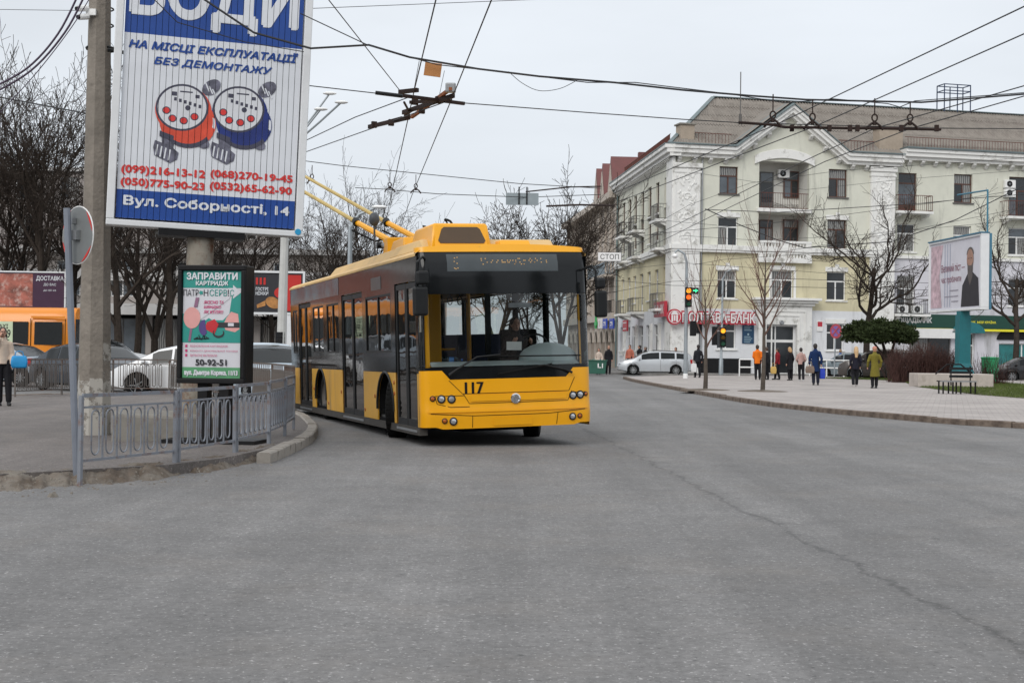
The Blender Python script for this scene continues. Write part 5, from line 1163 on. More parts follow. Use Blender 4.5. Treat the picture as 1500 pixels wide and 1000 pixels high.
car('silver_car', 'silver blue car at the left edge in front of the orange minibus', gpos(2, 48.5), rad(-18), paint=paint('car_silver_blue', (.33, .38, .43), .3, .5), **SEDAN)
car('white_sedan', 'white sedan pointing left, partly hidden behind the green advertising panel', gpos(290, 40.0), rad(172), paint=paint('car_white', (.72, .73, .74), .3, .0), spokes=5, **SEDAN)
car('light_blue_hatchback', 'pale blue hatchback between the green advertising panel and the trolleybus', gpos(385, 36), rad(-62), paint=paint('car_pale_blue', (.45, .53, .6), .3, .3), **HATCH)
car('white_car', 'white car glimpsed behind the pale blue hatchback', gpos(378, 52), rad(-20), paint=paint('car_white', (.72, .73, .74)), **SEDAN)
car('white_suv', 'white and black off road car parked behind the concrete pole', gpos(142, 62), rad(-8), paint=paint('car_white', (.72, .73, .74)), **SUV)
car('brown_car', 'dark brown car parked behind the evergreen tree and bare hedge', gpos(1290, 79), rad(168), paint=paint('car_brown', (.07, .06, .055), .25, .4), **SUV)
car('teal_grey_car', 'grey car half hidden behind the woman with long blond hair', gpos(1246, 84), rad(150), paint=paint('car_grey', (.18, .22, .24), .25, .4), **HATCH)
car('black_car', 'black car at the right edge in front of the teal bank window', gpos(1515, 78), rad(176), paint=paint('car_black', (.015, .016, .018), .2, .2), **SEDAN)
# orange minibus
MO = paint('minibus_orange', (.72, .23, .005), .35, 0)
mo = P(-16, 520, 55); mb_ = empty('orange_minibus', 'orange minibus with taxi advert in its window behind the parked cars', 'minibus', (mo.x, 55, 0), rad(-4))
ML, MW, MH = 7.4, 2.1, 2.85
m = MB(); secs = [(-ML/2, .95), (-ML/2+.25, 1.0), (ML/2-1.2, 1.0), (ML/2-.2, .9), (ML/2, .8)]
prof = [(-1, .35), (-1.0, 1.25), (-.97, 2.2), (-.9, 2.6), (-.7, 2.8), (0, MH), (.7, 2.8), (.9, 2.6), (.97, 2.2), (1.0, 1.25), (1, .35)]
mops = [(-3.4, -2.45), (-2.35, -1.3), (-1.2, -.1), (0, 1.98), (2.22, 3.3)]
m.grid(lambda s, p: (s[0], p[0]*MW/2*s[1], p[1]), secs, prof)
m.add([(-ML/2, y*MW/2*.95, z) for y, z in prof], [list(range(len(prof)))]); m.add([(ML/2, y*MW/2*.8, z) for y, z in prof], [list(range(len(prof)))])
m.build('body', MO, mb_, True, angle=45)
for a, b in mops:
    for s in (-1, 1):
        w = MB().add([(x, s*(MW/2*(1.012 if z < 1.5 else .985)+.006), z) for x, z in ((a, 1.42), (b, 1.42), (b, 2.28), (a, 2.28))], [[0, 1, 2, 3]]).build('side_window', M_cg, mb_)
MB().box(-ML/2+.1, ML/2-.6, -MW/2-.012, MW/2+.012, .95, 1.0).build('side_trim', M_plas, mb_)
for x in (2.08, 3.42): MB().box(x-.015, x+.015, -MW/2-.014, -MW/2-.002, .45, 2.4).build('door_seam', M_seam, mb_)
MB().box(2.1, 3.4, -MW/2-.03, -MW/2-.004, 2.42, 2.5).build('door_rail', MO, mb_)
ad = empty('window_advert', 'pale green taxi advert sheet in the orange minibus window', 'advert', V3(0, 0, 0), 0); ad.parent = None
p0 = Vector((mo.x, 55, 0)); rz = rad(-4); R2 = Matrix.Rotation(rz, 3, 'Z')
ad.location = p0 + R2 @ Vector((.53, -MW/2-.03, 1.36)); ad.rotation_euler = (0, 0, rz)
MB().box(0, .86, 0, .012, 0, .92).build('sheet', mat('advert_green', (.5, .58, .4), .5), ad)
lettering('ТАХІ', (.2, .65, .68, .82), M_black, ad, -.004); lettering('66 99', (.1, .3, .78, .62), M_black, ad, -.004, bold=.01); flat([rect(.12, .2, .74, .23), rect(.42, .06, .72, .17)], M_black, ad, -.004)
for x in (-2.2, 2.2):
    for s in (-1, 1): wheel_parts(mb_, (x, s*(MW/2-.12), .38), .38, .24, M_steel, 0, 6, side=s)
for s in (-1, 1): MB().box(-ML/2-.01, -ML/2+.06, s*.8, s*.95, .9, 1.3).build('tail_lamp', M_tail, mb_)
MB().quad((ML/2+.004, -.75, 1.4), (ML/2+.004, .75, 1.4), (ML/2+.004, .75, 2.4), (ML/2+.004, -.75, 2.4)).build('windscreen', M_cg, mb_)
# ================================================================== advertising boards, poles, fences, lights
M_frame = mat('board_frame_white', (.68, .69, .7), .45, var=.06, stain=(.4, .4, .39), stain_amt=.15)
M_blue = mat('print_blue', (.008, .055, .27), .45, var=.12, scale=2, stain=(.03, .1, .35), stain_amt=.1)
M_pw = mat('print_white', (.66, .68, .72), .5, var=.05, stain=(.5, .5, .52), stain_amt=.15, stain_scale=1.5, streak=True)
M_pr = mat('print_red', (.62, .035, .03), .5, var=.08)
M_postg = mat('post_peeling', (.27, .245, .205), .7, var=.2, stain=(.13, .05, .025), stain_amt=.55, stain_scale=4)
# ---- big rotating-slat billboard on its post
BBA = rad(15); BROLL = .033; bo = P(163, 330, 20.0)
class Board:
    def __init__(s, o, ang): s.f = Face(o, ang)
    def at(s, px, py): return s.f.px(px, py)
class RFace(Face):                       # the board leans a little to the right
    def px(s, x, y, d=0):
        u, z = Face.px(s, x, y, d); c, r = math.cos(BROLL), math.sin(BROLL); return u*c-z*r, u*r+z*c
bbF = RFace(bo, BBA); u00 = bbF.px(160, 330)[0]; bbF.o = bbF.o+bbF.U*u00
bw = bbF.px(438, 345)[0]; bz0 = (bbF.px(160, 330)[1]+bbF.px(438, 346)[1])/2; bz1 = bz0+4.35
bb = empty('billboard', 'tall slatted billboard with water meters and blue bands on a rusty post', 'billboard', bbF.o, BBA); bb.rotation_euler = (0, BROLL, BBA)
fw = .085
MB().box(-.05, bw+.05, -.02, .3, bz0, bz0+fw).box(-.05, bw+.05, -.02, .3, bz1-fw, bz1).box(-.05, .06, -.018, .298, bz0+fw+.002, bz1-fw-.002).box(bw-.06, bw+.05, -.018, .298, bz0+fw+.002, bz1-fw-.002).build('frame', M_frame, bb, bevel=.012)
MB().box(.1, bw-.1, .2, .29, bz0+fw, bz1-fw).build('back_panel', mat('back_grey', (.1, .1, .105), .9), bb)
sx0, sx1, sz0, sz1 = .075, bw-.075, bz0+fw+.03, bz1-fw-.03; NS = 29; sw = (sx1-sx0)/NS; gap = .0065
zb1 = bbF.px(300, 297)[1]; zb2 = bbF.px(300, 57)[1]           # blue band edges
def zat(px, py): return bbF.px(px, py)
za = (bbF.px(165, 277)[1]+bbF.px(432, 293)[1])/2; zt_ = (bbF.px(175, 47)[1]+bbF.px(445, 70)[1])/2
sm = MB()
for (c, d, k) in ((sz0, za, 0), (za, zt_, 1), (zt_, sz1, 0)):
    sm.mi = k; sm.quad((gap/2, .05, c), (sw-gap/2, .05, c), (sw-gap/2, .05, d), (gap/2, .05, d))
sm.mi = 1; sm.quad((gap/2, .05, sz0), (gap/2, .05, sz1), (sw/2, .12, sz1), (sw/2, .12, sz0)); sm.quad((sw-gap/2, .05, sz0), (sw/2, .12, sz0), (sw/2, .12, sz1), (sw-gap/2, .05, sz1))
sme = sm.mesh('slat', [M_blue, M_pw], fix=False); rr = random.Random(2)
for i in range(NS): put('slat', sme, bb, loc=(sx0+i*sw, rr.uniform(-.003, .003), 0))
cuts = [sx0+i*sw for i in range(NS+1)]; DP = .042
def bbox(x0, y0, x1, y1, yr=None):      # pixel corners: lower-left and upper-right
    a, c = bbF.px(x0, y0); b, d = bbF.px(x1, y1); return (a, c, b, d)
def btext(s, x0, x1, yl0, yl1, yr0, yr1, m, **kw):     # left edge pixels (bottom, top), right edge pixels
    u0 = bbF.px(x0, yl0)[0]; u1 = bbF.px(x1, yr0)[0]; c = (bbF.px(x0, yl0)[1]+bbF.px(x1, yr0)[1])/2; d = (bbF.px(x0, yl1)[1]+bbF.px(x1, yr1)[1])/2
    return lettering(s, (u0, c, u1, d), m, bb, DP, cuts=cuts, gap=gap, **kw)
btext('ВОДИ', 188, 437, 36, -57, 58, -36, M_pw, fat=.035)
btext('НА МІСЦІ ЕКСПЛУАТАЦІЇ', 188, 437, 73, 58, 93, 73, M_blue, fat=.045, shear=.25)
btext('БЕЗ ДЕМОНТАЖУ', 225, 399, 97, 84, 110, 96, M_blue, fat=.045, shear=.25)
btext('(099)216-13-12', 177, 301, 258, 241, 262, 248, M_pr, fat=.05); btext('(068)270-19-45', 308, 429, 263, 249, 270, 255, M_pr, fat=.05)
btext('(050)775-90-23', 176, 300, 276, 260, 280, 266, M_pr, fat=.05); btext('(0532)65-62-90', 307, 428, 281, 266, 288, 273, M_pr, fat=.05)
btext('Вул. Соборності, 14', 180, 424, 304, 287, 319, 299, M_pw, fat=.042)
# the two printed meters
M_mred = mat('print_meter_red', (.62, .07, .035), .45, var=.25, scale=3); M_mblue = mat('print_meter_blue', (.01, .025, .16), .45, var=.4, scale=3); M_mst = mat('print_steel', (.12, .12, .16), .4, var=.8, scale=9); M_mface = mat('print_dial', (.62, .63, .66), .5, var=.06); M_mtx = mat('print_dark', (.05, .05, .08), .5)
def meter(px, py, m):
    u, v = bbF.px(px, py); k = .00985*1.0
    def q(dx, dy): return (u+dx*k, v-dy*k)
    f = lambda polys, mm, d, n='print': flat([[q(*p) for p in poly] for poly in polys], mm, bb, DP-d, n, cuts, gap)
    f([disc(40, -33, 15, 10, 16, rot=-40)], M_mst, .0, 'meter_nut'); f([[(-36, 50), (-12, 58), (-2, 66), (-4, 76), (-14, 82), (-36, 72), (-38, 60)]], M_mst, .0, 'meter_nut')
    f([[(-28, 36), (-8, 42), (-10, 60), (-26, 54)]], M_mst, .001, 'meter_pipe')
    [f([[(-33+6*i, 56+2*i), (-31+6*i, 56.5+2*i), (-33+6*i, 72+2*i), (-35+6*i, 71.5+2*i)]], M_pw, .002, 'highlight') for i in range(4)]; [f([[(31+5*i, -38+4*i), (32.5+5*i, -39+4*i), (38+5*i, -27+3*i), (36.5+5*i, -26+3*i)]], M_pw, .002, 'highlight') for i in range(3)]
    f([disc(2, 4, 40, 37, 30)], m, .0028, 'meter_body'); f([disc(9, 21, 40, 37, 30)], m, .003, 'meter_body'); f([[(9+40*math.cos(rad(t)), 21+37*math.sin(rad(t))) for t in range(40, 141, 10)]+[(8+37*math.cos(rad(t)), 17+35*math.sin(rad(t))) for t in range(140, 39, -10)]], M_mtx, .0032, 'meter_shade'); f([[(9+39*math.cos(rad(t)), 20+36*math.sin(rad(t))) for t in range(-12, 13, 4)]+[(8+36.5*math.cos(rad(t)), 18+33.5*math.sin(rad(t))) for t in range(12, -13, -4)]], M_pw, .0034, 'highlight'); f([disc(30, 48, 12, 8, 12, rot=30)], M_mst, .0029, 'meter_foot')
    f([disc(0, 0, 37.5, 34, 32, rot=-12)], M_mtx, .004, 'meter_rim'); f([disc(0, 0, 34.5, 31, 32, rot=-12)], M_mface, .005, 'meter_dial')
    f([disc(-22, 6, 6, 5.6, 14), disc(-13, 17, 6, 5.6, 14), disc(3, 19, 6, 5.6, 14), disc(18, 12, 6, 5.6, 14)], M_mtx, .006, 'dial_ring'); f([disc(-22, 6, 4.4, 4.2, 14), disc(-13, 17, 4.4, 4.2, 14), disc(3, 19, 4.4, 4.2, 14), disc(18, 12, 4.4, 4.2, 14)], M_pr, .007, 'small_dial')
    f([rect(-12+7*i, -14+1.6*i, -8+7*i, -9+1.6*i) for i in range(6)]+[disc(8, 0, 4, 4, 8), rect(-4, -24, 14, -22), rect(-16, -22, -8, -16), rect(18, -20, 24, -15)], M_mtx, .006, 'dial_marks')['kind'] = 'stuff'
    f([[(-30, 36), (-10, 42), (-10, 50), (-30, 44)]], M_mtx, .0065, 'meter_plate')
meter(267, 157, M_mred); meter(350, 160, M_mblue)
# post and concrete foot
pu, pzt = bbF.px(295, 350)
MB().tube([(pu, .16, .1), (pu, .16, bz0-.02)], .19, 16).build('post', M_postg, bb, True); MB().box(pu-.6, pu+.6, -.1, .42, bz0-.1, bz0-.004).build('post_head', M_black, bb)
MB().box(pu-1.1, pu+.5, -.75, .95, .08, .5).build('concrete_foot', M_conc, bb, bevel=.04)
MB().lathe([(.045, 0), (.045, .006)], 16, 'Y', (bw-.02, -.03, bz0+.07)).build('badge', mat('badge_cyan', (.02, .3, .55), .4), bb)

# ---- street-side light box with the printer advert
lo = P(258, 560, 19.2); LBA = rad(-8); lbF = Face(lo, LBA); lb = empty('advertising_panel', 'black framed green light box advert standing behind the near fence', 'advertising panel', (lo.x, lo.y, 0), LBA)
w = lbF.px(357, 560)[0]; z0 = lbF.px(258, 561)[1]; z1 = lbF.px(258, 388)[1]
MB().box(0, w, 0, .05, z0, z0+.07).box(0, w, 0, .05, z1-.07, z1).box(0, .06, .001, .049, z0+.07, z1-.07).box(w-.06, w, .001, .049, z0+.07, z1-.07).box(.0, w+.0, .051, .4, z0, z1).build('case', M_black, lb, bevel=.012)
MB().box(w*.28, w*.42, .1, .3, .16, z0).box(w*.6, w*.74, .1, .3, .16, z0).build('leg', M_black, lb); MB().box(-.15, w+.2, -.15, .55, .10, .17).build('base_plate', M_black, lb)
M_tl = mat('print_teal', (.02, .27, .23), .4, var=.06); M_lg = mat('print_light', (.6, .6, .64), .4, var=.04); M_mag = mat('print_magenta', (.55, .03, .16), .45); M_pink = mat('print_pink', (.68, .33, .31), .45); M_grn = mat('print_green', (.09, .3, .14), .45); M_dgr = mat('print_charcoal', (.02, .02, .025), .5); M_crim = mat('print_crimson', (.5, .02, .03), .4)
a0, a1, c0, c1 = .065, w-.065, z0+.075, z1-.075; aw, ah = a1-a0, c1-c0
def lq(x, y): return (a0+aw*x, c0+ah*y)
def lr(x0, y0, x1, y1): return [lq(x0, y0), lq(x1, y0), lq(x1, y1), lq(x0, y1)]
def lb_t(s, x0, y0, x1, y1, m, **kw): p, q = lq(x0, y0), lq(x1, y1); return lettering(s, (p[0], p[1], q[0], q[1]), m, lb, .034, **kw)
flat([lr(0, 0, 1, 1)], M_lg, lb, .048, 'poster')
flat([lr(0, .84, 1, 1), lr(0, .33, 1, .54)], M_tl, lb, .045); flat([lr(0, 0, 1, .10)], M_grn, lb, .045)
flat([[lq(*p) for p in ((.0, .33), (0, .6), (.05, .59), (.16, .45), (.3, .5), (.45, .56), (.62, .50), (.8, .6), (.84, .76), (1, .80), (1, .33))]], M_tl, lb, .043)
flat([[lq(*p) for p in ((.3, .54), (.8, .74), (.84, .83), (.3, .83), (.3, .6))]], M_lg, lb, .042)
flat([[lq(*p) for p in ((.86, .74), (1.0, .80), (.86, .87), (.86, .84), (.78, .84), (.78, .77), (.86, .77))]], M_lg, lb, .039, 'arrow')
flat([[lq(*p) for p in ((.7, .5), (.75, .56), (.83, .62), (.95, .6), (.98, .46), (.9, .43), (.74, .45))]], M_pink, lb, .041, 'hand'); flat([[lq(*p) for p in ((.83, .62), (.87, .75), (1.0, .76), (1.0, .6))]], M_tl, lb, .0405, 'sleeve')
flat([lr(.55, .47, .98, .52)], M_dgr, lb, .040, 'hose'); flat([lr(.78, .485, .88, .515)], M_lg, lb, .0395, 'cuff')
flat([[lq(*p) for p in ((.38, .46), (.55, .41), (.62, .50), (.55, .55), (.42, .52))]], M_crim, lb, .038, 'nozzle'); flat([[lq(.38+.10*math.cos(rad(t)), .47+.075*math.sin(rad(t))) for t in range(90, 271, 20)]+[lq(.42, .42)]], mat('print_violet', (.08, .05, .2), .4), lb, .037, 'nozzle_ring')
flat([[lq(.62+.1*math.cos(rad(t)), .42+.045*math.sin(rad(t))) for t in range(150, 400, 20)]+[lq(.62+.08*math.cos(rad(t)), .425+.03*math.sin(rad(t))) for t in range(390, 149, -20)]], M_dgr, lb, .0375, 'trigger_guard')
flat([[lq(.16+.145*math.cos(rad(t)), .56+.10*math.sin(rad(t))) for t in range(0, 360, 15)]], M_pink, lb, .0385, 'printed_oval'); flat([[lq(*p) for p in ((.19, .66), (.25, .66), (.28, .75), (.22, .75))], [lq(*p) for p in ((.1, .34), (.13, .46), (.17, .46), (.14, .34))]], mat('print_plum', (.25, .12, .2), .4), lb, .0383, 'printed_stick')
lb_t('ЗАПРАВИТИ', .06, .915, .94, .985, M_pw, fat=.05); lb_t('КАРТРИДЖ', .22, .855, .78, .905, M_pw, fat=.05)
lb_t('ПАТР', .01, .765, .27, .825, M_dgr, bold=.0); lb_t('Н', .36, .765, .435, .825, M_dgr, bold=0); lb_t('СЕРВ', .46, .765, .76, .825, M_tl, bold=0); flat([lr(.775, .783, .79, .825)], M_dgr, lb, .034, 'lettering'); flat([lr(.775, .765, .79, .775)], M_dgr, lb, .034, 'lettering'); lb_t('С', .81, .765, .88, .825, M_tl, bold=0)
flat([[lq(.315+.042*(1 if i % 2 else .6)*math.cos(rad(t)), .795+.024*(1 if i % 2 else .6)*math.sin(rad(t))) for i, t in enumerate(range(0, 360, 36))]], M_tl, lb, .034, 'gear_mark')
for s, y, x1 in (('ЯКІСНО ТА', .69, .70), ('ШВИДКО', .645, .66), ('ЯК КУЛЯ!!!', .60, .70)): lb_t(s, .36, y, x1, y+.032, M_mag, shear=.25)
for i, (s, x1) in enumerate((('ВІДНОВЛЕННЯ КАРТРИДЖІВ', .78), ('РЕМОНТУ ДРУКУВАЛЬНОЇ ТЕХНІКИ', .95), ('ВИТРАТНІ МАТЕРІАЛИ', .6))):
    y = .285-.043*i; lb_t(s, .14, y, x1, y+.022, M_mag, bold=0); flat([lr(.05, y, .085, y+.025)], M_mag, lb, .04)
lb_t('50-92-51', .23, .115, .77, .175, M_dgr, fat=.05); lb_t('вул. Дмитра Коряка, 11/13', .04, .015, .96, .075, M_pw, fat=.05)
m_ = MB(); gr = [(.2, .36), (.26, .38), (.3, .36), (.28, .40), (.33, .355), (.36, .395), (.39, .36), (.37, .40), (.42, .38), (.46, .37), (.2, .365)]
m_.tube([(lq(*p)[0], .032, lq(*p)[1]) for p in gr], .006, 4); m_.build('scribble', M_dgr, lb)

# ---- board on the far left: dark purple delivery advert
def plain_board(name, label, x0, x1, yt, yb, Y, ang, frame, back, legs=True, thick=.25):
    o = P(x0, yb, Y); f = Face(o, ang); b = empty(name, label, 'billboard', (o.x, o.y, 0), ang); w = f.px(x1, yb)[0]; z0 = f.px(x0, yb)[1]; z1 = f.px(x0, yt)[1]; t = .07
    MB().box(0, w, 0, thick, z0, z0+t).box(0, w, 0, thick, z1-t, z1).box(0, t, .002, thick-.002, z0+t, z1-t).box(w-t, w, .002, thick-.002, z0+t, z1-t).build('frame', frame, b); MB().box(t, w-t, .05, thick-.01, z0+t, z1-t).build('panel', back, b)
    if legs: MB().box(w*.55, w*.55+.5, .02, .4, 0, z0-.004).build('post', frame, b)
    return b, f, w, z0, z1
M_plum = mat('print_deep_plum', (.045, .012, .04), .4, var=.1); M_meat = mat('print_food', (.33, .10, .07), .5, var=.9, scale=2.2, stain=(.55, .4, .35), stain_amt=.5, stain_scale=3)
b, f, w, z0, z1 = plain_board('billboard', 'purple food delivery billboard above the orange minibus', -150, 96, 394, 450, 66, rad(4), M_frame, M_plum)
ww = w*.80; flat([rect(.13, z0+.13, ww, z1-.13)], M_meat, b, .04, 'food_picture')
h = z1-z0; lettering('ДОСТАВКА', (w*.82, z0+h*.74, w*.985, z0+h*.88), M_pw, b, .04, bold=.02); lettering('ДО ВАС', (w*.865, z0+h*.61, w*.94, z0+h*.69), M_pw, b, .04, bold=.005); lettering('до 60 хв', (w*.865, z0+h*.47, w*.94, z0+h*.53), M_pw, b, .04, bold=0)
# ---- red and black chicken advert behind
M_rk = mat('print_kred', (.5, .025, .02), .4, var=.06); M_ck = mat('print_chicken', (.4, .18, .05), .5, var=.6, scale=4)
b, f, w, z0, z1 = plain_board('billboard', 'black and red fried chicken billboard behind the striped pole', 366, 446, 396, 460, 47, rad(6), M_frame, M_dgr)
h = z1-z0; flat([rect(w*.63, z0+.125, w-.125, z1-.125)], M_rk, b, .04); flat([rect(w*(.10+.07*i), z1-h*.32, w*(.14+.07*i), z1-h*.16) for i in range(3)]+[disc(w*.55, z0+h*.5, .2, .18)], M_rk, b, .036)
lettering('ГОСТРІ', (w*.10, z0+h*.54, w*.33, z0+h*.62), M_pw, b, .036); lettering('НІЖКИ', (w*.10, z0+h*.44, w*.33, z0+h*.52), M_pw, b, .036); lettering('KFC', (w*.78, z0+h*.22, w*.97, z0+h*.32), M_pw, b, .03, bold=.03, shear=.2)
flat([disc(w*.42, z0+h*.27, .26, .18, 20, rot=-25), [(w*.28, z0+h*.2), (w*.13, z0+h*.14), (w*.12, z0+h*.22), (w*.28, z0+h*.32)]], M_ck, b, .035, 'drumstick')
# ---- billboard over the plaza with the portrait poster
M_tealp = mat('teal_post', (.008, .13, .15), .5, var=.15)
pr, pl_ = P(1437, 449, 60.5), P(1360, 462, 66.5); ang = math.atan2(pr.y-pl_.y, pr.x-pl_.x); rbF = Face(Vector((pl_.x, pl_.y, 0)), ang); w = (Vector((pr.x, pr.y, 0))-Vector((pl_.x, pl_.y, 0))).length; z0 = (pl_.z+pr.z)/2; z1 = z0+3.25
rb = empty('billboard', 'large angled billboard with a bearded man in dark robe over the plaza bench', 'billboard', (pl_.x, pl_.y, 0), ang)
MB().box(0, w, -.02, .35, z0, z0+.1).box(0, w, -.02, .35, z1-.09, z1).box(0, .08, -.018, .348, z0+.102, z1-.092).box(w-.14, w, -.018, .348, z0+.102, z1-.092).build('frame', M_frame, rb, bevel=.01)
MB().box(.08, w-.14, .05, .3, z0+.1, z1-.09).build('panel', mat('poster_pale', (.58, .57, .62), .5, var=.08, scale=1.5), rb); MB().box(-.02, w+.02, -.06, .36, z1+.003, z1+.06).box(-.02, w+.02, .352, .45, z0, z1).build('edge_trim', mat('edge_blue', (.05, .16, .24), .5), rb)
H = z1-z0; DPp = .04; M_maro = mat('print_maroon', (.2, .035, .075), .5)
flat([[(w*.03, z0+.2), (w*.25, z0+.2), (w*.2, z0+H*.5), (w*.27, z1-.2), (w*.03, z1-.2)]], mat('poster_blossom', (.5, .36, .4), .5, var=.5, scale=3), rb, DPp, 'blossom')
flat([rect(w*(.3+.05*i), z0+.2, w*(.315+.05*i), z1-.2) for i in range(3)], mat('poster_streak', (.36, .38, .47), .5), rb, DPp+.003, 'streak')
lettering('Великий піст —', (w*.24, z0+H*.55, w*.69, z0+H*.66), M_maro, rb, DPp-.004, bold=.0); lettering('час пробачити', (w*.24, z0+H*.38, w*.62, z0+H*.49), M_maro, rb, DPp-.004, bold=0)
flat([rect(w*.4, z0+H*.28, w*.57, z0+H*.295), rect(w*.3, z0+H*.2, w*.57, z0+H*.215), rect(w*.44, z0+H*.13, w*.57, z0+H*.145)], mat('poster_grey', (.3, .28, .33), .5), rb, DPp-.004)
M_robe = mat('poster_robe', (.018, .016, .022), .5); M_skin0 = mat('poster_skin', (.32, .18, .13), .5, var=.2, scale=3); M_beard = mat('poster_beard', (.09, .075, .07), .5, var=.3, scale=4)
flat([[(w*.62, z0+.17), (w*.645, z0+H*.34), (w*.72, z0+H*.46), (w*.78, z0+H*.55), (w*.84, z0+H*.5), (w*.93, z0+H*.42), (w*.95, z0+.17)]], M_robe, rb, DPp-.003, 'printed_robe'); flat([disc(w*.785, z0+H*.68, w*.06, H*.14, 20)], M_skin0, rb, DPp-.006, 'printed_face'); flat([disc(w*.785, z0+H*.745, w*.064, H*.1, 20, 0, 180)], M_beard, rb, DPp-.0055, 'printed_hair')
flat([[(w*.735, z0+H*.64), (w*.76, z0+H*.60), (w*.81, z0+H*.6), (w*.835, z0+H*.64), (w*.83, z0+H*.45), (w*.785, z0+H*.33), (w*.745, z0+H*.45)]], M_beard, rb, DPp-.007, 'printed_beard'); flat([rect(w*.75, z0+H*.69, w*.775, z0+H*.70), rect(w*.795, z0+H*.69, w*.82, z0+H*.70)], M_robe, rb, DPp-.009, 'printed_eyes')
pt = rbF.px(1408, 500); pu_ = w*.60
MB().tube([(pu_, .2, .5), (pu_, .2, z0-.2)], .36, 4).box(pu_-.25, pu_+.25, 0, .4, z0-.22, z0-.004).build('post', M_tealp, rb); MB().add([(pu_+a*.42, .2+b*.42, .5) for a, b in ((-1, -1), (1, -1), (1, 1), (-1, 1))]+[(pu_+a*.26, .2+b*.26, 1.1) for a, b in ((-1, -1), (1, -1), (1, 1), (-1, 1))], [[0, 1, 5, 4], [1, 2, 6, 5], [2, 3, 7, 6], [3, 0, 4, 7], [4, 5, 6, 7]]).build('post_skirt', M_tealp, rb)
q0, q1 = G(1345, 566, ZP), G(1464, 568, ZP)
cf = empty('planter_wall', 'low pale concrete block under the plaza billboard', 'concrete block', ((q0.x+q1.x)/2, q0.y, ZP), 0); L_ = q1.x-q0.x
MB().box(-L_/2, L_/2, 0, 1.4, -.05, .55).build('block', mat('pale_concrete', (.45, .4, .36), .9, var=.15, bump=.3, stain=(.3, .26, .22), stain_amt=.3), cf, bevel=.03)
m = MB(); p0, p1 = rbF.px(1412, 300)[0], 0        # blue lamp bracket over the board
m.tube([(w*.9, .5, z1+.05), (w*.9, .5, z1+1.9), (w*.35, .5, z1+2.05)], .04, 6); m.build('lamp_bracket', mat('bracket_blue', (.03, .16, .24), .5), rb, True)

# ---- concrete pole with cameras, signpost
p0 = G(137, 636, ZP); top = P(147, -40, p0.y-.1)
cp = empty('concrete_pole', 'old square concrete pole with flaking whitewash beside the billboard', 'pole', p0)
m = MB(); R0, R1 = .245, .155
m.tube([(0, 0, -.05), (0, 0, .6), (top.x-p0.x, top.y-p0.y, top.z-p0.z)], [R0, R0-.005, R1], 8); m.build('shaft', mat('pole_concrete', (.225, .2, .172), .95, var=.28, scale=3, bump=.7, bscale=18, stain=(.12, .105, .09), stain_amt=.3, stain_scale=2.4), cp)
lim = MB(); lim.tube([(0, 0, -.03), (0, 0, .6), (.012, 0, 1.75)], [R0+.004, R0-.001, R0-.021], 8); 
def limewash():
    m = bpy.data.materials.new('limewash'); m.use_nodes = True; N, L = m.node_tree.nodes, m.node_tree.links; b = N['Principled BSDF']; b.inputs['Base Color'].default_value = (.4, .38, .345, 1); b.inputs['Roughness'].default_value = .95
    tc = N.new('ShaderNodeTexCoord'); n = N.new('ShaderNodeTexNoise'); n.inputs['Scale'].default_value = 4.5; n.inputs['Detail'].default_value = 8; n.inputs['Roughness'].default_value = .72; L.new(tc.outputs['Object'], n.inputs['Vector'])
    sp = N.new('ShaderNodeSeparateXYZ'); L.new(tc.outputs['Object'], sp.inputs[0]); a = N.new('ShaderNodeMath'); a.operation = 'MULTIPLY_ADD'; L.new(sp.outputs[2], a.inputs[0]); a.inputs[1].default_value = -.10; L.new(n.outputs['Fac'], a.inputs[2])
    r = N.new('ShaderNodeMapRange'); r.inputs['From Min'].default_value = .37; r.inputs['From Max'].default_value = .45; L.new(a.outputs[0], r.inputs['Value']); L.new(r.outputs[0], b.inputs['Alpha']); return m
lim.build('limewash', limewash(), cp)
cz = P(125, 25, p0.y).z-ZP; fxx = (top.x-p0.x)*.92
m = MB(); m.box(fxx-.14, fxx+.0, -.3, -.17, cz-.04, cz+.05); m.build('camera_bracket', M_white, cp)
for k, (dx, dz) in enumerate(((-.22, .06), (-.2, -.06))):
    c = MB().tube([(fxx-.08+dx*.2, -.28, cz+dz), (fxx+dx, -.42, cz+dz-.04)], .045, 10).build('security_camera', M_white, cp, True); MB().tube([(fxx+dx-.0, -.42, cz+dz-.04), (fxx+dx-.018, -.445, cz+dz-.048)], .03, 10).build('lens', M_black, c)
m = MB()
for z in (cz-.12, cz+.12): m.tube([(fxx+.17*math.cos(a), .17*math.sin(a), z) for a in [k*math.pi/8 for k in range(17)]], .012, 5)
zb = P(150, 72, p0.y).z-ZP
m.tube([(fxx*.9+.2*math.cos(a), .2*math.sin(a), zb) for a in [k*math.pi/8 for k in range(17)]], .022, 6); m.build('strap', M_plas, cp, True)
sp0 = G(113, 706); st = P(98, 305, sp0.y)
sp = empty('signpost', 'grey road signpost with a round sign seen from behind beside the near fence', 'road sign', sp0)
MB().tube([(0, 0, -.05), (st.x-sp0.x, 0, st.z)], .036, 10).build('post', mat('post_blue_grey', (.2, .22, .26), .5, .2, var=.15, stain=(.15, .1, .08), stain_amt=.12), sp, True)
sc = P(107, 344, sp0.y-.0); ro = rad(-43)
dsc = MB().lathe([(.29, 0), (.3, .004), (.3, .012), (.29, .016)], 36, 'Y').build('sign_disc', mat('sign_back_grey', (.19, .2, .2), .5, .2, var=.12), sp, loc=(sc.x-sp0.x+.03, .05, sc.z), rot=(0, 0, ro)); rn_ = random.Random(1)
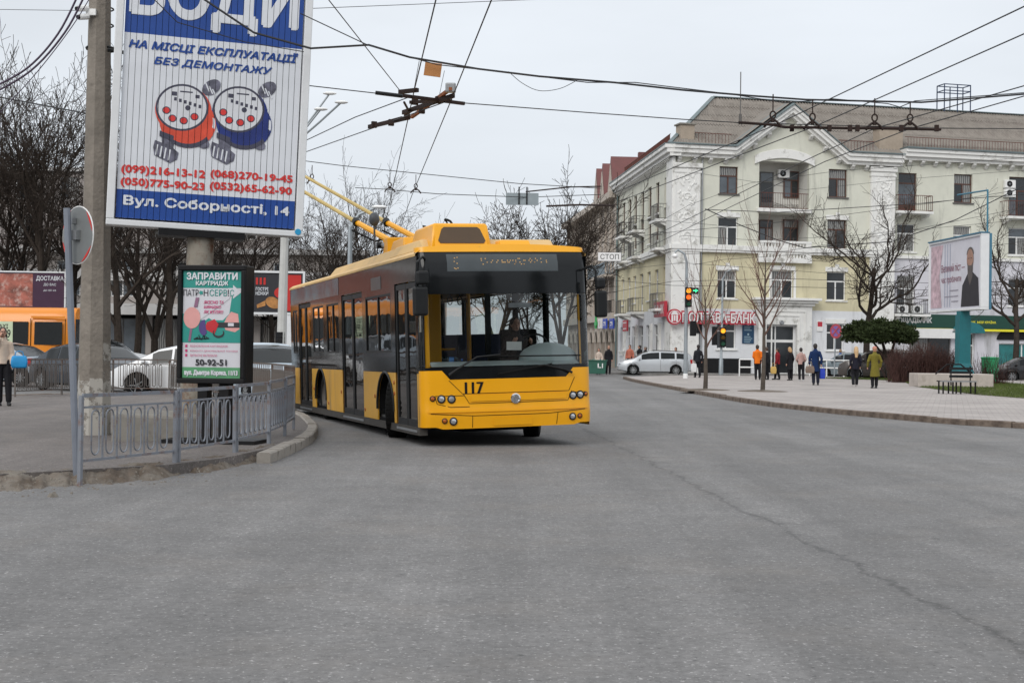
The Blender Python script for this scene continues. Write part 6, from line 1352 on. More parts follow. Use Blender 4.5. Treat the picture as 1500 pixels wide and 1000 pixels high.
for a0 in (30, 140, 215, 312):
    pts = [(.296*math.cos(rad(a0+t)), .296*math.sin(rad(a0+t))) for t in range(-25, 26, 5)]
    flat([pts], mat('sign_red_film', (.6, .03, .02), .4), dsc, -.003, 'red_film')
MB().tube([(.3*math.cos(rad(t)), .008, .3*math.sin(rad(t))) for t in range(0, 361, 12)], .007, 5).build('rim', M_whitesign, dsc, True)
MB().box(-.08, .06, -.05, -.002, -.05, .05).box(-.08, -.02, -.045, -.004, .12, .18).build('clamp', M_steel, dsc)

# ---- fences
M_fg = mat('fence_grey_blue', (.21, .225, .255), .6, .1, var=.15, scale=4, stain=(.17, .075, .04), stain_amt=.48, stain_scale=6)
M_fr = mat('fence_rusty', (.15, .135, .125), .75, .1, var=.3, scale=4, stain=(.11, .05, .03), stain_amt=.55, stain_scale=4)
def oval(w, z0, z1, r=.009):
    pts = []; h = w/2
    for k in range(7): a = math.pi*k/6; pts.append((h*math.cos(a), 0, z1-h+h*math.sin(a)))
    for k in range(7): a = math.pi+math.pi*k/6; pts.append((h*math.cos(a), 0, z0+h+h*math.sin(a)))
    pts.append(pts[0]); return MB().tube(pts, r, 5, cap=False)
def fence(name, label, pts, step, m, zlo, zhi, zmid, unit, simple=False, thick=.022, drop=0.0):
    fe = empty(name, label, 'fence', pts[0]); o0 = Vector(pts[0]); zs = pts[0].z
    path = resample([Vector((p.x, p.y, 0)) for p in pts], step); h0 = Vector((o0.x, o0.y, 0)); rn = random.Random(len(pts))
    pm = MB().box(-.02, .02, -.02, .02, -.05, zhi+.0).mesh('post', m)
    ov = (oval(unit*.52, zlo+.05, zmid-.03) if not simple else oval(unit*.42, zlo+.05, zmid-.02, .012)).mesh('baluster', m, True); br = MB().tube([(0, 0, zlo), (0, 0, zmid if not simple else zhi)], thick*.5, 4).mesh('baluster', m)
    for i, (a, b) in enumerate(zip(path[:-1], path[1:])):
        d = b-a; L = d.length; ang = math.atan2(d.y, d.x); loc = a-h0; loc.z -= drop*(1-i/(len(path)-1))
        for t in ((0,) if i == 0 else (-.03, .06)) if not simple else (0,): put('post', pm, fe, loc=loc+d.normalized()*t, rot=(rn.uniform(-.012, .012), rn.uniform(-.012, .012), ang))
        rl = MB()
        for z, w in ((zhi, .038), (zmid, .022), (zlo, .028)): rl.box(.03, L-.0, -w/2*.6, w/2*.6, z-w/2, z+w/2)
        rl.build('rail', m, fe, loc=loc, rot=(0, 0, ang))
        n = max(1, int((L-.15)/unit)); off = (L-n*unit)/2
        for k in range(n):
            u = off+(k+.5)*unit; q = loc+d.normalized()*u
            put('baluster', ov, fe, loc=q, rot=(0, 0, ang))
            if k < n-1 or simple: put('baluster', br, fe, loc=loc+d.normalized()*(u+unit/2), rot=(0, 0, ang))
    put('post', pm, fe, loc=path[-1]-h0)
    return fe
nf = [G(x, y, ZP) for x, y in ((117, 694), (238, 680), (336, 664), (386, 652), (408, 643), (421, 636), (430, 629))]
nf = smooth_path(nf, 4)
fence('fence', 'grey blue and rusty metal fence with oval bars curving round the near pavement corner', nf, 1.72, M_fg, .20, .86, .74, .24, drop=.07)
bf = [G(x, y, ZP) for x, y in ((430, 603), (398, 592), (330, 583), (262, 577), (200, 575), (130, 577), (60, 579), (22, 581))]
fence('fence', 'dark rusty fence along the far pavement edge in front of the parked cars', smooth_path(bf, 4), 1.9, M_fr, .14, .92, .8, .17, simple=True)
rf = [G(x, y, ZP) for x, y in ((1100, 547.5), (1130, 548.2), (1160, 549), (1250, 551))]
# white guard rail before the bank
def guard(label, x0, y0, x1, y1, n):
    a, b = G(x0, y0, ZP), G(x1, y1, ZP); g_ = empty('guard_rail', label, 'railing', a); d = b-a
    for i in range(n+1): MB().tube([d*(i/n), d*(i/n)+V3(0, 0, .95)], .035, 6).build('post', M_white, g_)
    for z in (.5, .95): MB().tube([V3(0, 0, z), d+V3(0, 0, z)], .04, 6).build('rail', M_white, g_)
guard('white tubular guard rail left of the man in the orange jacket', 1083, 550.5, 1110, 550.7, 1); guard('white tubular guard rail between the entrance and the blond woman', 1186, 550.5, 1262, 552.5, 3)

# ---- traffic lights and lamp posts
M_galv = mat('galvanised', (.3, .33, .35), .5, .4, var=.15)
def lampglow(name, col, e): return mat(name, col, .3, var=.02, emit=e)
def signal(root, x, y, z, lit, arrow=False, s=1.0):
    h = MB().box(x-.16*s, x+.16*s, y-.14, y+.12, z, z+1.0*s).build('signal_head', M_black, root, bevel=.03)
    for i, c in enumerate(('green', 'amber', 'red')):
        col = {'green': (.01, .08, .04), 'amber': (.1, .05, .0), 'red': (.12, .01, .01)}[c]
        on = c in lit; mm = lampglow('signal_'+c+('_lit' if on else ''), {'amber': (.95, .12, .01), 'red': (1, .36, .02), 'green': (.05, .9, .4)}[c] if on else col, 1.3 if on else 0)
        MB().lathe([(.125*s, 0), (.1*s, -.03), (.001, -.04)], 16, 'Y', (x, y-.142, z+(.18+.32*i)*s)).build('lamp', mm, h, True)
        MB().grid(lambda a, d: (x+.14*s*math.cos(a), y-.145-d, z+(.18+.32*i)*s+.14*s*math.sin(a)), [math.pi*k/8 for k in range(9)], [0, .17]).build('visor', M_black, h)
    if arrow:
        MB().box(x+.17*s, x+.5*s, y-.12, y+.1, z+.66*s, z+.98*s).build('arrow_head', M_black, h); flat([[(x+.22*s, z+.8*s), (x+.33*s, z+.8*s), (x+.33*s, z+.72*s), (x+.46*s, z+.83*s), (x+.33*s, z+.94*s), (x+.33*s, z+.86*s), (x+.22*s, z+.86*s)]], lampglow('signal_green_lit', (.05, .9, .4), 1.3), h, y-.124, 'arrow')
p = G(1004, 554, ZP); tl = empty('traffic_light', 'tall grey traffic light pole showing amber over red with a green arrow', 'traffic light', p)
zt = P(1005, 366, p.y).z-ZP; MB().tube([(0, 0, 0), (0, 0, 3), (0, 0, zt-.6), (-.12, 0, zt-.2), (-.45, 0, zt), (-.6, 0, zt-.15)], [.11, .09, .07, .06, .05, .045], 10).build('pole', M_galv, tl, True); MB().ell((-.6, -.05, zt-.32), (.14, .2, .12), 10, 6).build('lamp_head', M_white, tl, True)
MB().lathe([(.125, 0), (.125, .2), (.1, .25)], 12).build('base', M_white, tl); z = P(1007, 450, p.y).z-ZP; signal(tl, .08, -.2, z, ('amber', 'red'), True)
MB().box(.2, .5, -.2, .1, P(1018, 492, p.y).z-ZP, P(1018, 470, p.y).z-ZP).build('signal_back', M_black, tl, bevel=.03)
p = G(1056, 549, ZP); tl = empty('traffic_light', 'thin lamp post with red traffic light before the bank window', 'traffic light', p); zt = P(1060, 398, p.y).z-ZP
MB().tube([(0, 0, 0), (0, 0, .9), (.0, 0, 1.0), (.05, 0, zt-.4), (.25, 0, zt), (.6, -.2, zt+.15)], [.14, .13, .08, .06, .05, .04], 10).build('pole', M_galv, tl, True); MB().ell((.72, -.25, zt+.15), (.2, .12, .07), 10, 6).build('lamp_head', M_white, tl, True); z = P(1058, 508, p.y).z-ZP; signal(tl, .05, -.22, z, ('red', 'amber') if False else ('red',), False, 1.15)
MB().box(-.55, -.25, -.05, .15, z+.1, z+1.2).build('signal_back', M_black, tl, bevel=.03)
# no-stopping sign
p = G(1222, 552, ZP); s = empty('no_parking_sign', 'round faded no stopping sign on a grey post before the bank window', 'road sign', p); zc = P(1225, 485, p.y).z-ZP
MB().tube([(0, 0, 0), (.05, 0, zc+.3)], .04, 8).build('post', M_galv, s); d = MB().lathe([(.42, 0), (.42, -.02)], 24, 'Y', (0, 0, 0)).build('disc', mat('sign_faded_red', (.4, .06, .08), .5), s, loc=(.06, -.06, zc), rot=(0, 0, rad(-52))); flat([disc(0, 0, .3, .3, 20)], mat('sign_faded_violet', (.2, .12, .35), .5), d, -.026); MB().beam((-.22, -.035, .22), (.22, -.035, -.22), .07, .012, up=(0, 1, 0)).build('bar', MATS['sign_faded_red'], d); MB().beam((-.22, -.049, -.22), (.22, -.049, .22), .07, .012, up=(0, 1, 0)).build('bar', MATS['sign_faded_red'], d)
p = G(1412, 562, ZP); s = empty('yield_sign', 'small white triangular sign on a thin post before the bank door', 'road sign', p); zc = P(1414, 505, p.y).z-ZP; MB().tube([(0, 0, 0), (0, 0, zc)], .03, 6).build('post', M_galv, s); MB().prism([(-.28, zc+.35), (.28, zc+.35), (.04, zc-.3), (-.04, zc-.3)], -.05, -.03).build('plate', M_white, s)
# striped pole and lamp posts behind the boards
p = V3(P(411, 505, 40).x, 40, 0); sp_ = empty('striped_pole', 'pale lamp post with black and white stripes at its foot behind the light box', 'pole', p)
zt = P(418, 210, 40).z; MB().tube([(0, 0, 0), (.12, 0, zt)], [.15, .09], 10).build('shaft', mat('pole_pale', (.5, .5, .48), .8, var=.12), sp_, True)
zs0, zs1 = P(411, 508, 40).z-.1, P(411, 486, 40).z
for i in range(5):
    z = zs0+(zs1-zs0)*i/5; MB().lathe([(.154, z), (.153, z+.1)], 10).build('stripe', M_black if i % 1 == 0 else M_white, sp_, rot=(rad(0), rad(9) if False else 0, 0))
m = MB()
for (dx, dz, px, py) in ((.0, 0, 483, 137), (0, 0, 500, 150), (0, 0, 470, 160)):
    e_ = P(px, py, 40)-p; m.tube([(.1, 0, zt-.2), e_*.6+V3(.04, 0, zt*.4-.1), e_], .03, 6)
m.build('lamp_arm', M_galv, sp_, True)
for (px, py) in ((483, 137), (500, 150), (470, 160)): e_ = P(px, py, 40)-p; MB().ell((e_.x, e_.y, e_.z), (.2, .1, .05), 10, 6).build('lamp_head', M_white, sp_, True)
for (px, pb, ptop, Y, lab) in ((511, 500, 318, 52, 'slim grey lamp post among the bare trees above the trolleybus roof'),):
    p = V3(P(px, 500, Y).x, Y, 0); l = empty('lamp_post', lab, 'lamp post', p); zt = P(px, ptop, Y).z; MB().tube([(0, 0, 0), (0, 0, zt-.4), (.3, 0, zt+.1), (.9, 0, zt+.35)], [.12, .08, .06, .05], 8).build('pole', M_galv, l, True); MB().ell((1.05, 0, zt+.38), (.3, .14, .07), 10, 6).build('lamp_head', M_white, l, True)
# bench, bins, dumpster
p = G(1405, 577, ZP); be = empty('bench', 'black metal bench with slatted back on the edge of the plaza', 'bench', p, rad(4)); be.scale = (.68, .8, .95)
for i in range(5): MB().box(-.9, .9, -.02+.13*i, .08+.13*i, .43, .47).build('seat_slat', M_steel if i < 2 else M_plas, be)
for i in range(3): MB().box(.1 if False else -.2, 1.0, .66, .70, .58+.14*i, .67+.14*i).build('back_slat', M_plas, be)
for x in (-.8, -.3, .1, .85):
    for y in (.02, .52): MB().box(x-.03, x+.03, y, y+.06, 0, .428).build('leg', M_black, be)
for x in (-.1, .9): MB().beam((x, .71, .3), (x, .74, 1.0), .05).build('back_post', M_black, be)
MB().tube([(-.9, .72, .7), (-.3, .74, 1.05), (.4, .74, 1.06), (.95, .72, .75)], .03, 6).build('back_arch', M_black, be, True)
p = G(1450, 560, ZP); bn = empty('green_bin', 'green litter bin behind the low concrete block', 'bin', p)
MB().lathe([(.33, 0), (.38, .3), (.42, 1.15), (.45, 1.18), (.45, 1.24), (.3, 1.27)], 14).build('barrel', mat('bin_green', (.02, .3, .12), .5, var=.2), bn, True); MB().lathe([(.40, .55), (.415, .56), (.42, .68), (.405, .69)], 14).build('band', mat('bin_band', (.05, .42, .2), .5), bn)
p = V3(P(862, 530, 84).x, 84, 0); du = empty('dumpster', 'dark green bin with white marks behind the right side of the trolleybus', 'dumpster', p, rad(-4))
MB().prism([(-1.0, .1), (1.0, .1), (1.08, .85), (-1.08, .85)], -.5, .5).build('tub', mat('dumpster_green', (.015, .09, .06), .5, var=.2), du, bevel=.03); MB().box(-1.12, 1.12, -.54, .54, .853, .92).build('rim', MATS['dumpster_green'], du); flat([rect(.55, .45, .62, .72), rect(.55, .45, .75, .5), rect(.8, .45, .86, .72)], M_whitesign, du, -.515, 'mark')
# hanging signs
def hang_sign(name, label, px0, py0, px1, py1, Y, m, text=None, back=False):
    a, b = P(px0, py1, Y), P(px1, py0, Y); s = empty(name, label, 'sign', (a.x, Y, a.z)); w, h = b.x-a.x, b.z-a.z
    MB().box(0, w, 0, .03, 0, h).build('plate', m, s)
    if text: lettering(text, (w*.1, h*.2, w*.9, h*.8), M_black, s, -.004, bold=0); MB().box(-.015, w+.015, .002, .04, -.015, -.001).box(-.015, w+.015, .002, .04, h+.001, h+.015).build('edge', M_black, s)
    if back: MB().box(w*.38, w*.42, -.03, -.002, -.0, h*1.5).box(w*.62, w*.66, -.03, -.002, -.0, h*1.5).build('bracket', M_black, s)
    return s
hang_sign('stop_sign', 'white hanging stop sign above the right mirror of the trolleybus', 876, 370, 910, 382, 52, M_whitesign, 'СТОП')
hang_sign('hanging_sign', 'blue grey hanging sign seen from behind before the bare trees', 741, 283, 789, 300, 45, mat('sign_back_blue', (.25, .29, .31), .5), back=True)
# ================================================================== overhead wires
def wire(name, label, pts, r=.009, sag=0.0, group=None, m=M_wire, n=8):
    p = fitline(pts, sag, n); o = Vector(p[0]); me = MB().tube([q-o for q in p], r, 5).mesh(name, m, True)
    return tag(put(name, me, loc=o), label, 'wire', group)
def hanger(root, loc, s=1.0, h=.42, m=None):
    """ring insulator with its clamp below"""
    mm = m or M_rustd
    o = MB().tube([V3(-.22*s, 0, -.10*s), V3(-.16*s, 0, .0), V3(-.06*s, 0, .08*s), V3(0, 0, .1*s), V3(.06*s, 0, .08*s), V3(.16*s, 0, 0), V3(.22*s, 0, -.1*s)], .03*s, 6).tube([(.07*s*math.cos(a), 0, .22*s+.09*s*math.sin(a)) for a in [k*math.pi/6 for k in range(13)]], .022*s, 5).tube([(0, 0, .3*s), (0, 0, h)], .012, 4).tube([(0, 0, .02), (0, 0, .14*s)], .05*s, 6).build('hanger', mm, root, True, loc=loc)
    return o
M_rustd = mat('hanger_rust', (.03, .018, .015), .7, var=.4)
ZW = 5.35
W1 = [G(648, -40, ZW), G(606, 136, ZW), G(573, 287, ZW), G(545, 420, ZW)]; W2 = [G(736, -40, ZW), G(667, 132, ZW), G(603, 287, ZW), G(556, 420, ZW)]
wire('contact_wire', 'left contact wire of the pair running up from the trolleybus to the top edge', W1); wire('contact_wire', 'right contact wire of the pair running up from the trolleybus to the top edge', W2)
def on(px, py, px2=None, z=ZW): return G(px, py, z)
B1 = [G(606, 140, ZW), G(520, 172, ZW), G(450, 205, ZW)]; B1.append(B1[-1]+(B1[-1]-B1[-2])*4); B2 = [G(662, 146, ZW), G(560, 183, ZW), G(450, 222, ZW)]; B2.append(B2[-1]+(B2[-1]-B2[-2])*3)
wire('contact_wire', 'upper branch contact wire turning left behind the tall billboard', B1); wire('contact_wire', 'lower branch contact wire turning left behind the tall billboard', B2)
# the crossing frog where the pairs meet
fo = G(630, 150, ZW); fr = empty('overhead_switch', 'rusty overhead switch where the contact wires cross above the trolleybus', 'wire switch', fo)
M_oxi = mat('oxide_orange', (.25, .09, .04), .8, var=.4)
def fq(px, py, dz=0): return G(px, py, ZW)-fo+V3(0, 0, dz)
MB().beam(fq(540, 186), fq(600, 172), .035, .07).beam(fq(560, 186, .06), fq(590, 178, .06), .06, .05).build('runner', M_rustd, fr); MB().beam(fq(590, 165), fq(665, 140), .035, .07).beam(fq(600, 150), fq(640, 148), .03, .05).build('runner', M_rustd, fr); MB().beam(fq(603, 176, .05), fq(660, 137, .07), .05, .05).build('crossing_plate', M_oxi, fr)
MB().box(-.08, .08, -.05, .05, .02, .17).build('point_motor', M_steel, fr, loc=fq(660, 138), bevel=.02); MB().beam(fq(585, 135), fq(612, 132), .06).beam(fq(588, 140), fq(680, 152), .05).tube([fq(592, 150), fq(600, 165), fq(612, 160)], .02, 5).build('spreader', M_rustd, fr)
for (x, y) in ((548, 184), (573, 181), (596, 172), (608, 150), (642, 148), (655, 147), (618, 163)): MB().box(-.045, .045, -.03, .03, -.04, .07).build('clamp', M_rustd, fr, loc=fq(x, y), rot=rad(25))
for (x, y, y2) in ((606, 134, 90), (643, 143, 104)): MB().tube([fq(x, y), P(x+8, y2, fo.y)-fo], .006, 4).build('dropper', M_wire, fr)
SPY = 21.5
sw1 = wire('span_wire', 'span wire from the concrete pole strap to the overhead switch', [P(155, 73, 20.6), P(205, 81, 20.7), P(420, 122, SPY), P(588, 141, SPY)], .008); MB().tube([P(158, 73, 20.55)-P(155, 73, 20.6), P(206, 81.5, 20.65)-P(155, 73, 20.6)], .028, 6).build('insulator', M_plas, sw1); MB().tube([P(550, 136, SPY)-P(155, 73, 20.6), P(590, 141, SPY)-P(155, 73, 20.6)], .03, 6).build('insulator', M_plas, sw1)
sw2 = wire('span_wire', 'span wire with four ring hangers crossing from the switch to the right edge', [P(678, 151, SPY), P(860, 165, 21.8), P(1000, 175, 22), P(1085, 180, 22.2), P(1375, 188, 23), P(1560, 189, 23.5)], .008)
o = P(678, 151, SPY); br_ = MB(); bpts = [(1082, 179.5), (1132, 183), (1150, 186.5), (1190, 187), (1240, 188), (1282, 188), (1333, 189), (1378, 190)]
br_.tube([P(x, y, 22.2+(x-1082)*.0027)-o for x, y in bpts], .022, 6); br_.build('hanger_bar', M_rustd, sw2, True)
for x in (1215, 1245, 1256, 1320, 1372, 1160): p = P(x, 188, 22.5); MB().box(-.03, .03, -.03, .03, -.05, .05).build('bar_clamp', M_rustd, sw2, loc=p-o)
for x, y, yt in ((1132, 183, 140), (1190, 186, 148), (1281, 187, 146), (1333, 187, 152)): p = P(x, y, 22.2+(x-1082)*.0027); hanger(sw2, p-o+V3(0, 0, .02), .62, (P(x, yt, p.y)-p).z)
for pts, lab in ((((1560, -17), (1500, 10), (1134, 184), (1000, 240), (900, 283)), 'upper of the steep contact wires from the top right corner'), (((1560, 23), (1500, 50), (1192, 186), (1048, 241), (905, 296)), 'second steep contact wire from the top right'), (((1560, 110), (1500, 126), (1282, 188), (1180, 235), (1040, 305), (905, 372)), 'third contact wire falling across the gable of the corner house'), (((1560, 125), (1500, 141), (1332, 189), (1208, 237), (1060, 308), (905, 385)), 'lowest contact wire falling across the corner house front')):
    wire('contact_wire', lab, [G(x, y, 5.15) for x, y in pts])
cab = [P(250, -40, 20), P(300, 0, 20), P(372, 48, 20.2), P(455, 71, 20.4), P(540, 66, 20.8), P(600, 84, 21), P(700, 101, 21.4), P(790, 112, 21.6), P(900, 121, 22), P(1000, 132, 22.3), P(1095, 140, 22.6), P(1180, 146, 22.9), P(1350, 150, 23.5), P(1500, 138, 24), P(1600, 132, 24.3)]
wire('cable', 'thick black cable drooping across the whole sky above the trolleybus', cab, .016)
wire('cable', 'second black cable slung loosely under the thick one across the sky', [P(440, 20, 20.2), P(540, 67, 20.7), P(640, 95, 21), P(740, 106, 21.5), P(860, 121, 21.9), P(930, 121, 22.1), P(1070, 138, 22.6), P(1150, 151, 22.8), P(1220, 145, 23), P(1300, 152, 23.3), P(1318, 157, 23.4), P(1340, 148, 23.5), P(1500, 136, 24)], .008)
wire('cable', 'thin drooping loop of spare cable below the thick one left of centre sky', smooth_path([P(745, 105, 21.5), P(765, 122, 21.5), P(790, 133, 21.6), P(820, 130, 21.7), P(845, 118, 21.8)], 5), .005, n=1)
wire('span_wire', 'thin guy wire falling from the top edge to the left of the switch', [P(475, -8, 17), P(585, 132, 21.4)], .007)
wire('span_wire', 'very thin wire along the top edge right of the billboard', [P(450, 13, 26), P(850, -3, 27)], .006)
s2 = wire('span_wire', 'farther span wire passing above the trolley poles', [P(440, 235, 36), P(503, 243, 36.5), P(760, 269, 38), P(880, 276, 39)], .01); o2 = P(440, 235, 36)
for x, y in ((457, 266), (571, 278), (609, 280)): p = P(x, y, 36.6); hanger(s2, p-o2, .6, (P(x, y-24, 36.6)-p).z)
wire('span_wire', 'lower span wire with insulators crossing behind the trolley poles', [P(520, 275, 44), P(560, 277, 44), P(640, 284, 44), P(770, 289, 45), P(880, 285, 46)], .012)
wire('span_wire', 'rod and wire from the bare middle trees to the old house', [P(770, 281, 60), P(835, 274, 60), P(880, 273, 62)], .03, m=M_rustd); wire('span_wire', 'lower dark rod between the middle trees and the old house', [P(800, 302, 58), P(850, 300, 58), P(900, 301, 60)], .04, m=M_rustd)
for i, (pts, lab) in enumerate(((((-20, 133), (40, 100), (85, 50), (116, -10)), 'upper of three bundled cables in the top left sky'), (((-20, 142), (45, 104), (95, 48), (126, -10)), 'middle of three bundled cables in the top left sky'), (((0, 165), (55, 105), (105, 40), (136, -10)), 'thin lowest of three cables in the top left sky'))):
    wire('cable', lab, smooth_path([P(x, y, 17+i*.2) for x, y in pts], 6), .013 if i < 2 else .006, n=1, m=mat('cable_violet', (.04, .02, .05), .5))
wire('cable', 'dark cable from the left edge to the concrete pole', [P(-20, 139, 22), P(40, 150, 22), P(130, 167, 21)], .011); wire('cable', 'faint thin wire across the top left corner', [P(-20, 14, 30), P(130, 16, 30)], .006)
wire('cable', 'thin dark cable drawn across the top of the billboard face', [P(218, -8, 19.2), P(260, 33, 19.4), P(360, 62, 20), P(445, 76, 20.2)], .007)
for pts, r, lab in ((((1500, 272), (1400, 322), (1306, 354), (1179, 363), (1140, 352), (1085, 330), (1040, 309), (1033, 306)), .03, 'heavy cable sagging from the right edge to the corner house bracket'), (((1033, 307), (1140, 311), (1348, 298), (1420, 291), (1510, 284)), .022, 'cable running level above the row of third floor windows'), (((880, 431), (985, 412), (1150, 408), (1300, 413), (1520, 418)), .014, 'thin level wire before the second floor windows'), (((870, 408), (985, 418), (1150, 420), (1330, 424), (1520, 428)), .014, 'lower thin level wire before the second floor windows'), (((905, 350), (1000, 338), (1180, 322), (1420, 290), (1510, 275)), .014, 'wire rising to the right across the third floor'), (((905, 360), (1010, 300), (1100, 268), (1230, 250), (1520, 230)), .012, 'wire rising steeply from the old house past the top floor'), (((1000, 372), (1150, 368), (1320, 340), (1520, 300)), .013, 'wire crossing below the loggia balustrade'), (((1015, 388), (1060, 380), (1180, 372), (1300, 366)), .012, 'wire from the corner lamp along the string course'), (((1023, 445), (1033, 312)), .012, 'cable dropping down the white corner pilaster')):
    wire('cable', lab, [P(x, y, 84) for x, y in pts], r*1.0)
plate = empty('hanging_plate', 'square orange board hanging from the black cable above the switch', 'sign', P(634, 102, 21.1)); MB().box(-.125, .125, 0, .02, -.1, .1).build('board', mat('plywood_orange', (.42, .19, .07), .7, var=.15), plate, rot=(0, rad(7), 0))

for pts, r, lab in ((((1000, 345), (1110, 352), (1250, 345), (1520, 320)), .011, 'fine wire sagging before the lower loggia'), (((905, 395), (1000, 385), (1100, 392), (1210, 400)), .011, 'fine wire to the traffic light pole top'), (((1300, 400), (1380, 372), (1520, 350)), .011, 'fine wire behind the plaza billboard top'), (((1030, 255), (1180, 278), (1330, 262), (1520, 248)), .010, 'fine wire across the top floor windows'), (((870, 330), (960, 322), (1050, 330)), .011, 'fine wire from the old house balcony to the corner'), (((1260, 441), (1380, 447), (1520, 443)), .012, 'fine wire just above the green fascia')):
    wire('cable', lab, [P(x, y, 83) for x, y in pts], r)
# ================================================================== trees and plants
def grow(mt, mc, p, d, L, r, lev, rn, cfg):
    n = cfg['seg'][min(lev, len(cfg['seg'])-1)]; pts = [p.copy()]; rr = [r]; dd = d.copy(); tap = cfg.get('taper', .55)
    for i in range(n):
        w = cfg['wob']*(1.0 if lev else .35); dd = (dd+V3(rn.gauss(0, w), rn.gauss(0, w), rn.gauss(0, w)*.6+cfg['trop'])).normalized()
        p = p+dd*(L/n); pts.append(p.copy()); rr.append(max(cfg['rmin'], r*(1-(1-tap)*(i+1)/n)))
    (mt if lev == 0 else mc).tube(pts, rr, 8 if lev == 0 else 6 if lev == 1 else 4 if lev == 2 else 3, cap=lev == 0)
    if lev >= cfg['max']: return
    k = cfg['kids'][lev]; k = rn.randint(k[0], k[1]); lo = cfg['from'][min(lev, len(cfg['from'])-1)]
    for i in range(k):
        t = lo+(1-lo)*((i+rn.random()*.9)/k); t = min(t, .995); j = min(int(t*n), n-1); f = t*n-j; q = pts[j].lerp(pts[j+1], f); base = (pts[j+1]-pts[j]).normalized()
        ax = base.orthogonal().normalized(); ax.rotate(Matrix.Rotation(rn.random()*6.283 if lev else i*2.4+rn.random(), 3, base)); a = rad(rn.uniform(*cfg['ang'][min(lev, len(cfg['ang'])-1)]))
        nd = base.copy(); nd.rotate(Matrix.Rotation(a, 3, ax)); rq = rr[j]+(rr[j+1]-rr[j])*f
        grow(mt, mc, q, nd, L*rn.uniform(*cfg['len'][min(lev, len(cfg['len'])-1)])*(1-.35*t if lev else 1), max(cfg['rmin'], rq*rn.uniform(.5, .72)), lev+1, rn, cfg)
    if lev < cfg['max'] and lev > 0: grow(mt, mc, pts[-1], dd, L*.6, rr[-1], lev+1, rn, cfg)
TALL = dict(seg=[8, 7, 5, 4, 3, 2], wob=.13, trop=.05, kids=[(7, 9), (5, 6), (4, 5), (3, 5), (2, 3)], ang=[(22, 48), (25, 55), (25, 60)], len=[(.5, .72), (.42, .62), (.45, .62), (.45, .65)], max=4, rmin=.011, taper=.4)
TALL['from'] = [.32, .2, .2, .15]
def tree_mesh(seed, h, r, cfg, lean=(0, 0), trunk_frac=.62):
    rn = random.Random(seed); mt, mc = MB(), MB(); grow(mt, mc, V3(0, 0, -.1), V3(lean[0], lean[1], 1).normalized(), h*trunk_frac, r, 0, rn, cfg); return mt, mc
def fork_mesh(seed, h, r, cfg, stems=3):
    """several steep stems from a low fork, as the old street trees have"""
    rn = random.Random(seed); mt, mc = MB(), MB(); mt.tube([(0, 0, -.1), (0, 0, .5), (.02, .02, h*.16)], [r*1.25, r, r*.9], 8)
    for i in range(stems):
        a = i*6.283/stems+rn.random(); d = V3(math.cos(a)*.28, math.sin(a)*.28, 1).normalized(); grow(mt, mc, V3(.02, .02, h*.15), d, h*.58*rn.uniform(.85, 1.05), r*.62, 0, rn, cfg)
    return mt, mc
TM = []
for sd, fk in ((1, 3), (2, 0), (3, 2), (4, 0)):
    mt, mc = fork_mesh(sd, 13, .26, TALL, fk) if fk else tree_mesh(sd, 13.5, .26, TALL)
    TM.append((mt.mesh('trunk', M_bark, True, fix=False), mc.mesh('branches', M_bark, True, fix=False)))
def place_tree(k, label, px, Y, h, rz, group, base_z=0.0):
    o = P(px, 520, Y); sc = h/max(v.co.z for v in TM[k][1].vertices); t = empty('bare_tree', label, 'tree', (o.x, Y, base_z), rz, group); t.scale = (sc, sc, sc)
    put('trunk', TM[k][0], t); put('branches', TM[k][1], t); return t
GT = 'bare trees along the far street'
for i, (k, px, Y, h, lab) in enumerate(((0, 5, 72, 17, 'bare tree at the left edge above the purple billboard'), (2, 62, 68, 17.5, 'tall forked bare tree behind the signpost'), (1, 112, 74, 17.5, 'bare tree just left of the concrete pole'), (3, 172, 66, 15, 'dark bare trunk right beside the concrete pole under the billboard'), (1, 200, 70, 15, 'bare trunk second to the right of the concrete pole under the billboard'), (0, 226, 75, 15, 'bare trunk under the middle of the tall billboard'), (3, 250, 68, 15, 'leaning bare trunk just left of the green light box'), (2, 345, 78, 13, 'bare tree behind the green light box and billboard post'), (1, 400, 82, 12, 'bare tree behind the red and black chicken billboard'), (0, 485, 73, 11.5, 'bare tree above the rear of the trolleybus roof'), (3, 535, 80, 13.0, 'bare tree behind the trolley pole bases'), (2, -60, 70, 17, 'bare tree cut by the left edge of the picture'), (3, 455, 84, 10, 'bare tree just right of the tall billboard foot'), (1, 28, 88, 16, 'farther bare tree behind the purple billboard'), (0, 300, 92, 12, 'farther bare tree behind the tall billboard post'))):
    place_tree(k, lab, px, Y, h, i*1.37, GT)
MID = dict(TALL); MID.update(rmin=.02, trop=.03, wob=.15, ang=[(25, 58), (25, 58), (25, 60)]); MID['from'] = [.3, .2, .2, .15]
for sd in (51, 57):
    mt, mc = fork_mesh(sd, 13, .28, MID, 3); TM.append((mt.mesh('trunk', M_bark, True, fix=False), mc.mesh('branches', M_bark, True, fix=False)))
for (k, px, Y, h, rz, lab) in ((4, 728, 94, 12.6, .4, 'rounded bare tree above the trolleybus roof left of the hanging sign'), (5, 822, 92, 14.6, 2.0, 'tall rounded bare tree between the trolleybus and the old house'), (1, 772, 100, 10.8, 5.1, 'low bare tree behind the hanging sign')): place_tree(k, lab, px, Y, h, rz, 'rounded bare trees behind the trolleybus')
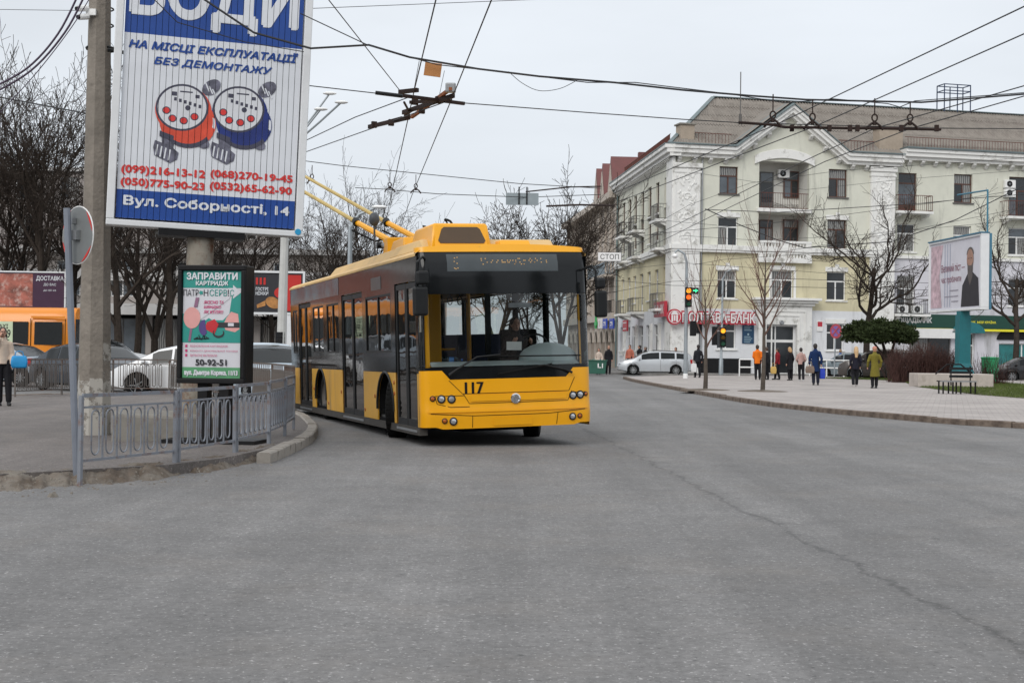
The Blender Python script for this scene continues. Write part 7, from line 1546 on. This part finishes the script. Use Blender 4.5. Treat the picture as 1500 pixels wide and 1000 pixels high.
# pollarded trees on the right
POL = dict(seg=[6, 7, 5, 4, 3], wob=.24, trop=.07, kids=[(6, 7), (6, 8), (5, 6), (3, 5), (2, 3)], ang=[(45, 75), (30, 65), (30, 65)], len=[(.45, .62), (.4, .55), (.45, .6)], max=4, rmin=.010, taper=.5); POL['from'] = [.45, .2, .2]
mt, mc = tree_mesh(33, 9.0, .21, POL, trunk_frac=.74); PM = (mt.mesh('trunk', M_bark, True, fix=False), mc.mesh('branches', M_bark, True, fix=False))
def place2(me, name, label, px, Y, s, rz, cat='tree', group=None, z=ZP):
    o = P(px, 520, Y); t = empty(name, label, cat, (o.x, Y, z), rz, group); t.scale = (s, s, s); put('trunk', me[0], t); put('branches', me[1], t); return t
place2(PM, 'pruned_tree', 'gnarled pruned tree rising behind the dark evergreen', 1270, 81, .98, .6, group='pruned trees before the bank'); place2(PM, 'pruned_tree', 'gnarled pruned tree behind the billboard at the right edge', 1486, 80, .92, 3.4, group='pruned trees before the bank')
YOUNG = dict(seg=[7, 5, 3, 2], wob=.07, trop=.10, kids=[(13, 16), (3, 5), (2, 3)], ang=[(28, 46), (20, 40)], len=[(.34, .5), (.4, .6)], max=2, rmin=.006, taper=.18); YOUNG['from'] = [.42, .2]
def young(seed, px, pyb, h, label, lean):
    p = G(px, pyb, ZP); mt, mc = tree_mesh(seed, h, .085, YOUNG, lean, 1.0); t = empty('young_tree', label, 'tree', p, 0, 'young street trees on the plaza')
    mt.build('trunk', M_barkL, t, True, fix=False); mc.build('branches', mat('young_twig', (.13, .075, .06), .9, var=.2), t, True, fix=False)
    pit = MB(); pit.lathe([(.9, -.02), (.85, .012), (.2, .05)], 18); pit.build('soil', M_dirt, t)
young(5, 1033, 571, 3.6, 'slim leaning young tree at the left end of the plaza', (.06, 0)); young(6, 1117, 573, 4.6, 'young bare tree beside the man in the orange jacket', (.015, 0))
# flat-topped evergreen
def leaf_cloud(blobs, n, size, rn, flatz=.55):
    m = MB()
    for _ in range(n):
        c, r = rn.choices(blobs, weights=[b[1][0]*b[1][1]*b[1][2] for b in blobs])[0]; v = V3(rn.gauss(0, 1), rn.gauss(0, 1), rn.gauss(0, 1)).normalized(); q = rn.random()**.33
        p = V3(c[0]+v.x*r[0]*q, c[1]+v.y*r[1]*q, c[2]+v.z*r[2]*q); d = (v+V3(rn.gauss(0, .5), rn.gauss(0, .5), rn.gauss(0, .5)+.1)).normalized(); s = d.orthogonal().normalized(); s.rotate(Matrix.Rotation(rn.random()*6.28, 3, d)); L = size*rn.uniform(.6, 1.4); w = L*.22
        m.add([p, p+d*L*.5+s*w, p+d*L, p+d*L*.5-s*w], [[0, 1, 2, 3]])
    return m
p = G(1303, 555, ZP); ev = empty('evergreen_tree', 'flat topped dark evergreen tree spreading before the green bank fascia', 'tree', V3(P(1303, 520, 75).x, 75, ZP)); rn = random.Random(3); blobs = []
zl, zh = P(1290, 499, 75).z-ZP, P(1290, 457, 75).z-ZP
for i in range(80):
    a = rn.random()*6.28; q = rn.random()**.5*(1.12 if i % 5 == 0 else 1); x, y = math.cos(a)*q*1.75-.6, math.sin(a)*q*1.5; e = 1-(q*.9)**2; blobs.append(((x, y, zl+(zh-zl)*(.12+.62*e*rn.random())), (.24+.2*rn.random(), .3, .16+.16*rn.random())))
leaf_cloud(blobs, 26000, .17, rn).build('crown', mat('evergreen_leaf', (.03, .043, .014), .8, var=.5, scale=2.5), ev, fix=False)
m = MB(); m.tube([(0, 0, -.1), (.05, 0, .5), (-.15, 0, 1.1), (-.5, 0, zl+.4)], [.14, .12, .1, .06], 8); m.tube([(-.05, 0, .8), (.4, .1, zl+.4)], [.09, .05], 6); m.tube([(-.12, 0, 1.0), (-1.2, .1, zl+.4)], [.08, .04], 6); m.build('trunk', M_bark, ev, True)
# brown bare hedge
hp = V3(P(1352, 520, 68).x, 68, ZP); hd = empty('bare_hedge', 'reddish brown leafless hedge left of the billboard post', 'hedge', hp); rn = random.Random(12); m = MB()
for i in range(850):
    x, y = rn.uniform(-1.55, 1.55), rn.uniform(-.8, .8); q = V3(x, y, 0); h = rn.uniform(1.0, 2.05)*(1-.25*abs(x/1.5)); d = V3(rn.gauss(0, .16), rn.gauss(0, .16), 1); pts = [q, q+d*h*.5+V3(rn.gauss(0, .06), 0, 0), q+d*h+V3(rn.gauss(0, .15), rn.gauss(0, .1), 0)]; m.tube(pts, [.012, .009, .005], 3, cap=False)
    for k in range(3): b = pts[1].lerp(pts[2], rn.random()); m.tube([b, b+V3(rn.gauss(0, .16), rn.gauss(0, .16), rn.uniform(.05, .3))], [.006, .004], 3, cap=False)
tag(m.build('twigs', mat('hedge_twig', (.065, .033, .028), .9, var=.35), hd, True, fix=False), kind='stuff')
hd2 = empty('bare_shrub', 'low thin bare shrub beside the bank door', 'shrub', V3(P(1446, 520, 66).x, 66, ZP)); m = MB()
for i in range(260):
    q = V3(rn.gauss(0, .5), rn.gauss(0, .3), 0); d = V3(rn.gauss(0, .25), rn.gauss(0, .25), 1)*rn.uniform(.5, 1.5); m.tube([q, q+d*.5, q+d+V3(rn.gauss(0, .1), 0, 0)], [.009, .007, .004], 3, cap=False)
m.build('twigs', MATS['hedge_twig'], hd2, True, fix=False)
# lawn strip
lp = [G(x, y, ZP) for x, y in ((1195, 553.6), (1320, 557.5), (1340, 566), (1430, 578), (1560, 588), (1560, 570), (1470, 560), (1340, 553))]; rn = random.Random(6)
lawn = MB(); n = len(lp); lawn.add([(p.x, p.y, ZP+.006) for p in lp], [list(range(n))]); tag(lawn.build('lawn', mat('lawn_soil', (.075, .075, .035), 1, var=.4, scale=1.5, stain=(.12, .09, .06), stain_amt=.4)), kind='structure')
def inside(x, y):
    c = False
    for i in range(n):
        a, b = lp[i], lp[i-1]
        if (a.y > y) != (b.y > y) and x < (b.x-a.x)*(y-a.y)/(b.y-a.y)+a.x: c = not c
    return c
xs, ys = [p.x for p in lp], [p.y for p in lp]; m = MB(); k = 0
while k < 26000:
    x, y = rn.uniform(min(xs), max(xs)), rn.uniform(min(ys), max(ys))
    if not inside(x, y) or mnoise.noise(V3(x*.7, y*.7, 3)) < -.25: continue
    k += 1; a = rn.random()*6.28; h = rn.uniform(.03, .10); w = .012; m.add([(x-w*math.cos(a), y-w*math.sin(a), ZP), (x+w*math.cos(a), y+w*math.sin(a), ZP), (x+rn.gauss(0, .03), y+rn.gauss(0, .03), ZP+h)], [[0, 1, 2]])
tag(m.build('grass', mat('grass_blades', (.085, .115, .03), .9, var=.4, scale=.8), fix=False), 'short patchy grass strip beside the bench', 'grass', kind='stuff')

# conifers across the street behind the viewer: the windscreen mirrors them
rn = random.Random(41); blobs = []
for i in range(26):
    z = 1.2+10.5*i/26; r = 2.3*(1-i/27)
    for k in range(4): a = rn.random()*6.28; blobs.append(((r*.55*math.cos(a), r*.55*math.sin(a), z), (r*.55+.1, r*.55+.1, .5)))
cme = leaf_cloud(blobs, 9000, .5, rn).mesh('crown', MATS['evergreen_leaf'], fix=False); ctm = MB().tube([(0, 0, -.1), (0, 0, 11.5)], [.28, .04], 8).mesh('trunk', M_bark, True)
for i, (x, y, s, lab) in enumerate(((-19, -15, 1.15, 'first'), (-11, -19, .95, 'second'), (-4, -17, 1.3, 'third'), (3, -21, 1.0, 'fourth'), (9, -17, 1.25, 'fifth'), (15, -20, 1.05, 'sixth'), (22, -16, 1.2, 'seventh'), (30, -12, 1.2, 'eighth'))):
    t = empty('conifer_tree', 'dark conifer across the street, mirrored in the trolleybus windscreen', 'tree', (x, y, 0), i*1.1, 'conifers mirrored in the windscreen'); t.scale = (s, s, s); put('trunk', ctm, t); put('crown', cme, t)
far_house('apartment_block', 'long apartment block behind the viewer, unseen, added for the trolleybus windscreen to mirror', -60, 60, -48, 15, 3, M_far1, 10).rotation_euler = (0, 0, rad(180))  # unseen block, added to darken what the bus glass mirrors
bpy.data.objects[[o.name for o in bpy.data.objects if o.get('label', '').startswith('long apartment block behind')][0]].location.x = 60
# ================================================================== people (local: facing +Y, feet on z = 0, drawn for 1.72 m)
M_skin = mat('skin', (.5, .27, .19), .55, var=.06)
def remesh(o, vox, sm=3):
    r = o.modifiers.new('remesh', 'REMESH'); r.mode = 'VOXEL'; r.voxel_size = vox; r.use_smooth_shade = True
    s = o.modifiers.new('smooth', 'SMOOTH'); s.iterations = sm; s.factor = .5
def limb(m, pts, rr, n=10): m.tube(pts, rr, n); [m.ell(p, (r, r, r), 10, 6) for p, r in zip(pts, rr)]
def hand(m, w, d, side, curl=.5):
    """palm, four unequal bent fingers and a thumb; w wrist, d direction of the forearm"""
    d = d.normalized(); s = V3(side, 0, 0); f = d.cross(s).normalized(); s = f.cross(d).normalized()*1; p1 = w+d*.085; m.tube([w, w+d*.03, p1], [.026, .034, .036], 10, flat=.6); m.ell(p1, (.034, .03, .03), 8, 6)
    for i, L in enumerate((.062, .072, .067, .052)):
        b = p1+f*(-.027+.018*i); k = b+d*L*.55; t = k+(d*(1-curl)+s*(-curl)).normalized()*L*.5; m.tube([b-d*.02, b, k, t], [.0095, .0095, .0085, .007], 6)
    b = w+d*.03-f*.03; m.tube([w+d*.01, b, b+(d*.7-f*.6).normalized()*.035, b+(d*.95-f*.4).normalized()*.062], [.013, .013, .011, .009], 6)
def person(label, loc, rz, h=1.72, coat=None, coat_len=.75, trousers=None, hair=None, hair_len=0, shoe=(.02, .02, .02), legs=((0, 0), (0, 0)), arms=((0, 0), (0, 0)), vox=.017, skirt=False, hat=None, collar=None, wide=1.0, lean=0.0, sit=False, name='person'):
    """legs: (forward swing of knee, of ankle) per leg; arms: list of (elbow, wrist) offsets or two points"""
    p = empty(name, label, 'person', loc, rz); sc = h/1.72; p.scale = (sc, sc, sc); B = MB(); cm = mat('cloth_%d_%d_%d' % tuple(int(c*999) for c in coat), coat, .85, var=.12, scale=6, bump=.3, bscale=30); tm = mat('cloth_%d_%d_%d' % tuple(int(c*999) for c in trousers), trousers, .85, var=.12, scale=6, bump=.2, bscale=30); hm = mat('hair_%d_%d_%d' % tuple(int(c*999) for c in hair), hair, .6, var=.3, scale=25)
    le = lean; jr = random.Random(label); p.rotation_euler = (rad(jr.uniform(-1.5, 1.5)), rad(jr.uniform(-2, 2)), rz); jx = jr.uniform(-.02, .02); ch = V3(0, le, 1.28); nk = V3(0, le*1.25, 1.46); hd = V3(0, le*1.35+.015, 1.595)
    # body
    B.tube([V3(0, 0, .9), V3(0, 0, .97), V3(0, le*.4, 1.1), ch, V3(0, le*1.1, 1.4)], [.11, .12, .105, .12, .07], 12, flat=.62); limb(B, [nk-V3(0, 0, .04), hd-V3(0, .01, .05)], [.055, .05])
    B.ell(hd+V3(0, 0, .015), (.075, .092, .105), 14, 10); B.ell(hd+V3(0, .035, -.06), (.052, .055, .055), 10, 8); B.tube([hd+V3(0, .085, .0), hd+V3(0, .112, -.028)], [.011, .017], 6)
    for s in (-1, 1): B.ell(hd+V3(s*.075, -.005, -.005), (.012, .02, .032), 8, 6)
    feet = []; lg = []
    for s, (kn, an) in zip((-1, 1), legs):
        hip = V3(s*.085, 0, .92); knee = V3(s*.09, kn, .50); ank = V3(s*.09, an, .09)
        if sit: knee = V3(s*.13, .44, .88); ank = V3(s*.13, .46, .45)
        limb(B, [hip, knee, ank], [.082, .052, .036]); feet.append((ank, s)); lg.append((hip, knee, ank))
    ar = []
    for s, (e, w) in zip((-1, 1), arms):
        sh = V3(s*.15*wide, le*1.1, 1.345); dj = jr.uniform(-.07, .07); el = V3(s*.208*wide, le*.8-.03, 1.11)+(V3(*e) if e else V3(jr.uniform(0, .02)*s, dj*.5, 0)); wr = V3(s*.212*wide, le*.6+.06, .87)+(V3(*w) if w else V3(0, dj, abs(dj)*.3))
        limb(B, [sh, el, wr], [.05, .04, .028]); hand(B, wr, wr-el, s); ar.append((sh, el, wr))
    bo = B.build('body', M_skin, p, True, fix=False); remesh(bo, min(vox, .011), 2)
    # face details
    m = MB()
    for s in (-1, 1): m.ell(hd+V3(s*.03, .083, .008), (.013, .008, .007), 8, 6)
    m.ell(hd+V3(0, .083, -.062), (.022, .01, .006), 8, 6); m.build('face_features', mat('face_dark', (.12, .045, .04), .5), p, True)
    m = MB()
    for s in (-1, 1): m.tube([hd+V3(s*.045, .08, .03), hd+V3(s*.03, .09, .034), hd+V3(s*.015, .09, .03)], .005, 5)
    m.build('eyebrow', hm, p)
    # hair
    m = MB(); m.ell(hd+V3(0, -.02, .03), (.09, .102, .104), 14, 10); m.ell(hd+V3(0, -.05, -.035), (.076, .06, .07), 12, 8)
    if hair_len: m.tube([hd+V3(0, -.05, .05), hd+V3(0, -.10, -.1), hd+V3(0, -.135, -.1-hair_len)], [.085, .095, .06], 12); [m.tube([hd+V3(s*.055, -.04, .03), hd+V3(s*.075, -.06, -.08), hd+V3(s*.07, -.10, -.08-hair_len*.7)], [.03, .034, .02], 8) for s in (-1, 1)]
    if hat is not None: hm2 = mat('hat_%d_%d_%d' % tuple(int(c*999) for c in hat), hat, .9, var=.15, bump=.3); q = MB(); q.ell(hd+V3(0, -.008, .055), (.094, .105, .085), 14, 10); q.tube([hd+V3(0, -.005, .03), hd+V3(0, -.005, .06)], .098, 14); qo = q.build('hat', hm2, p, True, fix=False); remesh(qo, .012)
    ho = m.build('hair', hm, p, True, fix=False); remesh(ho, .012)
    # trousers
    m = MB(); m.ell((0, 0, .93), (.155*wide, .112, .13), 14, 8)
    for hip, knee, ank in lg: limb(m, [hip, knee, ank+V3(0, 0, .03)], [.1, .08, .066], 10)
    to = m.build('trousers', tm, p, True, fix=False); remesh(to, vox)
    # shoes
    for ank, s in feet:
        m = MB(); m.ell(ank+V3(0, .0, -.03), (.045, .055, .055), 10, 6); m.ell(ank+V3(s*.008, .09, -.055), (.043, .10, .036), 12, 6); m.box(ank.x-.04, ank.x+.04, ank.y-.05, ank.y+.17, ank.z-.09, ank.z-.07)
        so = m.build('shoe', mat('shoe_%d_%d' % (int(shoe[0]*999), int(shoe[1]*999)), shoe, .6), p, True, fix=False); remesh(so, .012)
    # coat with sleeves
    m = MB(); zb = 1.46-coat_len; top = [V3(0, le*1.15, 1.475), V3(0, le*1.12, 1.445), V3(0, le*1.1, 1.41), V3(0, le, 1.345), V3(0, le*.7, 1.2), V3(0, le*.4, 1.08), V3(jx, 0, .96)]; rr = [.07, .095, .148*wide, .182*wide, .172*wide, .163*wide, .178*wide]
    if zb < .93: top.append(V3(jx, .005, zb)); rr.append((.178+.06*(.95-zb))*wide*(1.0 if not skirt else 1.12))
    elif zb > .96: top[-1].z = zb
    m.tube(top, rr, 20, flat=.66); m.tube([V3(jx+.02, -.11, 1.3), V3(jx-.02, -.115, 1.0)], [.02, .03], 6)
    for sh, el, wr in ar: limb(m, [sh, el, wr+(wr-el).normalized()*-.015], [.066, .06, .052], 10); m.ell(el+V3(0, -.01, 0), (.064, .066, .05), 8, 6)
    m.tube([nk-V3(0, 0, .05), nk+V3(0, -.008, .045)], [.088, .076], 14)
    co = m.build('coat', cm, p, True, fix=False); remesh(co, vox, 4)
    if collar is not None:
        m = MB(); m.tube([nk+V3(.07*math.cos(a), .065*math.sin(a)-.005, .012) for a in [k*math.pi/8 for k in range(17)]], .028, 8); ko = m.build('scarf', mat('scarf_%d_%d' % (int(collar[0]*999), int(collar[2]*999)), collar, .9), p, True, fix=False)
    return p
def bag(name, label, loc, col, w=.3, h=.32, d=.1, handle=.18, rz=0, strap_to=None):
    b = empty(name, label, 'bag', loc, rz); mm = mat('bag_%d_%d_%d' % tuple(int(c*999) for c in col), col, .6, var=.2, bump=.4, bscale=9)
    MB().add([(-w/2*.9, -d/2, 0), (w/2*.9, -d/2, 0), (w/2*.9, d/2, 0), (-w/2*.9, d/2, 0), (-w/2, -d*.65, h*.5), (w/2, -d*.65, h*.5), (w/2, d*.65, h*.5), (-w/2, d*.65, h*.5), (-w/2*.85, -d*.25, h), (w/2*.85, -d*.25, h), (w/2*.85, d*.25, h), (-w/2*.85, d*.25, h)], [[3, 2, 1, 0], [8, 9, 10, 11]]+[[r*4+i, r*4+(i+1) % 4, r*4+4+(i+1) % 4, r*4+4+i] for r in (0, 1) for i in range(4)]).build('bag_body', mm, b, True, bevel=.03)
    MB().tube([(-w*.25, 0, h), (-w*.2, 0, h+handle*.8), (0, 0, h+handle), (w*.2, 0, h+handle*.8), (w*.25, 0, h)], .01, 6).build('handle', mm, b, True); return b
blk = (.012, .012, .015); UP = rad(0); AWAY, TOW = rad(0), rad(180)
def gp(px, py): return G(px, py, ZP)
# people on the plaza, seen from behind for the most part
person('man in a bright orange jacket and dark trousers seen from behind', gp(1110, 556), rad(-12), 1.72, (.72, .16, .01), .66, blk, (.03, .02, .015), legs=((.03, -.06), (.02, .08)), arms=(((.03, .02, .02), (.12, .1, .1)), ((-.03, .02, .02), (-.12, .1, .1))), wide=1.12)
person('person in black jacket half hidden by the tree beside the orange jacket', gp(1123, 556), rad(60), 1.62, blk, .6, blk, (.05, .03, .02), legs=((.04, .05), (0, -.05)), arms=(((0, .05, 0), (.0, .15, .12)), ((0, .05, 0), (0, .15, .12))), collar=(.55, .52, .5))
person('person in a dark red jacket with a yellow bag', gp(1138.5, 556), rad(70), 1.58, (.2, .012, .018), .62, blk, (.025, .018, .014), legs=((.06, .1), (0, -.1)), arms=(((0, .0, 0), (0, .0, 0)), ((0, .02, 0), (0, .05, 0))))
q = gp(1132, 556); bag('shopping_bag', 'crumpled yellow bag carried by the person in dark red', (q.x, q.y-.15, ZP+.3), (.55, .36, .1), .3, .36)
person('woman in a knee length black coat with fair hair', gp(1158, 557), rad(25), 1.63, blk, .92, blk, (.4, .24, .11), .06, legs=((.0, -.02), (.0, .03)), skirt=True)
person('woman in a pale pink jacket and black trousers', gp(1174, 558), rad(-10), 1.6, (.42, .27, .24), .6, blk, (.02, .015, .013), legs=((.12, .12), (.0, -.14)), shoe=(.4, .4, .4), arms=(((-.02, .04, 0), (.04, .14, .12)), ((.02, .04, 0), (-.04, .14, .12))), collar=(.55, .5, .48))
person('person in a long navy coat carrying a brown and a blue bag', gp(1195, 564), rad(-8), 1.74, (.008, .025, .085), .9, (.015, .017, .03), (.02, .015, .013), legs=((.02, -.02), (.02, .04)), wide=1.12)
q = gp(1184, 564); bag('shopping_bag', 'brown bag in the left hand of the navy coat', (q.x+.05, q.y-.05, ZP+.5), (.17, .12, .09), .38, .3); q = gp(1204, 564); bag('shopping_bag', 'bright blue bag in the right hand of the navy coat', (q.x, q.y-.05, ZP+.27), (.01, .04, .4), .24, .42)
person('person in a light blue tracksuit top behind the white guard rail', G(1231, 551, ZP), rad(15), 1.6, (.08, .16, .4), .62, blk, (.3, .18, .1), wide=.95)
person('woman with long blond hair in dark clothes walking away', gp(1252, 566), rad(-6), 1.63, (.014, .014, .024), .72, blk, (.5, .33, .17), .26, legs=((.05, -.22), (.1, .12)), shoe=(.45, .42, .4))
person('woman in a long olive coat and pink cap seen from behind', gp(1281, 568.5), rad(4), 1.62, (.16, .135, .022), .98, blk, (.4, .2, .12), shoe=blk, legs=((.02, -.03), (.02, .05)), wide=1.2, hat=(.5, .2, .16), skirt=True)
person('man in a black jacket with a white bag beside the silver estate car', V3(P(1022, 520, 74).x, 74, ZP), rad(10), 1.72, (.02, .021, .025), .64, blk, (.02, .015, .013), legs=((.06, .1), (.0, -.1)), wide=1.05)
q = V3(P(1014, 520, 74).x, 74, ZP); bag('shopping_bag', 'white carrier bag held by the man in the black jacket', (q.x+.08, q.y-.1, ZP+.28), (.7, .7, .7), .3, .45)
q = 92; 
person('person in a salmon and black jacket behind the silver estate car bonnet', V3(P(922, 520, 91).x-.0, 90.6, ZP), rad(160), 1.75, (.45, .15, .1), .6, blk, (.02, .015, .013), wide=1.1)
person('person with dark hair in black behind the estate car windscreen', V3(P(937, 520, 90.8).x, 90.8, ZP), rad(100), 1.74, blk, .7, blk, (.02, .015, .013), wide=1.1); person('person in a pale cap partly hidden behind the estate car', V3(P(945, 520, 91.5).x, 91.5, ZP), rad(90), 1.66, blk, .7, blk, (.1, .07, .05), hat=(.3, .28, .26)); person('person whose head shows above the estate car roof', V3(P(990, 520, 89.5).x, 89.5, ZP-.1), rad(150), 1.72, (.25, .12, .09), .7, blk, (.05, .03, .02))
person('woman in a cream jacket and jeans on the far street corner', V3(P(877, 520, 87).x, 87, 0), rad(170), 1.62, (.55, .45, .38), .6, (.12, .2, .28), (.015, .012, .01), .1, legs=((.05, .1), (0, -.1)))
person('person in a long black coat walking before the old arcade', V3(P(891, 520, 88).x, 88, 0), rad(178), 1.8, blk, .95, blk, (.25, .17, .12), legs=((.1, .12), (.0, -.14)))
q = V3(P(870, 520, 87).x, 87, 0); bag('shopping_bag', 'teal bag beside the woman in the cream jacket', (q.x, 86.9, .45), (.02, .3, .3), .4, .35)
# woman with the phone at the left edge
wp = G(6, 594, ZP); person('woman in a cream jacket and black trousers talking on a phone at the left edge', wp, rad(205), 1.66, (.62, .5, .4), .56, blk, (.022, .014, .011), .28, shoe=(.015, .015, .016), legs=((.06, .08), (.0, -.04)), arms=(((.02, .02, 0), (.04, .06, .05)), ((-.02, .12, .03), (-.13, .14, .60))), vox=.012)
bg = bag('shoulder_bag', 'bright blue shoulder bag hanging at the side of the phoning woman', (wp.x+.36, wp.y-.16, ZP+.8), (.01, .25, .55), .34, .26, .14, .1, rad(20))
ph = MB().box(-.006, .006, -.035, .035, -.07, .07).build('phone', M_black, None, loc=(wp.x-.02, wp.y-.12, ZP+1.5), rot=(0, .2, .3), bevel=.004); tag(ph, 'black phone held to the ear of the woman at the left edge', 'phone')
# driver
dp = on_bus(-1.38, .52, 0); person('driver in dark clothes sitting behind the windscreen of the trolleybus', (dp.x, dp.y, .29), BANG-rad(90), 1.66, (.03, .022, .02), .55, blk, (.03, .018, .012), .05, arms=(((.0, .1, .02), (.08, .32, .42)), ((.0, .1, .02), (-.05, .32, .42))), sit=True, vox=.014)
